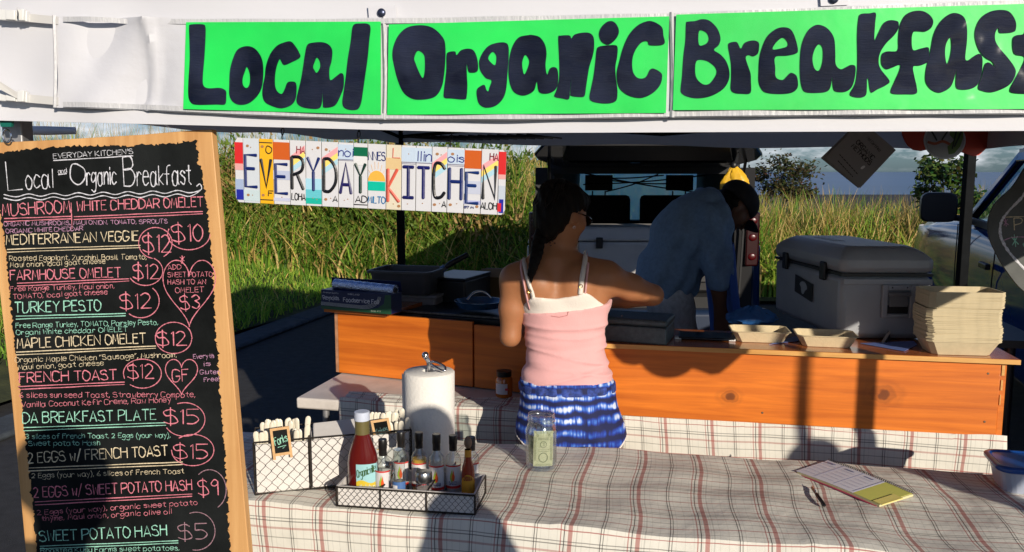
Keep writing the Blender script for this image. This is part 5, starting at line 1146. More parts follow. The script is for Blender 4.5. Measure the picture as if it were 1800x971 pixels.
def cutlery(kind, label, group, s0, s1):
    t0 = None
    for i in range(30):
        if t0 is None:
            t0 = thing(kind, label, kind.split('_')[-1], (0, 0, 0), group)
            g = G(); rings = []
            for k in range(9):
                z = [0, .03, .06, .09, .12, .14, .150, .156, .160][k]; w_ = [.004, .0045, .005, .0056, .0066, .0076, .0078, .0066, .0030][k]
                rings.append([Vector((w_*math.cos(a_), .0022*math.sin(a_), z)) for a_ in [2*math.pi*q/10 for q in range(10)]])
            g.loft(rings); g.build('handle', M_pla, t0); o = t0
        else: o = dup(t0, (0, 0, 0))
        row = i % 2; u = (i//2+.5)/15
        o.location = A_+d_*(L_*(s0+(s1-s0)*(.04+.92*u)))+n_c*(.035+.06*row+random.uniform(-.01, .01))+Vector((0, 0, .008+(.010 if row else 0)+random.uniform(-.003, .004)+(.012 if i in (28, 29) else 0)))
        o.rotation_euler = (random.uniform(-.06, .02)-.05*row, random.uniform(-.12, .12)+(.1 if i in (28, 29) else 0), random.uniform(-.3, .3))
cutlery('plastic_fork', 'cream plastic fork upright in the left compartment of the wire caddy', 'forks in the wire caddy', .02, .32)
cutlery('plastic_knife', 'cream plastic knife upright in the right compartment of the wire caddy', 'knives in the wire caddy', .71, .98)
nk = thing('napkin_stack', 'white paper napkins filling the middle compartment of the wire caddy', 'napkins', A_+d_*L_*.5+n_c*.06)
g = G(); c = lambda s, o, z: A_+d_*(L_*s)+n_c*o+Vector((0, 0, z)); g.hexa([c(.37, .016, .03), c(.665, .016, .03), c(.665, .11, .03), c(.37, .11, .03), c(.37, .020, H1-.012), c(.66, .022, H1-.008), c(.655, .105, H1+.016), c(.375, .105, H1+.012)]); g.build('napkins', M_napk, nk, bevel=.004)
def mini_sign(name, label, px, Y, text, dim=False):
    P = Plane(U(px[0][0], px[0][1], Y)-n_c*.0, (-n_c+Vector((0, 0, .12))))
    t = thing('mini_chalkboard', label, 'sign', P(*px[3])); (x0, y0), (x1, y1), (x2, y2), (x3, y3) = px
    at = lambda u, v, off=0: P(x0+(x1-x0)*u+(x3-x0)*v, y0+(y1-y0)*u+(y3-y0)*v, off)
    g = G(); b = .13; e = .09
    for q in ([(0, 0), (1, 0), (1, e), (0, e)], [(0, e), (b, e), (b, 1.12), (0, 1.12)], [(1-b, e), (1, e), (1, 1.12), (1-b, 1.12)], [(b, .90), (1-b, .90), (1-b, 1.0), (b, 1.0)]):
        f_ = [at(u, v, .003) for u, v in q]; k_ = [at(u, v, -.003) for u, v in q]; g.add(f_+k_, [(0, 1, 2, 3), (7, 6, 5, 4)]+[(i, (i+1) % 4, (i+1) % 4+4, i+4) for i in range(4)])
    g.build('wooden_frame', mat('light_wood_frame', (.55, .32, .13), .55, noise=(60, .2)), t)
    g = G(); g.add([at(u, v, .0) for u, v in ((b*.8, e*.8), (1-b*.8, e*.8), (1-b*.8, .92), (b*.8, .92))], [(0, 1, 2, 3)]); g.build('chalkboard_face', M_chalkb, t)
    g = G(); a3 = lambda px_, py_, off: at(px_, py_, off+.0006); nn = P.n
    write(g, text, (.18, .62), (.84, .52), .27, a3, nn, .0009, gap=1.3, off=0)
    ribbon(g, [at(.3, .70, .0006), at(.74, .66, .0006), at(.55, .76, .0006)], nn, .0007); g.build('chalk_lettering', CH['mint'] if not dim else mat('faint_chalk', (.06, .12, .12), .9), t)
mini_sign('mini_chalkboard', 'mini chalkboard reading Forks clipped to the front of the wire caddy', [(474, 754), (508, 749), (516, 795), (480, 803)], A_.y+.006, 'Forks')
yk = (A_+d_*L_*.86).y
mini_sign('mini_chalkboard', 'mini chalkboard reading Knives among the knives behind the sauce bottles', [(651, 740), (683, 735), (692, 780), (661, 786)], yk+.004, 'Knives', True)
tA, tB = UZ(592, 891, TT), UZ(835, 907, TT)
stt, A2, d2, n2, L2 = basket('wire_tray', 'low white-lined wire tray holding ketchup and hot sauce bottles', 'tray', tA, tB, .145, .054, (.322, .655), .0165)
g = G(); q = lambda s, o, z: A2+d2*s+n2*o+Vector((0, 0, z))
def rg2(i, z): return [q(i, i, z), q(L2-i, i, z), q(L2-i, .145-i, z), q(i, .145-i, z)]
g.loft([rg2(.003, .004), rg2(.003, .056), rg2(-.001, .058), rg2(.005, .058), rg2(.006, .008)], smooth=False); g.build('liner', M_cloth, stt, bevel=.001)
M_glass = clear('clear_glass', (.94, .97, .96), .55, .04, edge=.9); FZ = TT+.009
M_bcap = mat('black_shrink_cap', (.012, .011, .011), .35); M_lab = mat('white_bottle_label', (.62, .60, .60), .5); M_redp = mat('red_label_print', (.55, .02, .015), .5); M_flame = mat('orange_flame_print', (.70, .09, .01), .5); M_gr = mat('green_yellow_print', (.35, .45, .04), .5)
def cyl_label(t, c, r, z0, z1, m, a0=205, a1=335, name='label', off=.0006):
    g = G(); n_ = 14; vs = [c+Vector(((r+off)*math.cos(R(a0+(a1-a0)*i/n_)), (r+off)*math.sin(R(a0+(a1-a0)*i/n_)), z)) for i in range(n_+1) for z in (z0, z1)]
    g.add(vs, [(2*i, 2*i+2, 2*i+3, 2*i+1) for i in range(n_)], True); return g.build(name, m, t)
def on_cyl(c, r): return lambda u, v, off: c+Vector(((r+off+.0012)*math.sin(u/r), -(r+off+.0012)*math.cos(u/r), -v))
def base(px, Y): p = U(px, 850, Y); return Vector((p.x, Y, FZ))
def top(px, py, Y): return U(px, py, Y).z-FZ
# ketchup
c = base(639, 2.135); h = top(639, 723, 2.135); kt = thing('ketchup_bottle', 'big red squeeze ketchup bottle with white cap in the wire tray', 'ketchup bottle', c)
def ovl(r, z, e=.62): return [c+Vector((r*math.cos(a_), r*e*math.sin(a_), z)) for a_ in [2*math.pi*k/28 for k in range(28)]]
g = G(); g.loft([ovl(.034, 0), ovl(.040, .006), ovl(.041, h*.42), ovl(.037, h*.52), ovl(.024, h*.68, .75), ovl(.0185, h*.75, .95)]); g.build('bottle_body', mat('dark_red_ketchup', (.10, .006, .006), .18, coat=.6), kt)
g = G(); g.loft([ovl(.0195, h*.745, 1), ovl(.0195, h*.90, 1)]); nb = g.build('neck_band', mat('gold_green_band', (.13, .11, .04), .4), kt)
g = G(); g.loft([ovl(.0205, h*.90, 1), ovl(.021, h*.915, 1), ovl(.0205, h*.995, 1), ovl(.018, h, 1)]); g.build('cap', mat('bluish_white_cap', (.55, .60, .72), .4), kt)
def kfront(u, v, off=0):  # point on the bottle's flat front
    x = .041*u; return c+Vector((x, -.041*.62*math.sqrt(max(.02, 1-(u*.98)**2))-.0012-off, v*h))
def kpatch(name, m, u0, u1, v0, v1, off, wob=None):
    g = G(); n_ = 14; vs = [kfront(u0+(u1-u0)*i/n_, v, off) if not wob else kfront(u0+(u1-u0)*i/n_, v+wob*math.sin(i*.45) if v == v1 else v, off) for i in range(n_+1) for v in (v0, v1)]; g.add(vs, [(2*i, 2*i+2, 2*i+3, 2*i+1) for i in range(n_)], True); return g.build(name, m, kt)
kpatch('label', mat('sky_blue_label', (.30, .55, .58), .45), -.35, .97, .08, .42, 0)
kpatch('label_field', mat('yellow_field_print', (.62, .45, .03), .45), -.35, .97, .08, .22, .0006, .02); kpatch('label_base', mat('deep_green_print', (.03, .16, .05), .45), -.35, .97, .08, .15, .0010, .01)
g = G(); ka_ = lambda u, v, off: kfront(u, -v, .0016+off); write(g, 'Organicville', (-.28, -.27), (.88, -.33), .085, ka_, (0, -1, 0), .0008, gap=1.1); g.build('lettering', mat('dark_green_print', (.03, .10, .02), .5), kt)
g = G(); write(g, 'Ketchup', (-.1, -.12), (.85, -.12), .07, ka_, (0, -1, 0), .0008, gap=1.1); g.build('lettering', mat('white_print2', (.6, .62, .5), .5), kt)
# hot sauces
def sauce(px, Y, pyt, liquid, lab, text=None, capcol=None, full=.8, flame=True):
    c = base(px, Y); h = top(px, pyt, Y); t = thing('hot_sauce_bottle', lab, 'sauce bottle', c, 'hot sauce bottles in the wire tray')
    r = .0215; prof = [(0, 0), (r, 0), (r, h*.57), (r*.86, h*.63), (r*.5, h*.69), (r*.44, h*.78), (0, h*.785)]
    g = G(); g.lathe(prof, c, 24); g.build('glass', M_glass, t)
    zf = h*.58*full; g = G(); g.lathe([(0, .003), (r-.002, .003), (r-.002, zf), (0, zf+.001)], c, 20); g.build('sauce', mat('sauce_fill', liquid, .2), t)
    g = G(); g.lathe([(r*.50, h*.73), (r*.50, h*.84), (r*.54, h*.845), (r*.54, h*.985), (r*.5, h), (0, h)], c, 20); g.build('cap', M_bcap, t)
    cyl_label(t, c, r, h*.09, h*.50, M_lab); cyl_label(t, c, r, h*.09, h*.135, M_redp, name='label_band', off=.0012); cyl_label(t, c, r, h*.475, h*.50, M_redp, name='label_band', off=.0012)
    oc = on_cyl(c, r)
    if flame:
        for m_, s, ox in ((M_gr, 1.0, -.003), (M_flame, .85, .001)):
            g = G(); g.add([oc(ox+.0055*s*x, -(h*.30+.020*s*y), .0004 if m_ is M_gr else .0009) for x, y in ((0, -.8), (.7, -.5), (.9, 0), (.5, .5), (.3, 1.15), (-.2, .6), (-.7, .2), (-.8, -.3))], [tuple(range(8))]); g.build('printed_flame', m_, t)
    if text: g = G(); write(g, text, (-.010, -h*.16), (.011, -h*.16), .009, oc, (0, -1, 0), .0006, gap=1.1, off=.0005); g.build('lettering', mat('navy_print', (.02, .04, .12), .5), t)
    return t
sauce(674, 2.13, 772, (.45, .40, .33), 'hot sauce bottle with orange flame label right beside the ketchup', 'HAWAII', full=.3)
sauce(706, 2.20, 759, (.45, .42, .36), 'nearly empty hot sauce bottle standing behind the clear spice grinder', None, full=.2)
sauce(737.5, 2.19, 760, (.60, .36, .05), 'hot sauce bottle with pale yellow sauce behind the small shaker jar', None, full=.95)
sauce(768, 2.165, 763, (.50, .30, .25), 'hot sauce bottle with flame label right of the small shaker jar', 'HAWAII', full=.5)
sauce(797, 2.18, 765, (.45, .40, .38), 'clear hot sauce bottle with flame label left of the wooden-capped bottle', 'SAUCE', full=.25)
sauce(829, 2.22, 768, (.40, .10, .05), 'hot sauce bottle half hidden behind the wooden-capped bottle', None, full=.6)
c = base(823, 2.12); h = top(823, 768, 2.12); t = thing('hot_sauce_bottle', 'red hot sauce bottle with round wooden cap and yellow label', 'sauce bottle', c, 'hot sauce bottles in the wire tray')
def sq(r, z, e=.75): return [c+Vector((r*math.cos(a_), r*e*math.sin(a_), z)) for a_ in [2*math.pi*k/24 for k in range(24)]]
g = G(); g.loft([sq(.017, 0), sq(.018, .004), sq(.018, h*.38), sq(.016, h*.52), sq(.0095, h*.64, 1), sq(.0085, h*.80, 1)]); g.build('bottle_body', mat('red_orange_sauce', (.24, .02, .006), .15, coat=.6), t)
g = G(); g.loft([sq(.0092, h*.66, 1), sq(.0092, h*.80, 1)]); g.build('neck_label', mat('yellow_neck_label', (.55, .25, .02), .5), t)
g = G(); g.ball(c+Vector((0, 0, h*.91)), (.0105, .0105, h*.10), None, 16, 10); g.build('wooden_cap', mat('turned_wood', (.20, .12, .07), .6, noise=(40, .3)), t)
g = G(); vs = [c+Vector((.0187*math.cos(R(200+i*10)), .0187*.75*math.sin(R(200+i*10))-.0004, z*h)) for i in range(15) for z in (.06, .42-.0025*(i-7)**2)]; g.add(vs, [(2*i, 2*i+2, 2*i+3, 2*i+1) for i in range(14)], True); g.build('label', mat('mustard_label', (.56, .26, .015), .5), t)
g = G(); write(g, 'CHOLULA', (-.011, -h*.33), (.011, -h*.33), .011, lambda u, v, off: c+Vector((u, -.0187*.75*math.sqrt(1-(u/.0187)**2)-.0012-off, -v)), (0, -1, 0), .0007, gap=1.1); g.build('lettering', mat('dark_red_print', (.22, .02, .01), .5), t)
c = base(702, 2.09); h = top(702, 790, 2.09); t = thing('spice_grinder', 'clear plastic spice grinder with blue label in the wire tray', 'grinder', c)
g = G(); g.lathe([(0, 0), (.018, 0), (.018, h*.48), (.0155, h*.52), (.0175, h*.58), (.0155, h*.66), (.0165, h*.8), (.014, h), (0, h)], c, 24); g.build('grinder_body', M_glass, t)
cyl_label(t, c, .018, .005, h*.44, mat('blue_printed_label', (.06, .14, .34), .5)); cyl_label(t, c, .018, h*.30, h*.38, M_lab, 215, 262, 'label_panel', .0012)
g = G(); g.lathe([(0, .004), (.0155, .004), (.0155, h*.42), (0, h*.43)], c, 18); g.build('spice', mat('grey_spice', (.22, .20, .18), .9, noise=(300, .5)), t)
c = base(745, 2.085); h = top(745, 829, 2.085); t = thing('shaker_jar', 'small glass shaker jar with steel lid at the front of the wire tray', 'shaker', c)
g = G(); g.lathe([(0, 0), (.021, 0), (.022, .006), (.022, h*.62), (.019, h*.72), (0, h*.72)], c, 28); g.build('glass', M_glass, t)
g = G(); g.lathe([(0, .004), (.0195, .004), (.0195, h*.5), (0, h*.52)], c, 20); g.build('contents', mat('pinkish_salt', (.42, .34, .32), .9, noise=(300, .3)), t)
g = G(); g.lathe([(.0215, h*.70), (.0225, h*.71), (.0225, h*.93), (.020, h), (0, h*.985)], c, 28); g.build('lid', mat('brushed_lid', (.42, .42, .42), .28, 1), t)
# paper towel roll on a chrome stand
c = UZ(755, 815, TT); c.y = 2.40; c.x = U(755, 700, 2.40).x; c.z = TT; hr = U(755, 652, 2.40).z-TT; rr_ = .0745
hd = thing('towel_holder', 'chrome paper towel holder with curled finial on the near table', 'towel holder', c)
g = G(); g.lathe([(0, .008), (.07, .008), (.078, .004), (.078, 0), (0, 0)], c, 32); g.build('base_plate', M_steel, hd)
g = G(); g.tube([c+Vector((0, 0, .008)), c+Vector((0, 0, hr+.02))], .006, 10); g.build('rod', M_steel, hd)
g = G(); e = c+Vector((0, 0, hr+.018)); g.tube(smoothpts([e, e+Vector((-.002, 0, .012)), e+Vector((-.008, -.004, .022))], 5), .007, 10); g.ball(e+Vector((-.010, -.005, .030)), .011, None, 12, 8)
g.tube(smoothpts([e+Vector((-.004, 0, .006)), e+Vector((.02, -.014, .012)), e+Vector((.048, -.030, .002)), e+Vector((.050, -.040, -.008)), e+Vector((.035, -.036, -.006)), e+Vector((.008, -.012, .004))], 6), .0038, 8); g.build('finial', M_steel, hd)
tr = thing('paper_towel_roll', 'white paper towel roll standing behind the sauce bottles', 'paper towels', c+Vector((0, 0, .01)))
g = G(); prof = [(.02, .012), (rr_, .012), (rr_+.001, .03), (rr_, hr*.5), (rr_+.001, hr-.004), (rr_-.003, hr), (.021, hr+.001), (.020, .012)]; g.lathe(prof, c, 56); g.build('paper', mat('quilted_paper_towel', (.74, .72, .68), .9, bump=(110, .22)), tr)
g = G(); vs = []
for i in range(9):
    a_ = R(196-i*3.2); r2 = rr_+.001+.0011*i
    for z in (.014, hr*.35, hr*.7, hr-.006-(.012 if i > 6 else 0)+.003*math.sin(i*2)): vs.append(c+Vector((r2*math.cos(a_), r2*math.sin(a_), z)))
g.add(vs, [(4*i+k, 4*i+k+1, 4*i+k+5, 4*i+k+4) for i in range(8) for k in range(3)], True); g.build('loose_sheet', mat('towel_sheet', (.72, .70, .67), .9), tr)
# tip jar
c = UZ(952, 829, TT); c.y += .036; c.x = (c.x)*(1.0)+.0; hj = U(952, 727, c.y).z-TT
tj = thing('tip_jar', 'clear glass tip jar holding a dollar bill on the near table', 'tip jar', c)
g = G(); R_ = .0465
g.lathe([(0, 0), (.040, 0), (R_-.002, .006), (R_, .02), (R_, hj*.70), (R_-.004, hj*.78), (.0395, hj*.83), (.0395, hj*.86), (.041, hj*.87), (.0395, hj*.88), (.0395, hj*.93), (.041, hj*.94), (.0395, hj*.95), (.0395, hj),
         (.0370, hj), (.0370, hj*.83), (R_-.0075, hj*.77), (R_-.003, hj*.69), (R_-.003, .02), (.038, .008), (0, .008)], c, 40); g.build('glass', M_glass, tj)
g = G()
for zf in (.875, .925): g.tube([c+Vector((.0405*math.cos(t), .0405*math.sin(t), hj*(zf+.01*math.sin(t/2)))) for t in [2*math.pi*k/24 for k in range(24)]], .0014, 5, True)
g.build('screw_thread', M_glass, tj)
M_bill = mat('bill_paper', (.60, .58, .38), .7, noise=(60, .12)); M_bgreen = mat('bill_green_ink', (.20, .22, .12), .7)
def bill(lab, w0, ang, dx, dy, z0, hh, tilt):
    t = thing('dollar_bill', lab, 'banknote', c+Vector((dx, dy, z0)), 'banknotes in the tip jar')
    Mz = Matrix.Rotation(ang, 3, 'Z')
    def at(u, v, off=0): return c+Vector((dx, dy, z0))+Mz @ Vector((w0*u+tilt*v, -.004*math.cos(u*2.2)-off, hh*v))
    g = G(); nu = 10; vs = [at(-.5+i/nu, j/6) for i in range(nu+1) for j in range(7)]; g.add(vs, [(i*7+j, (i+1)*7+j, (i+1)*7+j+1, i*7+j+1) for i in range(nu) for j in range(6)], True); b = g.build('note', M_bill, t)
    g = G(); o = .0008; nn = Mz @ Vector((0, -1, 0))
    for m in (.06, .12): ribbon(g, smoothpts([at(u, v, o) for u, v in ((-.5+m, m*.5), (0, m*.5), (.5-m, m*.5))], 4), nn, .0006); ribbon(g, [at(.5-m, v/6, o) for v in range(1, 6)], nn, .0006); ribbon(g, [at(-.5+m, v/6, o) for v in range(1, 6)], nn, .0006); ribbon(g, smoothpts([at(u, 1-m*.5, o) for u in (-.5+m, 0, .5-m)], 4), nn, .0006)
    ribbon(g, [at(.22*math.cos(t_), .25+.13*math.sin(t_), o) for t_ in [2*math.pi*k/18 for k in range(19)]], nn, .0013)
    ribbon(g, [at(.16*math.cos(t_), .62+.085*math.sin(t_), o) for t_ in [2*math.pi*k/14 for k in range(15)]], nn, .0009); ribbon(g, [at(-.30+.04*math.cos(t_), .88+.03*math.sin(t_), o) for t_ in [2*math.pi*k/10 for k in range(11)]], nn, .0007); ribbon(g, [at(.30+.04*math.cos(t_), .88+.03*math.sin(t_), o) for t_ in [2*math.pi*k/10 for k in range(11)]], nn, .0007)
    for v in (.42, .47, .76, .80): ribbon(g, [at(u/10, v, o) for u in range(-3, 4)], nn, .0006)
    write(g, '1', (-.03, -.58), (.03, -.58), .09, lambda u, v, off: at(u, -v, o), nn, .0008); g.build('printed_ink', M_bgreen, b)
bill('upright dollar bill facing out of the tip jar', .058, R(4), .004, -.022, .012, .108, .002)
bill('second dollar bill curled at the left inside the tip jar', .046, R(-62), -.024, -.004, .012, .086, -.004)
# order pad and pen
q = [UZ(1399, 828, TT+.006), UZ(1457, 809, TT+.010), UZ(1606, 868, TT+.012), UZ(1546, 887, TT+.006)]
pd_ = thing('order_pad', 'spiral order pad with white forms and a yellow last page', 'order pad', sum(q, Vector())/4)
def pq(u, v, z=0): return q[0].lerp(q[3], u).lerp(q[1].lerp(q[2], u), v)+Vector((0, 0, z))
def pslab(name, m, u0, u1, v0, v1, z0, z1, par=pd_):
    g = G(); n_ = 8; P0_ = [(u0+(u1-u0)*i/n_, v) for v in (v0, v1) for i in range(n_+1)]; bow = lambda u: .006*math.sin(min(1, max(0, u))*math.pi)*.6
    vs = [pq(u, v, z+bow(u)) for z in (z0, z1) for u, v in P0_]; k = n_+1; K_ = 2*k; fs = []
    for i in range(n_): fs += [(i, i+1, k+i+1, k+i), (K_+i, K_+k+i, K_+k+i+1, K_+i+1), (i, K_+i, K_+i+1, i+1), (k+i, k+i+1, K_+k+i+1, K_+k+i)]
    fs += [(0, k, K_+k, K_), (n_, K_+n_, K_+k+n_, k+n_)]; g.add(vs, fs); return g.build(name, m, par)
pslab('backing_cover', mat('pink_cover', (.52, .06, .12), .5), -.02, .97, -.02, .99, -.010, -.0075); pslab('page_block', mat('cream_pages', (.62, .56, .30), .7), .02, 1.0, .0, .99, -.0072, -.001)
pslab('form_page', mat('white_form_paper', (.66, .65, .72), .6), .0, .70, .0, .98, -.0006, .0004); pslab('form_page', mat('yellow_form_paper', (.56, .56, .13), .6), .705, .99, .0, .98, -.0006, .0004)
pslab('page_curl', mat('yellow_page_edge', (.70, .60, .18), .6), .93, 1.03, .0, .6, .001, .003)
g = G(); up = Vector((0, 0, 1))
for k in range(3):
    u0 = .02+.23*k
    for j in range(5): ribbon(g, [pq(u0+.02+.16*t, .12+.15*j, .0042+.002*math.sin(u0*3)) for t in (0, .5, 1)], up, .0006, .0003)
    ribbon(g, [pq(u0+.205, v, .0045) for v in (.05, .5, .95)], up, .0009, .0003); ribbon(g, [pq(u0+.03+.1*t, .84, .0045) for t in (0, .5, 1)], up, .003, .0003)
g.build('printed_lines', mat('blue_grey_print', (.16, .18, .34), .6), pd_)
g = G()
for k in range(46):
    u = .01+k/45*.98; e = pq(u, .985, .0015+.0036*math.sin(u*math.pi)); g.tube([e+Vector((0, .005*math.cos(t), .005*math.sin(t))) for t in [2*math.pi*j/7 for j in range(7)]], .0008, 4, True)
g.build('spiral_binding', mat('dark_coil', (.10, .10, .11), .4, .5), pd_)
pe = thing('pen', 'black ballpoint pen lying beside the order pad', 'pen', UZ(1438, 873, TT))
a, b = UZ(1427, 857, TT+.006), UZ(1450, 890, TT+.006); P = [a.lerp(b, t) for t in (0, .04, .38, .4, .42, .95, .96, 1)]
g = G(); g.tube(P[2:], [.0042, .0052, .0050, .0050, .004, .002], 10); g.build('barrel', M_black, pe)
g = G(); g.tube(P[:3], [.003, .0042, .0044], 10); g.build('cap', mat('smoky_clear_plastic', (.12, .12, .12), .2), pe)
g = G(); g.tube([a+Vector((0, 0, .006)), a.lerp(b, .35)+Vector((0, 0, .006))], .0012, 6); g.build('clip', M_steel, pe)
# blue lidded container
c = UZ(1806, 868, TT); c.x += .035; c.y += .05
bc = thing('food_container', 'clear plastic food container with blue lid at the right table edge', 'food container', c)
tub(bc, c, .185, .15, .066, R(-14), None, .86, .002, .004).build('container_body', mat('cloudy_plastic', (.50, .55, .66), .25, trans=.35), bc)
g = G()
def lr(a, b, z, r=.035):
    Mz = Matrix.Rotation(R(-14), 3, 'Z'); out = []
    for sx, sy, a0 in ((1, 1, 0), (-1, 1, 90), (-1, -1, 180), (1, -1, 270)):
        for k in range(6): an = R(a0+18*k); out.append(c+Mz @ Vector((sx*(a-r)+r*math.cos(an), sy*(b-r)+r*math.sin(an), z)))
    return out
g.loft([lr(.1015, .084, .061), lr(.104, .0865, .066), lr(.104, .0865, .074), lr(.098, .080, .078), lr(.092, .074, .078), lr(.089, .071, .074)], smooth=False); g.build('lid', mat('blue_plastic_lid', (.008, .055, .24), .22), bc, bevel=.0015)
# ================================================================== OPEN CAR (rear)
M_car = mat('deep_blue_car_paint', (.010, .035, .10), .18, .3, coat=1); M_trim = mat('black_interior_trim', (.010, .010, .011), .7); M_tint = mat('tinted_glass', (.02, .025, .028), .05, spec=.8)
M_clearg = clear('car_glass', (.45, .62, .72), .10, .02, edge=.22); M_rub = mat('tyre_rubber', (.015, .015, .015), .85); M_rim = mat('alloy_rim', (.35, .35, .37), .35, .8)
M_wscreen = bpy.data.materials.new('translucent_blue_windscreen'); M_wscreen.use_nodes = True; _t = M_wscreen.node_tree; _t.nodes.clear(); _o = _t.nodes.new('ShaderNodeOutputMaterial'); _m = _t.nodes.new('ShaderNodeMixShader'); _a = _t.nodes.new('ShaderNodeBsdfTransparent'); _b = _t.nodes.new('ShaderNodeBsdfTranslucent')
_a.inputs[0].default_value = (.5, .75, .85, 1); _b.inputs[0].default_value = (.16, .48, .62, 1); _m.inputs[0].default_value = .74; _t.links.new(_a.outputs[0], _m.inputs[1]); _t.links.new(_b.outputs[0], _m.inputs[2]); _t.links.new(_m.outputs[0], _o.inputs[0])  # milky blue tint that mostly hides the view through the glass
CX, CY = .955, 5.95
def cl(x, y, z): return Vector((CX+x+y*.13, CY+y, z))
car = thing('parked_car', 'dark blue estate car with its tailgate raised behind the counter', 'car', cl(0, 2, 0))
HW = .86
def side_poly(g, s, pts, t=.07, tumble=.10):
    o = []
    for y, z in pts:
        x = s*(HW-max(0, z-1.08)*tumble/.6*1.6); o.append(cl(x, y, z))
    g.prism(o, Vector((-s*t, 0, 0)))
g = G()
for s in (-1, 1):
    side_poly(g, s, [(0, .42), (.35, .36), (1.2, .36), (3.2, .36), (4.3, .45), (4.3, .85), (3.1, 1.06), (.05, 1.10)])
    side_poly(g, s, [(.05, 1.10), (.34, 1.10), (.42, 1.66), (.22, 1.68)]); side_poly(g, s, [(1.25, 1.09), (1.37, 1.09), (1.37, 1.68), (1.25, 1.68)])
    side_poly(g, s, [(2.95, 1.06), (3.1, 1.06), (2.45, 1.70), (2.30, 1.70)]); side_poly(g, s, [(.22, 1.66), (2.45, 1.68), (2.40, 1.76), (.22, 1.74)])
g.hexa([cl(x, y, z) for z in (.98, 1.05) for x, y in ((-HW+.06, 3.05), (HW-.06, 3.05), (HW-.12, 4.3), (-HW+.12, 4.3))]); g.hexa([cl(x, y, z) for z in (.42, .98) for x, y in ((-HW+.06, 4.2), (HW-.06, 4.2), (HW-.1, 4.32), (-HW+.1, 4.32))])
g.build('body', M_car, car, bevel=.02)
g = G(); rings = []
for i in range(9):
    y = .16+2.3*i/8; rings.append([cl(x*.72, y, 1.735+.035*(1-abs(x)**2.5)-.02*abs(y-1.2)) for x in [k/6-1 for k in range(13)]]+[cl(x*.72, y, 1.69) for x in [1-k/6 for k in range(13)]])
g.loft(rings); g.build('roof', M_car, car)
g = G(); g.hexa([cl(x, y, z) for z in (.44, .64) for x, y in ((-HW, -.1), (HW, -.1), (HW, .1), (-HW, .1))]); g.build('rear_bumper', mat('bumper_blue', (.008, .02, .05), .4), car, bevel=.04)
g = G(); g.hexa([cl(x, y, z) for z in (.55, .72) for x, y in ((-.70, .02), (.70, .02), (.78, 1.9), (-.78, 1.9))])
for s in (-1, 1): g.hexa([cl(x*s, y, z) for z in (.64, 1.66) for x, y in ((.66, .06), (.79, .02), (.78, .30), (.70, .30))])
g.hexa([cl(x, y, z) for z in (1.615, 1.70) for x, y in ((-.69, .10), (.69, .10), (.69, 2.3), (-.69, 2.3))])
for s in (-1, 1): g.hexa([cl(x*s, y, z) for z in (.64, 1.62) for x, y in ((.60, .14), (.74, .10), (.72, 2.3), (.58, 2.3))])
g.hexa([cl(x, y, z) for z in (.7, 1.12) for x, y in ((-.74, 2.75), (.74, 2.75), (.74, 2.95), (-.74, 2.95))]); g.build('interior_trim', M_trim, car)
for s in (-1, 1):
    g = G(); g.hexa([cl(x*s, y, z) for z in (.95, 1.34) for x, y in ((.735, -.005), (.835, .01), (.845, .10), (.735, .06))]); tl = g.build('tail_light', mat('red_lens', (.020, .001, .0015), .25, coat=.2), car, bevel=.012)
    for z in (1.02, 1.16, 1.28): g = G(); g.ball(cl(s*.785, -.006, z), (.03, .006, .026), None, 10, 6); g.build('lamp', mat('red_lamp', (.06, .001, .002), .3), tl)
    g = G(); g.tube([cl(s*.70, .0, .75), cl(s*.715, .0, 1.2), cl(s*.66, .05, 1.6)], .008, 6); g.build('door_seal', mat('worn_rubber_seal', (.03, .03, .03), .6), car)
for s in (-1, 1):
    for y0, y1 in ((.40, 1.23), (1.40, 2.85)):
        g = G(); o = []
        for y, z in ((y0, 1.10), (y1, 1.08), (y1-.02-.45*(y0 > 1), 1.66), (y0+.06, 1.66)): o.append(cl(s*(HW-.035-max(0, z-1.08)*.267), y, z))
        g.prism(o, Vector((-s*.005, 0, 0))); g.build('side_window', M_tint, car)
g = G(); g.add([cl(-.70, 3.02, 1.06), cl(.70, 3.02, 1.06), cl(.62, 2.42, 1.68), cl(-.62, 2.42, 1.68)], [(0, 1, 2, 3)]); g.build('windscreen', M_wscreen, car)
hatch_px = [(-.62, .10, 1.66), (.62, .10, 1.66), (.73, -.40, 1.70), (.745, -.54, 1.735), (.64, -.80, 1.815), (-.64, -.80, 1.815), (-.745, -.54, 1.735), (-.73, -.40, 1.70)]
lo = [cl(*p) for p in hatch_px]; up = [cl(x*.97, y-.02, z+.06) for x, y, z in hatch_px]; n = 8
g = G(); g.add(lo+up, [tuple(range(n))[::-1], tuple(range(n, 2*n))]+[(i, (i+1) % n, (i+1) % n+n, i+n) for i in range(n)]); ht = g.build('tailgate', M_car, car, bevel=.015)
g = G(); g.add([cl(x, y, z-.006) for x, y, z in ((-.5, .02, 1.666), (.5, .02, 1.666), (.58, -.38, 1.699), (-.58, -.38, 1.699))], [(0, 1, 2, 3)]); g.build('tailgate_glass', M_tint, ht)
g = G(); g.hexa([cl(x, y, z) for (x, y, z) in ((-.56, -.45, 1.702), (.56, -.45, 1.702), (.5, -.76, 1.79), (-.5, -.76, 1.79), (-.56, -.45, 1.72), (.56, -.45, 1.72), (.5, -.76, 1.807), (-.5, -.76, 1.807))]); g.build('inner_panel', M_trim, ht, bevel=.004)
for s in (-1, 1): g = G(); g.tube([cl(s*.66, -.38, 1.72), cl(s*.675, -.1, 1.53)], .011, 8); g.tube([cl(s*.675, -.1, 1.53), cl(s*.69, .06, 1.42)], .016, 8); g.build('gas_strut', M_black, car)
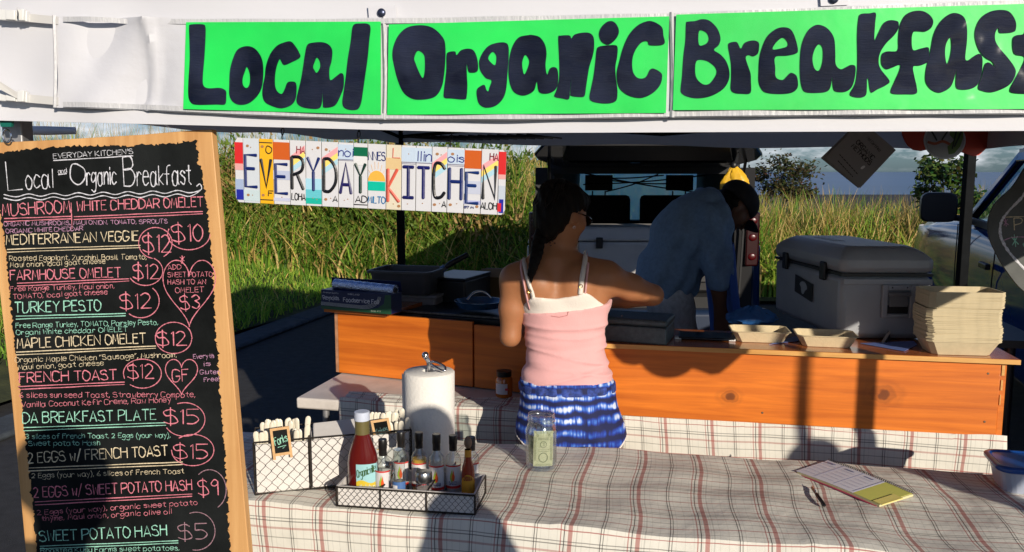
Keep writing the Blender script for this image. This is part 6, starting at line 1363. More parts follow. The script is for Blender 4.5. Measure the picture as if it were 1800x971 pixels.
for x in (-.38, .38):
    st = G(); st.hexa([cl(x+dx, y, z) for z, sh in ((.72, 0), (1.41, .10)) for dx, y in ((-.37, 1.75+sh), (.30, 1.75+sh), (.30, 1.88+sh), (-.37, 1.88+sh))]); so2 = st.build('seat_back', mat('charcoal_seat_cloth', (.018, .018, .02), .9), car, bevel=.04)
    g = G(); g.hexa([cl(x+dx, y, z) for z in (1.455, 1.60) for dx, y in ((-.13, 1.86), (.13, 1.86), (.12, 1.95), (-.12, 1.95))]); g.tube([cl(x-.06, 1.9, 1.34), cl(x-.06, 1.9, 1.45)], .008, 6); g.tube([cl(x+.06, 1.9, 1.34), cl(x+.06, 1.9, 1.45)], .008, 6); g.build('head_restraint', M_trim, so2, bevel=.03)
g = G()
for a, b in (((-.5, 1.2, 1.62), (.6, 1.25, 1.44)), ((-.5, 1.25, 1.52), (.55, 1.2, 1.60)), ((-.45, 1.3, 1.58), (.2, 1.3, 1.60)), ((-.3, 1.2, 1.46), (.15, 1.25, 1.61)), ((-.3, 1.2, 1.56), (.35, 1.2, 1.53))): g.tube(smoothpts([cl(*a), cl((a[0]+b[0])/2, a[1], (a[2]+b[2])/2-.015), cl(*b)], 5), .006, 5)
g.build('cargo_cord', M_black, car)
for s in (-1, 1):
    for y in (.85, 3.45):
        Mr = Matrix.Rotation(math.pi/2, 3, 'Y'); g = G(); g.lathe([(.20, -.10), (.30, -.10), (.325, -.07), (.325, .07), (.30, .10), (.20, .10)], cl(s*.76, y, .325), 28, Mr); wh = g.build('tyre', M_rub, car)
        g = G(); g.lathe([(0, .06*s), (.05, .09*s), (.17, .08*s), (.205, .10*s), (.205, -.09*s)], cl(s*.76, y, .325), 24, Mr); g.build('rim', M_rim, wh)
M_wcool = mat('white_cooler_plastic', (.52, .50, .48), .45, noise=(10, .06))
def coolr(lab, x, y, z, w_, d_, h_, m, lid=.25):
    t = thing('cooler', lab, 'cooler', cl(x, y, z)); g = G()
    g.hexa([cl(x+a, y+b, z+c) for c, e in ((0, .02), (h_*(1-lid), 0)) for a, b in ((-w_/2+e, e), (w_/2-e, e), (w_/2-e, d_-e), (-w_/2+e, d_-e))]); g.build('cooler_body', m, t, bevel=.02)
    g = G(); z1 = z+h_*(1-lid)+.006; g.hexa([cl(x+a*e, y+b, c) for c, e, sh in ((z1, 1.02, 0), (z+h_, .95, .05)) for a, b in ((-w_/2, -.006+sh), (w_/2, -.006+sh), (w_/2, d_-sh), (-w_/2, d_-sh))]); g.build('lid', m, t, bevel=.02)
    for u in (-.3, .3): g = G(); g.hexa([cl(x+w_*u+a, y+b, z1+c) for c in (-.05, .03) for a, b in ((-.025, -.03), (.025, -.03), (.025, .0), (-.025, .0))]); g.build('latch', M_black, t, bevel=.004)
    for u in (-.22, .22): g = G(); g.hexa([cl(x+w_*u+a, y+b, z+h_*.32+c) for c in (-.04, .04) for a, b in ((-.035, -.012), (.035, -.012), (.035, .01), (-.035, .01))]); g.build('moulded_foot', m, t, bevel=.006)
    return t
coolr('big white cooler in the open back of the blue car', -.085, .12, .725, .80, .50, .50, M_wcool, .22)
coolr('small black cooler beside the white cooler inside the car', .53, .20, .725, .34, .38, .38, mat('black_cooler', (.012, .012, .013), .5), .2)
# yellow gloves hung from the tailgate corner
gl = thing('rubber_gloves', 'pair of yellow rubber gloves hanging from the raised tailgate corner', 'gloves', cl(.58, -.62, 1.74)); M_yel = mat('yellow_rubber', (.70, .40, .015), .4, noise=(14, .12), bump=(30, .5))
c0 = U(1290, 291, 5.33)
g = G(); g.tube([U(1298, 268, 5.36), c0], .006, 6); g.ball(c0, (.022, .018, .026), None, 10, 6); g.build('hook', M_black, gl)
for k, (a, b, w0) in enumerate(((1281, 347, .042), (1301, 331, .046))):
    e = U(a, b, 5.33-.03*k); rings = []
    for i in range(10):
        t = i/9; p = c0.lerp(e, t)+Vector((.012*math.sin(t*3)*(1 if k else -1), 0, 0)); w_ = .010+w0*math.sin(min(1, t*1.35)*math.pi*.52)*(1-.30*max(0, t-.75)/.25)
        rings.append([p+Vector((w_*math.cos(q)*(1+.16*math.sin(q*5+i)), w_*.45*math.sin(q)*(1+.2*math.sin(q*4)), .004*math.sin(q*3))) for q in [2*math.pi*j/20 for j in range(20)]])
    g = G(); g.loft(rings)
    for j in range(4): p = e+Vector((-.03+.02*j, 0, .0)); g.tube([p+Vector((0, 0, .02)), p+Vector((.002*j, -.004, -.028-.006*(j % 2)))], [.011, .008], 8)
    g.build('glove', M_yel, gl)
# ================================================================== TRUCK AT THE RIGHT
TS = Vector((3.13, 5.75, 0)); TH = Vector((.30, .954, 0)).normalized(); TR_ = Vector((TH.y, -TH.x, 0))
def tl_(u, v, z): return TS+TH*u+TR_*v+Vector((0, 0, z))
tk = thing('parked_truck', 'dark blue pickup truck parked at the right behind the tent pole', 'truck', tl_(-1, .9, 0)); M_tk = mat('blue_truck_paint', (.010, .05, .20), .07, .0, spec=.16)
TWD = 1.86
def tring(u, zt, sh, narrow=0):
    L_ = [(.06, .50), (.0, .60), (-.015, .80), (-.01, 1.0), (.02, 1.14), (.05, zt-.06), (.10, zt-.015), (.20, zt)]; L_ = [(v+narrow, min(z, zt)) for v, z in L_]
    return [tl_(u, v, z) for v, z in L_]+[tl_(u, TWD/2, zt+sh)]+[tl_(u, TWD-v, z) for v, z in L_[::-1]]+[tl_(u, TWD/2, .5)]
g = G(); g.loft([tring(2.22, 1.00, .0, .12), tring(2.12, 1.10, .02, .05), tring(1.9, 1.20, .03, .01), tring(1.2, 1.25, .03, -.01), tring(.5, 1.28, .03, 0), tring(.0, 1.30, .02, 0), tring(-1.0, 1.31, .0, 0), tring(-1.9, 1.31, 0, 0), tring(-3.6, 1.31, 0, 0)]); g.build('body', M_tk, tk)
def gh(u, z, s, inset=.0):
    v = .03+max(0, z-1.28)*.30+inset; return tl_(u, v if s < 0 else TWD-v, z)
for s in (-1, 1):
    for nm, P, m in (('front_pillar', [(.12, 1.29), (-.02, 1.29), (-.66, 1.72), (-.60, 1.76)], M_tk), ('middle_pillar', [(-.98, 1.29), (-1.10, 1.29), (-1.08, 1.74), (-1.0, 1.74)], M_tk), ('rear_pillar', [(-1.60, 1.29), (-1.9, 1.29), (-1.80, 1.74), (-1.58, 1.74)], M_tk), ('roof_rail', [(-.56, 1.73), (-.62, 1.69), (-1.8, 1.70), (-1.8, 1.79), (-.68, 1.79)], M_tk)):
        g = G(); o = [gh(u, z, s) for u, z in P]; g.prism(o, TR_*(.06 if s < 0 else -.06)); g.build(nm, m, tk, bevel=.012)
    for P in ([(-.10, 1.30), (-.66, 1.70), (-.985, 1.70), (-.985, 1.30)], [(-1.11, 1.30), (-1.10, 1.70), (-1.58, 1.70), (-1.60, 1.30)]):
        g = G(); o = [gh(u, z, s, .03) for u, z in P]; g.add(o, [(0, 1, 2, 3)]); g.build('side_window', M_clearg, tk)
        g = G(); q = smoothpts([gh(u, z, s, .014) for u, z in P], 1, True); g.tube(q, .012, 6, True); g.build('window_seal', M_black, tk)
    g = G(); g.prism([gh(u, z, s, -.012) for u, z in ((.10, 1.28), (-.98, 1.27), (-.98, 1.31), (-.12, 1.325), (-.30, 1.44))], TR_*(.02 if s < 0 else -.02)); g.build('door_trim', M_black, tk, bevel=.004)
g = G(); rings = []
for u in (-.62, -.9, -1.3, -1.82): rings.append([tl_(u, .17+(TWD-.34)*k/10, 1.77+.035*math.sin(math.pi*k/10)) for k in range(11)]+[tl_(u, .17+(TWD-.34)*k/10, 1.73) for k in range(10, -1, -1)])
g.loft(rings); g.build('roof', M_tk, tk)
g = G(); g.add([tl_(.08, .10, 1.31), tl_(.08, TWD-.10, 1.31), tl_(-.62, TWD-.2, 1.74), tl_(-.62, .2, 1.74)], [(0, 1, 2, 3)]); g.build('windscreen', M_clearg, tk)
g = G(); g.add([tl_(-1.84, .14, 1.31), tl_(-1.84, TWD-.14, 1.31), tl_(-1.80, TWD-.2, 1.72), tl_(-1.80, .2, 1.72)], [(0, 1, 2, 3)]); g.build('rear_window', M_tint, tk)
Mt = Matrix((TH, TR_, Vector((0, 0, 1)))).transposed()
g = G(); c = tl_(-.02, -.155, 1.385); rings = []
for k, (d, sc_) in enumerate(((-.05, .90), (-.045, .98), (.0, 1), (.05, .85), (.075, .5))):
    rings.append([c+TH*d+TR_*(.118*sc_*math.copysign(abs(math.cos(t))**.45, math.cos(t)))+Vector((0, 0, .105*sc_*math.copysign(abs(math.sin(t))**.45, math.sin(t)))) for t in [2*math.pi*j/24 for j in range(24)]])
g.loft(rings); g.tube([c+TR_*.10+Vector((0, 0, -.07)), tl_(.0, .05, 1.30)], .022, 8); g.build('wing_mirror', M_black, tk)
g = G(); g.ball(tl_(-.50, .62, 1.36), (.16, .16, .17), None, 16, 10); g.hexa([tl_(u, v, z) for z in (.8, 1.30) for u, v in ((-1.5, .3), (-1.5, .85), (-1.3, .85), (-1.3, .3))]); g.build('interior', M_trim, tk, bevel=.03)
g = G(); c = tl_(-.34, .50, 1.28); g.tube([c+TR_*(.18*math.cos(t))+Vector((0, 0, .16*math.sin(t)))+TH*(.05*math.sin(t)) for t in [2*math.pi*j/24 for j in range(24)]], .014, 6, True); g.build('steering_wheel', M_black, tk)
for u, s in ((1.35, -1), (-2.6, -1), (1.35, 1), (-2.6, 1)):
    vv = .07 if s < 0 else TWD-.07; Mr = Mt @ Matrix.Rotation(math.pi/2, 3, 'X'); g = G(); c = tl_(u, vv, .40)
    g.lathe([(.22, -.11), (.36, -.12), (.40, -.08), (.40, .08), (.36, .12), (.22, .11)], c, 30, Mr); wh = g.build('tyre', M_rub, tk)
    g = G(); g.lathe([(0, .08), (.06, .10), (.19, .07), (.225, .12), (.225, -.12), (.19, -.07), (.06, -.10), (0, -.08)], c, 24, Mr); g.build('rim', M_rim, wh)
    g = G(); g.tube([c+TH*(.47*math.cos(t))+Vector((0, 0, .47*math.sin(t)+.03))+TR_*((-.075 if s < 0 else .075)) for t in [math.pi*(-.05+1.1*j/16) for j in range(17)]], .05, 8); g.build('wheel_arch_flare', M_tk, tk)
g = G(); g.tube([tl_(-.02, -.022, 1.27), tl_(-.02, -.025, 1.0), tl_(-.02, -.018, .62)], .004, 5); g.build('door_gap', M_black, tk); g = G(); g.tube([tl_(-1.04, -.012, 1.27), tl_(-1.04, -.025, 1.0), tl_(-1.04, -.018, .62)], .004, 5); g.build('door_gap', M_black, tk)
g = G(); g.hexa([tl_(u, v, z) for z in (1.055, 1.09) for u, v in ((-.98, -.05), (-.80, -.05), (-.80, -.02), (-.98, -.02))]); g.build('door_handle', M_black, tk, bevel=.006)
g = G(); g.hexa([tl_(u, v, z) for z in (.98, 1.14) for u, v in ((2.14, .06), (2.2, .16), (2.2, .42), (2.1, .42))]); g.build('headlight', mat('headlight_glass', (.5, .5, .52), .1), tk, bevel=.01)
g = G(); g.hexa([tl_(u, v, z) for z in (.48, .70) for u, v in ((2.15, .0), (2.36, .15), (2.36, TWD-.15), (2.15, TWD))]); g.build('front_bumper', M_steel, tk, bevel=.03)
# ================================================================== HANGING SIGNS
M_grey = mat('grey_sign_card', (.30, .29, .28), .8)  # even grey for the diamond card
P_ = Plane(U(1512, 280, 3.35), (-.12, -1, 0))
ds = thing('diamond_sign', 'laminated diamond card reading Organic Methods hanging under the canopy', 'sign', P_(1512, 331))
for o, dx in ((0, 0), (-.012, -6)):
    g = G(); poly_solid(g, [(1450+dx, 278), (1512+dx*.3, 331), (1575, 264), (1514+dx*.3, 212)], P_, o, .0025); g.build('card', M_grey, ds)
g = G(); dk = mat('black_print', (.012, .012, .012), .7)
write(g, 'Not Certified', (1523, 243), (1545, 267), 5, P_, P_.n, .0007, gap=1.3); write(g, 'ORGANIC', (1504, 251), (1533, 282), 7.5, P_, P_.n, .0015, gap=1.7); write(g, 'METHODS', (1496, 258), (1528, 291), 7.5, P_, P_.n, .0015, gap=1.7)
for (a, b) in (((1476, 272), (1507, 306)), ((1473, 283), (1499, 311))):
    x = 0
    while x < .97: w_ = random.uniform(.05, .13); ribbon(g, [P_(a[0]+(b[0]-a[0])*t, a[1]+(b[1]-a[1])*t, .0006) for t in (x, min(1, x+w_))], P_.n, .0016); x += w_+.045
g.build('lettering', dk, ds)
g = G(); g.add([P_(1516.6+4*math.cos(t), 294.6+3.2*math.sin(t-.6), .001) for t in [2*math.pi*k/14 for k in range(14)]], [tuple(range(14))]); g.build('white_dot', mat('white_sticker', (.75, .75, .75), .5), ds)
g = G(); g.tube([P_(1514, 213), P_(1514, 213)+Vector((0, .05, .14))], .0012, 5); g.build('string', M_black, ds)
def scal(name, label, T, with_pic):
    t = thing(name, label, 'sign', T(1668, 275)); nn = (T(1700, 240)-T(1640, 240)).cross(T(1640, 220)-T(1640, 240)).normalized(); nn = nn if nn.y < 0 else -nn
    O = [(1590, 196), (1585, 220), (1587, 238), (1591, 248), (1597, 257), (1606, 264), (1619, 266), (1632, 263), (1645, 272), (1660, 275), (1675, 271), (1688, 267), (1700, 271), (1711, 275), (1721, 273), (1731, 264), (1738, 257), (1745, 250), (1750, 238), (1751, 222), (1742, 200), (1715, 186), (1668, 180), (1620, 186)]
    g = G(); f_ = [T(*p) for p in O]; g.prism(f_, -nn*.006); g.build('board', mat('orange_red_sign_paint', (.50, .045, .012), .6), t)
    def el(cx, cy, rx, ry, m, nm, off, a0=0, a1=360): g = G(); g.prism([T(cx+rx*math.cos(R(a0+(a1-a0)*k/30)), cy+ry*math.sin(R(a0+(a1-a0)*k/30)))+nn*off for k in range(30)], nn*.0012); g.build(nm, m, t)
    el(1660, 247, 37, 33.5, mat('white_sign_paint', (.55, .55, .52), .6), 'oval', .001)
    el(1660, 247, 34, 30.5, mat('pale_grey_print', (.36, .36, .34), .6), 'oval_field', .0035)
    g = G(); g.prism([T(*p)+nn*.005 for p in [(1668, 225), (1692, 222), (1691, 244), (1686, 258), (1676, 270), (1666, 272), (1664, 258), (1676, 246), (1668, 238)]], nn*.001); g.build('printed_leaf', mat('leaf_green_print', (.10, .17, .03), .6), t)
    g = G(); ribbon(g, smoothpts([T(x, y)+nn*.0052 for x, y in ((1630, 250), (1642, 253), (1656, 249), (1668, 254))], 5), nn, .006); g.build('printed_streak', mat('rust_print', (.38, .10, .03), .6), t)
    g = G()
    for a, b in (((1634, 228), (1645, 247)), ((1666, 228), (1654, 246)), ((1680, 228), (1672, 262)), ((1688, 232), (1676, 258))): ribbon(g, [T(*a)+nn*.0066, T(*b)+nn*.0066], nn, .004)
    g.build('printed_stem', mat('dark_print', (.02, .03, .015), .6), t)
    g = G()
    for x in (1620, 1716): g.tube([T(x, 188), T(x, 140)], .0015, 5)
    g.build('string', M_black, t)
P2 = Plane(U(1668, 240, 3.72), (.2, -1, 0)); scal('hanging_sign', 'orange scalloped sign with white oval hanging before the right tent pole', lambda x, y: P2(x, y), True)
def T3(x, y): return Vector((1.33, 1.262, 1.435))+FD*((x-1668)*.00285)+Vector((0, 0, (275-y)*.00285))
scal('hanging_sign', 'orange scalloped sign hanging under the front valance near the right tent leg', T3, True)
P4 = Plane(U(1790, 400, 2.75), (-.1, -1, .03))
pb = thing('pear_chalkboard', 'pear-shaped grey chalkboard with white chalk outline at the right edge', 'chalkboard', P4(1850, 540))
hb = [(1812, 236), (1811, 280), (1800, 298), (1780, 329), (1750, 358), (1738, 388), (1740, 418), (1752, 446), (1768, 474), (1800, 512), (1850, 535)]; full = hb+[(3700-x, y) for x, y in hb[-2::-1]]; sp_ = [(p.x, p.y) for p in smoothpts([(a, b, 0) for a, b in full], 4, True)]
g = G(); poly_solid(g, sp_, P4, 0, .010); g.build('board', mat('grey_chalkboard', (.10, .105, .10), .8, noise=(8, .3)), pb)
WGc = {k: G() for k in ('white', 'mauve', 'mint', 'cream')}
ib = [(1822, 300), (1800, 342), (1774, 370), (1760, 390), (1758, 411), (1763, 426), (1774, 444), (1792, 464), (1820, 492), (1850, 505)]
ch_line = lambda c, pts, w_: line(WGc[c], pts, P4, P4.n, w_, .35, .0008, 8)
ch_line('white', ib+[(3700-x, y) for x, y in ib[-2::-1]], .0042); ch_line('cream', [(1767, 382), (1800, 381), (1850, 380), (1930, 381)], .0013); ch_line('mauve', [(1762, 424), (1778, 418), (1800, 417), (1830, 421), (1900, 419)], .0014)
write(WGc['mauve'], '*', (1762, 407), (1774, 405), 17, P4, P4.n, .0011, .3); write(WGc['cream'], 'PI', (1783, 405), (1804, 404), 21, P4, P4.n, .0014, .3); write(WGc['mint'], '*', (1776, 446), (1792, 444), 25, P4, P4.n, .0014, .3); write(WGc['mint'], 'S', (1800, 446), (1812, 445), 20, P4, P4.n, .0014, .3)
for k, q in WGc.items(): q.build('chalk_lettering', CH[k], pb)
g = G(); g.tube([P4(1850, 240), P4(1850, 240)+Vector((0, 0, .2))], .0015, 5); g.build('string', M_black, pb)
pl = thing('steel_pole', 'plain dark steel pole standing in front of the stall at the right', 'pole', (2.45, -.3, 0)); g = G(); g.tube([(2.45, -.3, 0), (2.45, -.3, 2.5)], .021, 10); g.build('pole', M_pole, pl); g = G(); g.lathe([(0, .02), (.1, .018), (.11, 0), (0, 0)], (2.45, -.3, .001), 20); g.build('base', M_pole, pl)
# ================================================================== PEOPLE
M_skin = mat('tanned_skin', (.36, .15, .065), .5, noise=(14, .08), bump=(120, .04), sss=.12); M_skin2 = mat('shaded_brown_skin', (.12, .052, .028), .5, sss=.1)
M_hair = mat('dark_brown_hair', (.005, .0035, .003), .55, spec=.15, noise=(40, .4), bump=(90, .5, (1, 1, .12)))
A3 = lambda px, py, Y: np.array(U(px, py, Y))
WY = 2.76
wm = thing('person', 'woman with a dark braid in pink tank top and tie-dyed blue shorts', 'person', (U(1000, 600, WY).x, WY, 0))
rows = [(806, 936, 1080, .098, .005), (775, 922, 1083, .115, -.008), (738, 918, 1081, .120, -.014), (703, 921, 1074, .108, -.008), (670, 922, 1070, .098, 0), (640, 929, 1061, .090, .003), (612, 933, 1056, .085, .006), (580, 929, 1058, .088, .01), (550, 921, 1062, .095, .012), (522, 908, 1071, .099, .012), (498, 906, 1072, .094, .01), (478, 908, 1068, .083, .008), (465, 922, 1048, .068, .004), (454, 942, 1008, .055, .0)]
S = []
for py, xl, xr, ry, dy in rows: a, b = A3(xl, py, WY), A3(xr, py, WY); S.append((a[2], (a[0]+b[0])/2, WY+dy, (b[0]-a[0])/2, ry))
torso = Body().sect(S, .02)
hz = S[1][0]; hx = S[1][1]
for s in (-1, 1): torso.ell((hx+s*.078, WY-.062, hz+.025), (.085, .075, .085), None, .05); torso.ell((hx+s*.075, WY+.085, A3(990, 535, WY)[2]), (.06, .05, .06), None, .04)
for s in (-1, 1): torso.ell((A3(978, 500, WY)[0]+s*.070, WY-.070, A3(978, 492, WY)[2]), (.042, .026, .055), None, .04)
bw = Body(); bw.p = list(torso.p)
bw.ell((A3(978, 510, WY)[0], WY-.108, A3(978, 490, WY)[2]), (.009, .018, .07), None, .03, True)
bw.cone(A3(970, 468, WY), A3(985, 412, WY+.015), .056, .050, .03)
for px, py in ((908, 488), (1066, 482)): bw.cone(A3(970, 458, WY+.0), A3(px, py, WY), .040, .046, .045)
sl, sr = A3(903, 494, WY), A3(1066, 490, WY); el_ = A3(897, 592, WY+.0); er = A3(1148, 519, WY+.11)
bw.cone(sl, (sl+el_)/2, .046, .042, .03).cone((sl+el_)/2, el_, .042, .034, .02); hl = np.array((.03, WY+.30, 1.06)); bw.cone(el_, el_*.6+hl*.4, .035, .036, .012).cone(el_*.6+hl*.4, hl, .036, .022, .012)
bw.cone(sr, sr*.5+er*.5, .049, .045, .03).cone(sr*.5+er*.5, er, .045, .036, .02); hr_ = np.array((.27, WY+.36, 1.13)); bw.cone(er, er*.65+hr_*.35, .037, .036, .012).cone(er*.65+hr_*.35, hr_, .036, .022, .012)
hand_parts(bw, hl, (.25, .9, -.3), (1, 0, .2), .95, .6); hand_parts(bw, hr_, (-.6, .7, -.4), (0, .4, 1), .95, .6)
HC = A3(988, 377, WY+.005); HS = .93; Wh, Mh = head_parts(bw, HC, R(52), R(18), HS)
zc = S[0][0]
for s in (-1, 1):
    x = hx+s*.083; bw.cone((x, WY-.005, zc+.02), (hx+s*.075, WY+.01, .50), .088, .056, .03).cone((hx+s*.075, WY+.01, .50), (hx+s*.075, WY, .10), .057, .038, .02).cone((hx+s*.075, WY-.03, .05), (hx+s*.08, WY+.15, .035), .038, .03, .02)
skin('body', bw.f, (-.12, WY-.22, -.005), (.62, WY+.52, 1.78), .0082, M_skin, wm)
# clothing
def zpx(py): return A3(990, py, WY)[2]
xpx = lambda X: X/WY*FPX/1.0
def px_of(P): return 900+P[..., 0]/(P[..., 1]*math.cos(PITCH)-(P[..., 2]-EYE)*math.sin(PITCH))*FPX
def py_of(P):
    dy = P[..., 1]; dz = P[..., 2]-EYE; d = dy*math.cos(PITCH)-dz*math.sin(PITCH); u = dy*math.sin(PITCH)+dz*math.cos(PITCH); return 485.5-u/d*FPX
def wrink(P, a=1):
    z_, x_ = P[..., 2], P[..., 0]
    fold = sum((.0048*np.exp(-((z_-zpx(c)+s_*(x_-.17)+.012*np.sin(x_*q+c))/.0055)**2)*np.clip(.5+.5*np.sin(x_*f_+c*.7), 0, 1)) for c, s_, q, f_ in ((566, .05, 9, 7), (583, -.06, 12, 11), (597, .09, 8, 9), (608, -.03, 14, 8), (620, .12, 10, 6), (632, -.08, 12, 10), (645, .05, 9, 7), (655, -.14, 8, 9)))
    return fold+wrink0(P, .55)
def wrink0(P, a=1):
    z, x = P[..., 2], P[..., 0]
    return a*(.0034*np.sin(z*105+14*x+2*np.sin(x*17))*np.clip((1.17-z)/.10, .12, 1)+.0030*np.sin(z*62-23*x+1.5*np.sin(x*9))*np.clip((1.2-z)/.12, .15, 1)+.0012*np.sin(x*60+z*40))
zt = lambda P, pts: np.interp(P[..., 0], [A3(x, y, WY)[0] for x, y in pts], [A3(x, y, WY)[2] for x, y in pts])
pink_top = [(905, 549), (930, 546), (985, 541), (1030, 536), (1075, 530)]; white_top = [(903, 556), (915, 540), (928, 522), (936, 515), (975, 519), (1012, 512), (1022, 506), (1034, 512), (1048, 524), (1076, 545)]
def tank(P): return np.maximum(np.maximum(torso.f(P)-.009-wrink(P), P[..., 2]-zt(P, pink_top)), zpx(668)-.004*np.sin(P[..., 0]*30)-P[..., 2])
bx_ = ((-.12, WY-.2, .62), (.5, WY+.2, 1.45))
M_pink = mat('pink_cotton', (.70, .37, .37), .85, noise=(9, .04), bump=(210, .12), sheen=.2); M_white_c = mat('white_cotton', (.72, .66, .60), .85, bump=(200, .15))
skin('tank_top', tank, (-.1, WY-.19, .88), (.48, WY+.22, 1.26), .0045, M_pink, wm, 1)
def cami(P): return np.maximum(np.maximum(torso.f(P)-.005, P[..., 2]-zt(P, white_top)), zpx(575)-P[..., 2])
skin('camisole', cami, (-.1, WY-.19, 1.05), (.48, WY+.22, 1.30), .0055, M_white_c, wm, 1)
def hit(px, py, f, off):
    r = ray(px, py).normalized(); t = 2.2
    for _ in range(60):
        p = CAM+r*t; d = float(f(np.array(p)[None])[0])-off
        if d < .0006: break
        t += max(d*.8, .0005)
        if t > 3.4: break
    return CAM+r*min(t, 3.0)
def strap(px, w_, m, f, off):
    P = [hit(a, b, f, off) for a, b in px]; P = smoothpts(P, 4); g = G(); vs = []
    for i, p in enumerate(P):
        t = (P[min(i+1, len(P)-1)]-P[max(i-1, 0)]).normalized(); s = t.cross(Vector((0, -1, 0))).normalized(); vs += [p-s*w_+Vector((0, .002, 0)), p+Vector((0, -.0015, 0)), p+s*w_+Vector((0, .002, 0))]
    g.add(vs, [q for i in range(len(P)-1) for q in ((3*i, 3*i+1, 3*i+4, 3*i+3), (3*i+1, 3*i+2, 3*i+5, 3*i+4))], True); o = g.build('strap', m, wm); md = o.modifiers.new('s', 'SOLIDIFY'); md.thickness = .002; return P
fb = bw.f
strap([(938, 528), (936, 517), (931, 502), (926, 482), (922, 462), (923, 453)], .0075, M_white_c, fb, .002); strap([(1020, 518), (1021, 507), (1023, 490), (1027, 468), (1029, 448), (1027, 441)], .0078, M_white_c, fb, .002)
strap([(932, 547), (926, 525), (920, 495), (916, 470), (918, 456)], .0042, M_pink, fb, .003); strap([(1027, 538), (1028, 520), (1031, 490), (1034, 462), (1033, 446)], .0042, M_pink, fb, .003)
for px, py in ((931, 512), (1021, 503)):
    p = hit(px, py, fb, .004); g = G(); g.tube([p+Vector((.0055*math.cos(t), -.002, .0055*math.sin(t))) for t in [2*math.pi*k/12 for k in range(12)]], .0012, 5, True); g.build('strap_ring', mat('gold_ring', (.6, .35, .1), .3, 1), wm)
p = hit(983, 549, tank, .0); g = G(); pts = [hit(x, y, tank, .0008) for x, y in ((967, 549), (969, 556), (983, 558), (997, 555), (999, 548))]; g.tube(pts, .0011, 5); g.build('label_stitching', mat('dark_pink_thread', (.45, .17, .16), .9), wm)
# tie-dyed shorts
def tiedye():
    m, t, b = nodes('tie_dyed_cotton'); N, K = t.nodes, t.links; c = N.new('ShaderNodeTexCoord'); s = N.new('ShaderNodeSeparateXYZ')
    nz = N.new('ShaderNodeTexNoise'); nz.inputs['Scale'].default_value = 9; nz.inputs['Detail'].default_value = 3; K.new(c.outputs['Object'], nz.inputs['Vector'])
    va = N.new('ShaderNodeVectorMath'); va.operation = 'MULTIPLY_ADD'; va.inputs[1].default_value = (.030, .03, .055); K.new(nz.outputs['Color'], va.inputs[0]); K.new(c.outputs['Object'], va.inputs[2]); K.new(va.outputs[0], s.inputs[0])
    def mth(op, a, b_=None, c_=None):
        n = N.new('ShaderNodeMath'); n.operation = op
        for i, v in enumerate((a, b_, c_)):
            if v is None: continue
            if isinstance(v, (int, float)): n.inputs[i].default_value = v
            else: K.new(v, n.inputs[i])
        return n.outputs[0]
    band = mth('SINE', mth('MULTIPLY', s.outputs[2], 2*math.pi/.038)); bandf = mth('MULTIPLY_ADD', band, .5, .5)
    mp_ = N.new('ShaderNodeMapping'); mp_.inputs['Scale'].default_value = (120, 25, 9); K.new(c.outputs['Object'], mp_.inputs[0]); nf = N.new('ShaderNodeTexNoise'); nf.inputs['Scale'].default_value = 1; nf.inputs['Detail'].default_value = 2; K.new(mp_.outputs[0], nf.inputs['Vector']); fine = mth('MULTIPLY_ADD', nf.outputs['Fac'], 3.2, -1.05)
    n2 = N.new('ShaderNodeTexNoise'); n2.inputs['Scale'].default_value = 34; K.new(c.outputs['Object'], n2.inputs['Vector'])
    n3 = N.new('ShaderNodeTexNoise'); n3.inputs['Scale'].default_value = 7; K.new(c.outputs['Object'], n3.inputs['Vector'])
    v = mth('MULTIPLY', mth('MULTIPLY', mth('POWER', bandf, 1.3), mth('MULTIPLY_ADD', fine, .75, .3)), mth('MULTIPLY_ADD', n2.outputs['Fac'], 1.3, .25)); v = mth('MULTIPLY', v, mth('MULTIPLY_ADD', n3.outputs['Fac'], 2.2, -.20))
    r = N.new('ShaderNodeValToRGB'); e = r.color_ramp.elements; e[0].position = .05; e[0].color = (.004, .008, .06, 1); e[1].position = .80; e[1].color = (.58, .64, .80, 1)
    q = e.new(.24); q.color = (.008, .035, .30, 1); q = e.new(.44); q.color = (.04, .15, .55, 1)
    K.new(v, r.inputs['Fac']); K.new(r.outputs['Color'], b.inputs['Base Color']); b.inputs['Roughness'].default_value = .8; return m
legs = Body()
for s in (-1, 1): legs.cone((hx+s*.083, WY-.005, zc+.03), (hx+s*.082, WY, zc-.10), .096, .094, .03)
low = Body(); low.p = list(torso.p)+legs.p
hem_pts = [(895, 745), (914, 758), (930, 770), (955, 777), (976, 776), (992, 792), (1008, 783), (1045, 786), (1072, 777), (1095, 756)]
def shorts(P): return np.maximum(np.maximum(low.f(P)-.012-.0022*np.sin(P[..., 0]*70+P[..., 2]*25), P[..., 2]-zpx(664)), zt(P, hem_pts)-P[..., 2])
skin('shorts', shorts, (-.12, WY-.22, .60), (.50, WY+.22, .97), .0062, tiedye(), wm, 1)
def hem(P): z_ = zt(P, hem_pts); return np.maximum(np.maximum(low.f(P)-.0155, P[..., 2]-z_-.006), z_-.004-P[..., 2])
skin('hem', hem, (-.12, WY-.22, .56), (.50, WY+.22, .80), .0055, M_white_c, wm, 1)
def band_(P): return np.maximum(np.maximum(low.f(P)-.0145-.0028*np.sin(P[..., 0]*150), P[..., 2]-zpx(669)), zpx(683)-P[..., 2])
skin('waistband', band_, (-.12, WY-.22, .80), (.50, WY+.22, .95), .0055, mat('navy_elastic', (.02, .045, .22), .8, noise=(60, .8)), wm, 1)
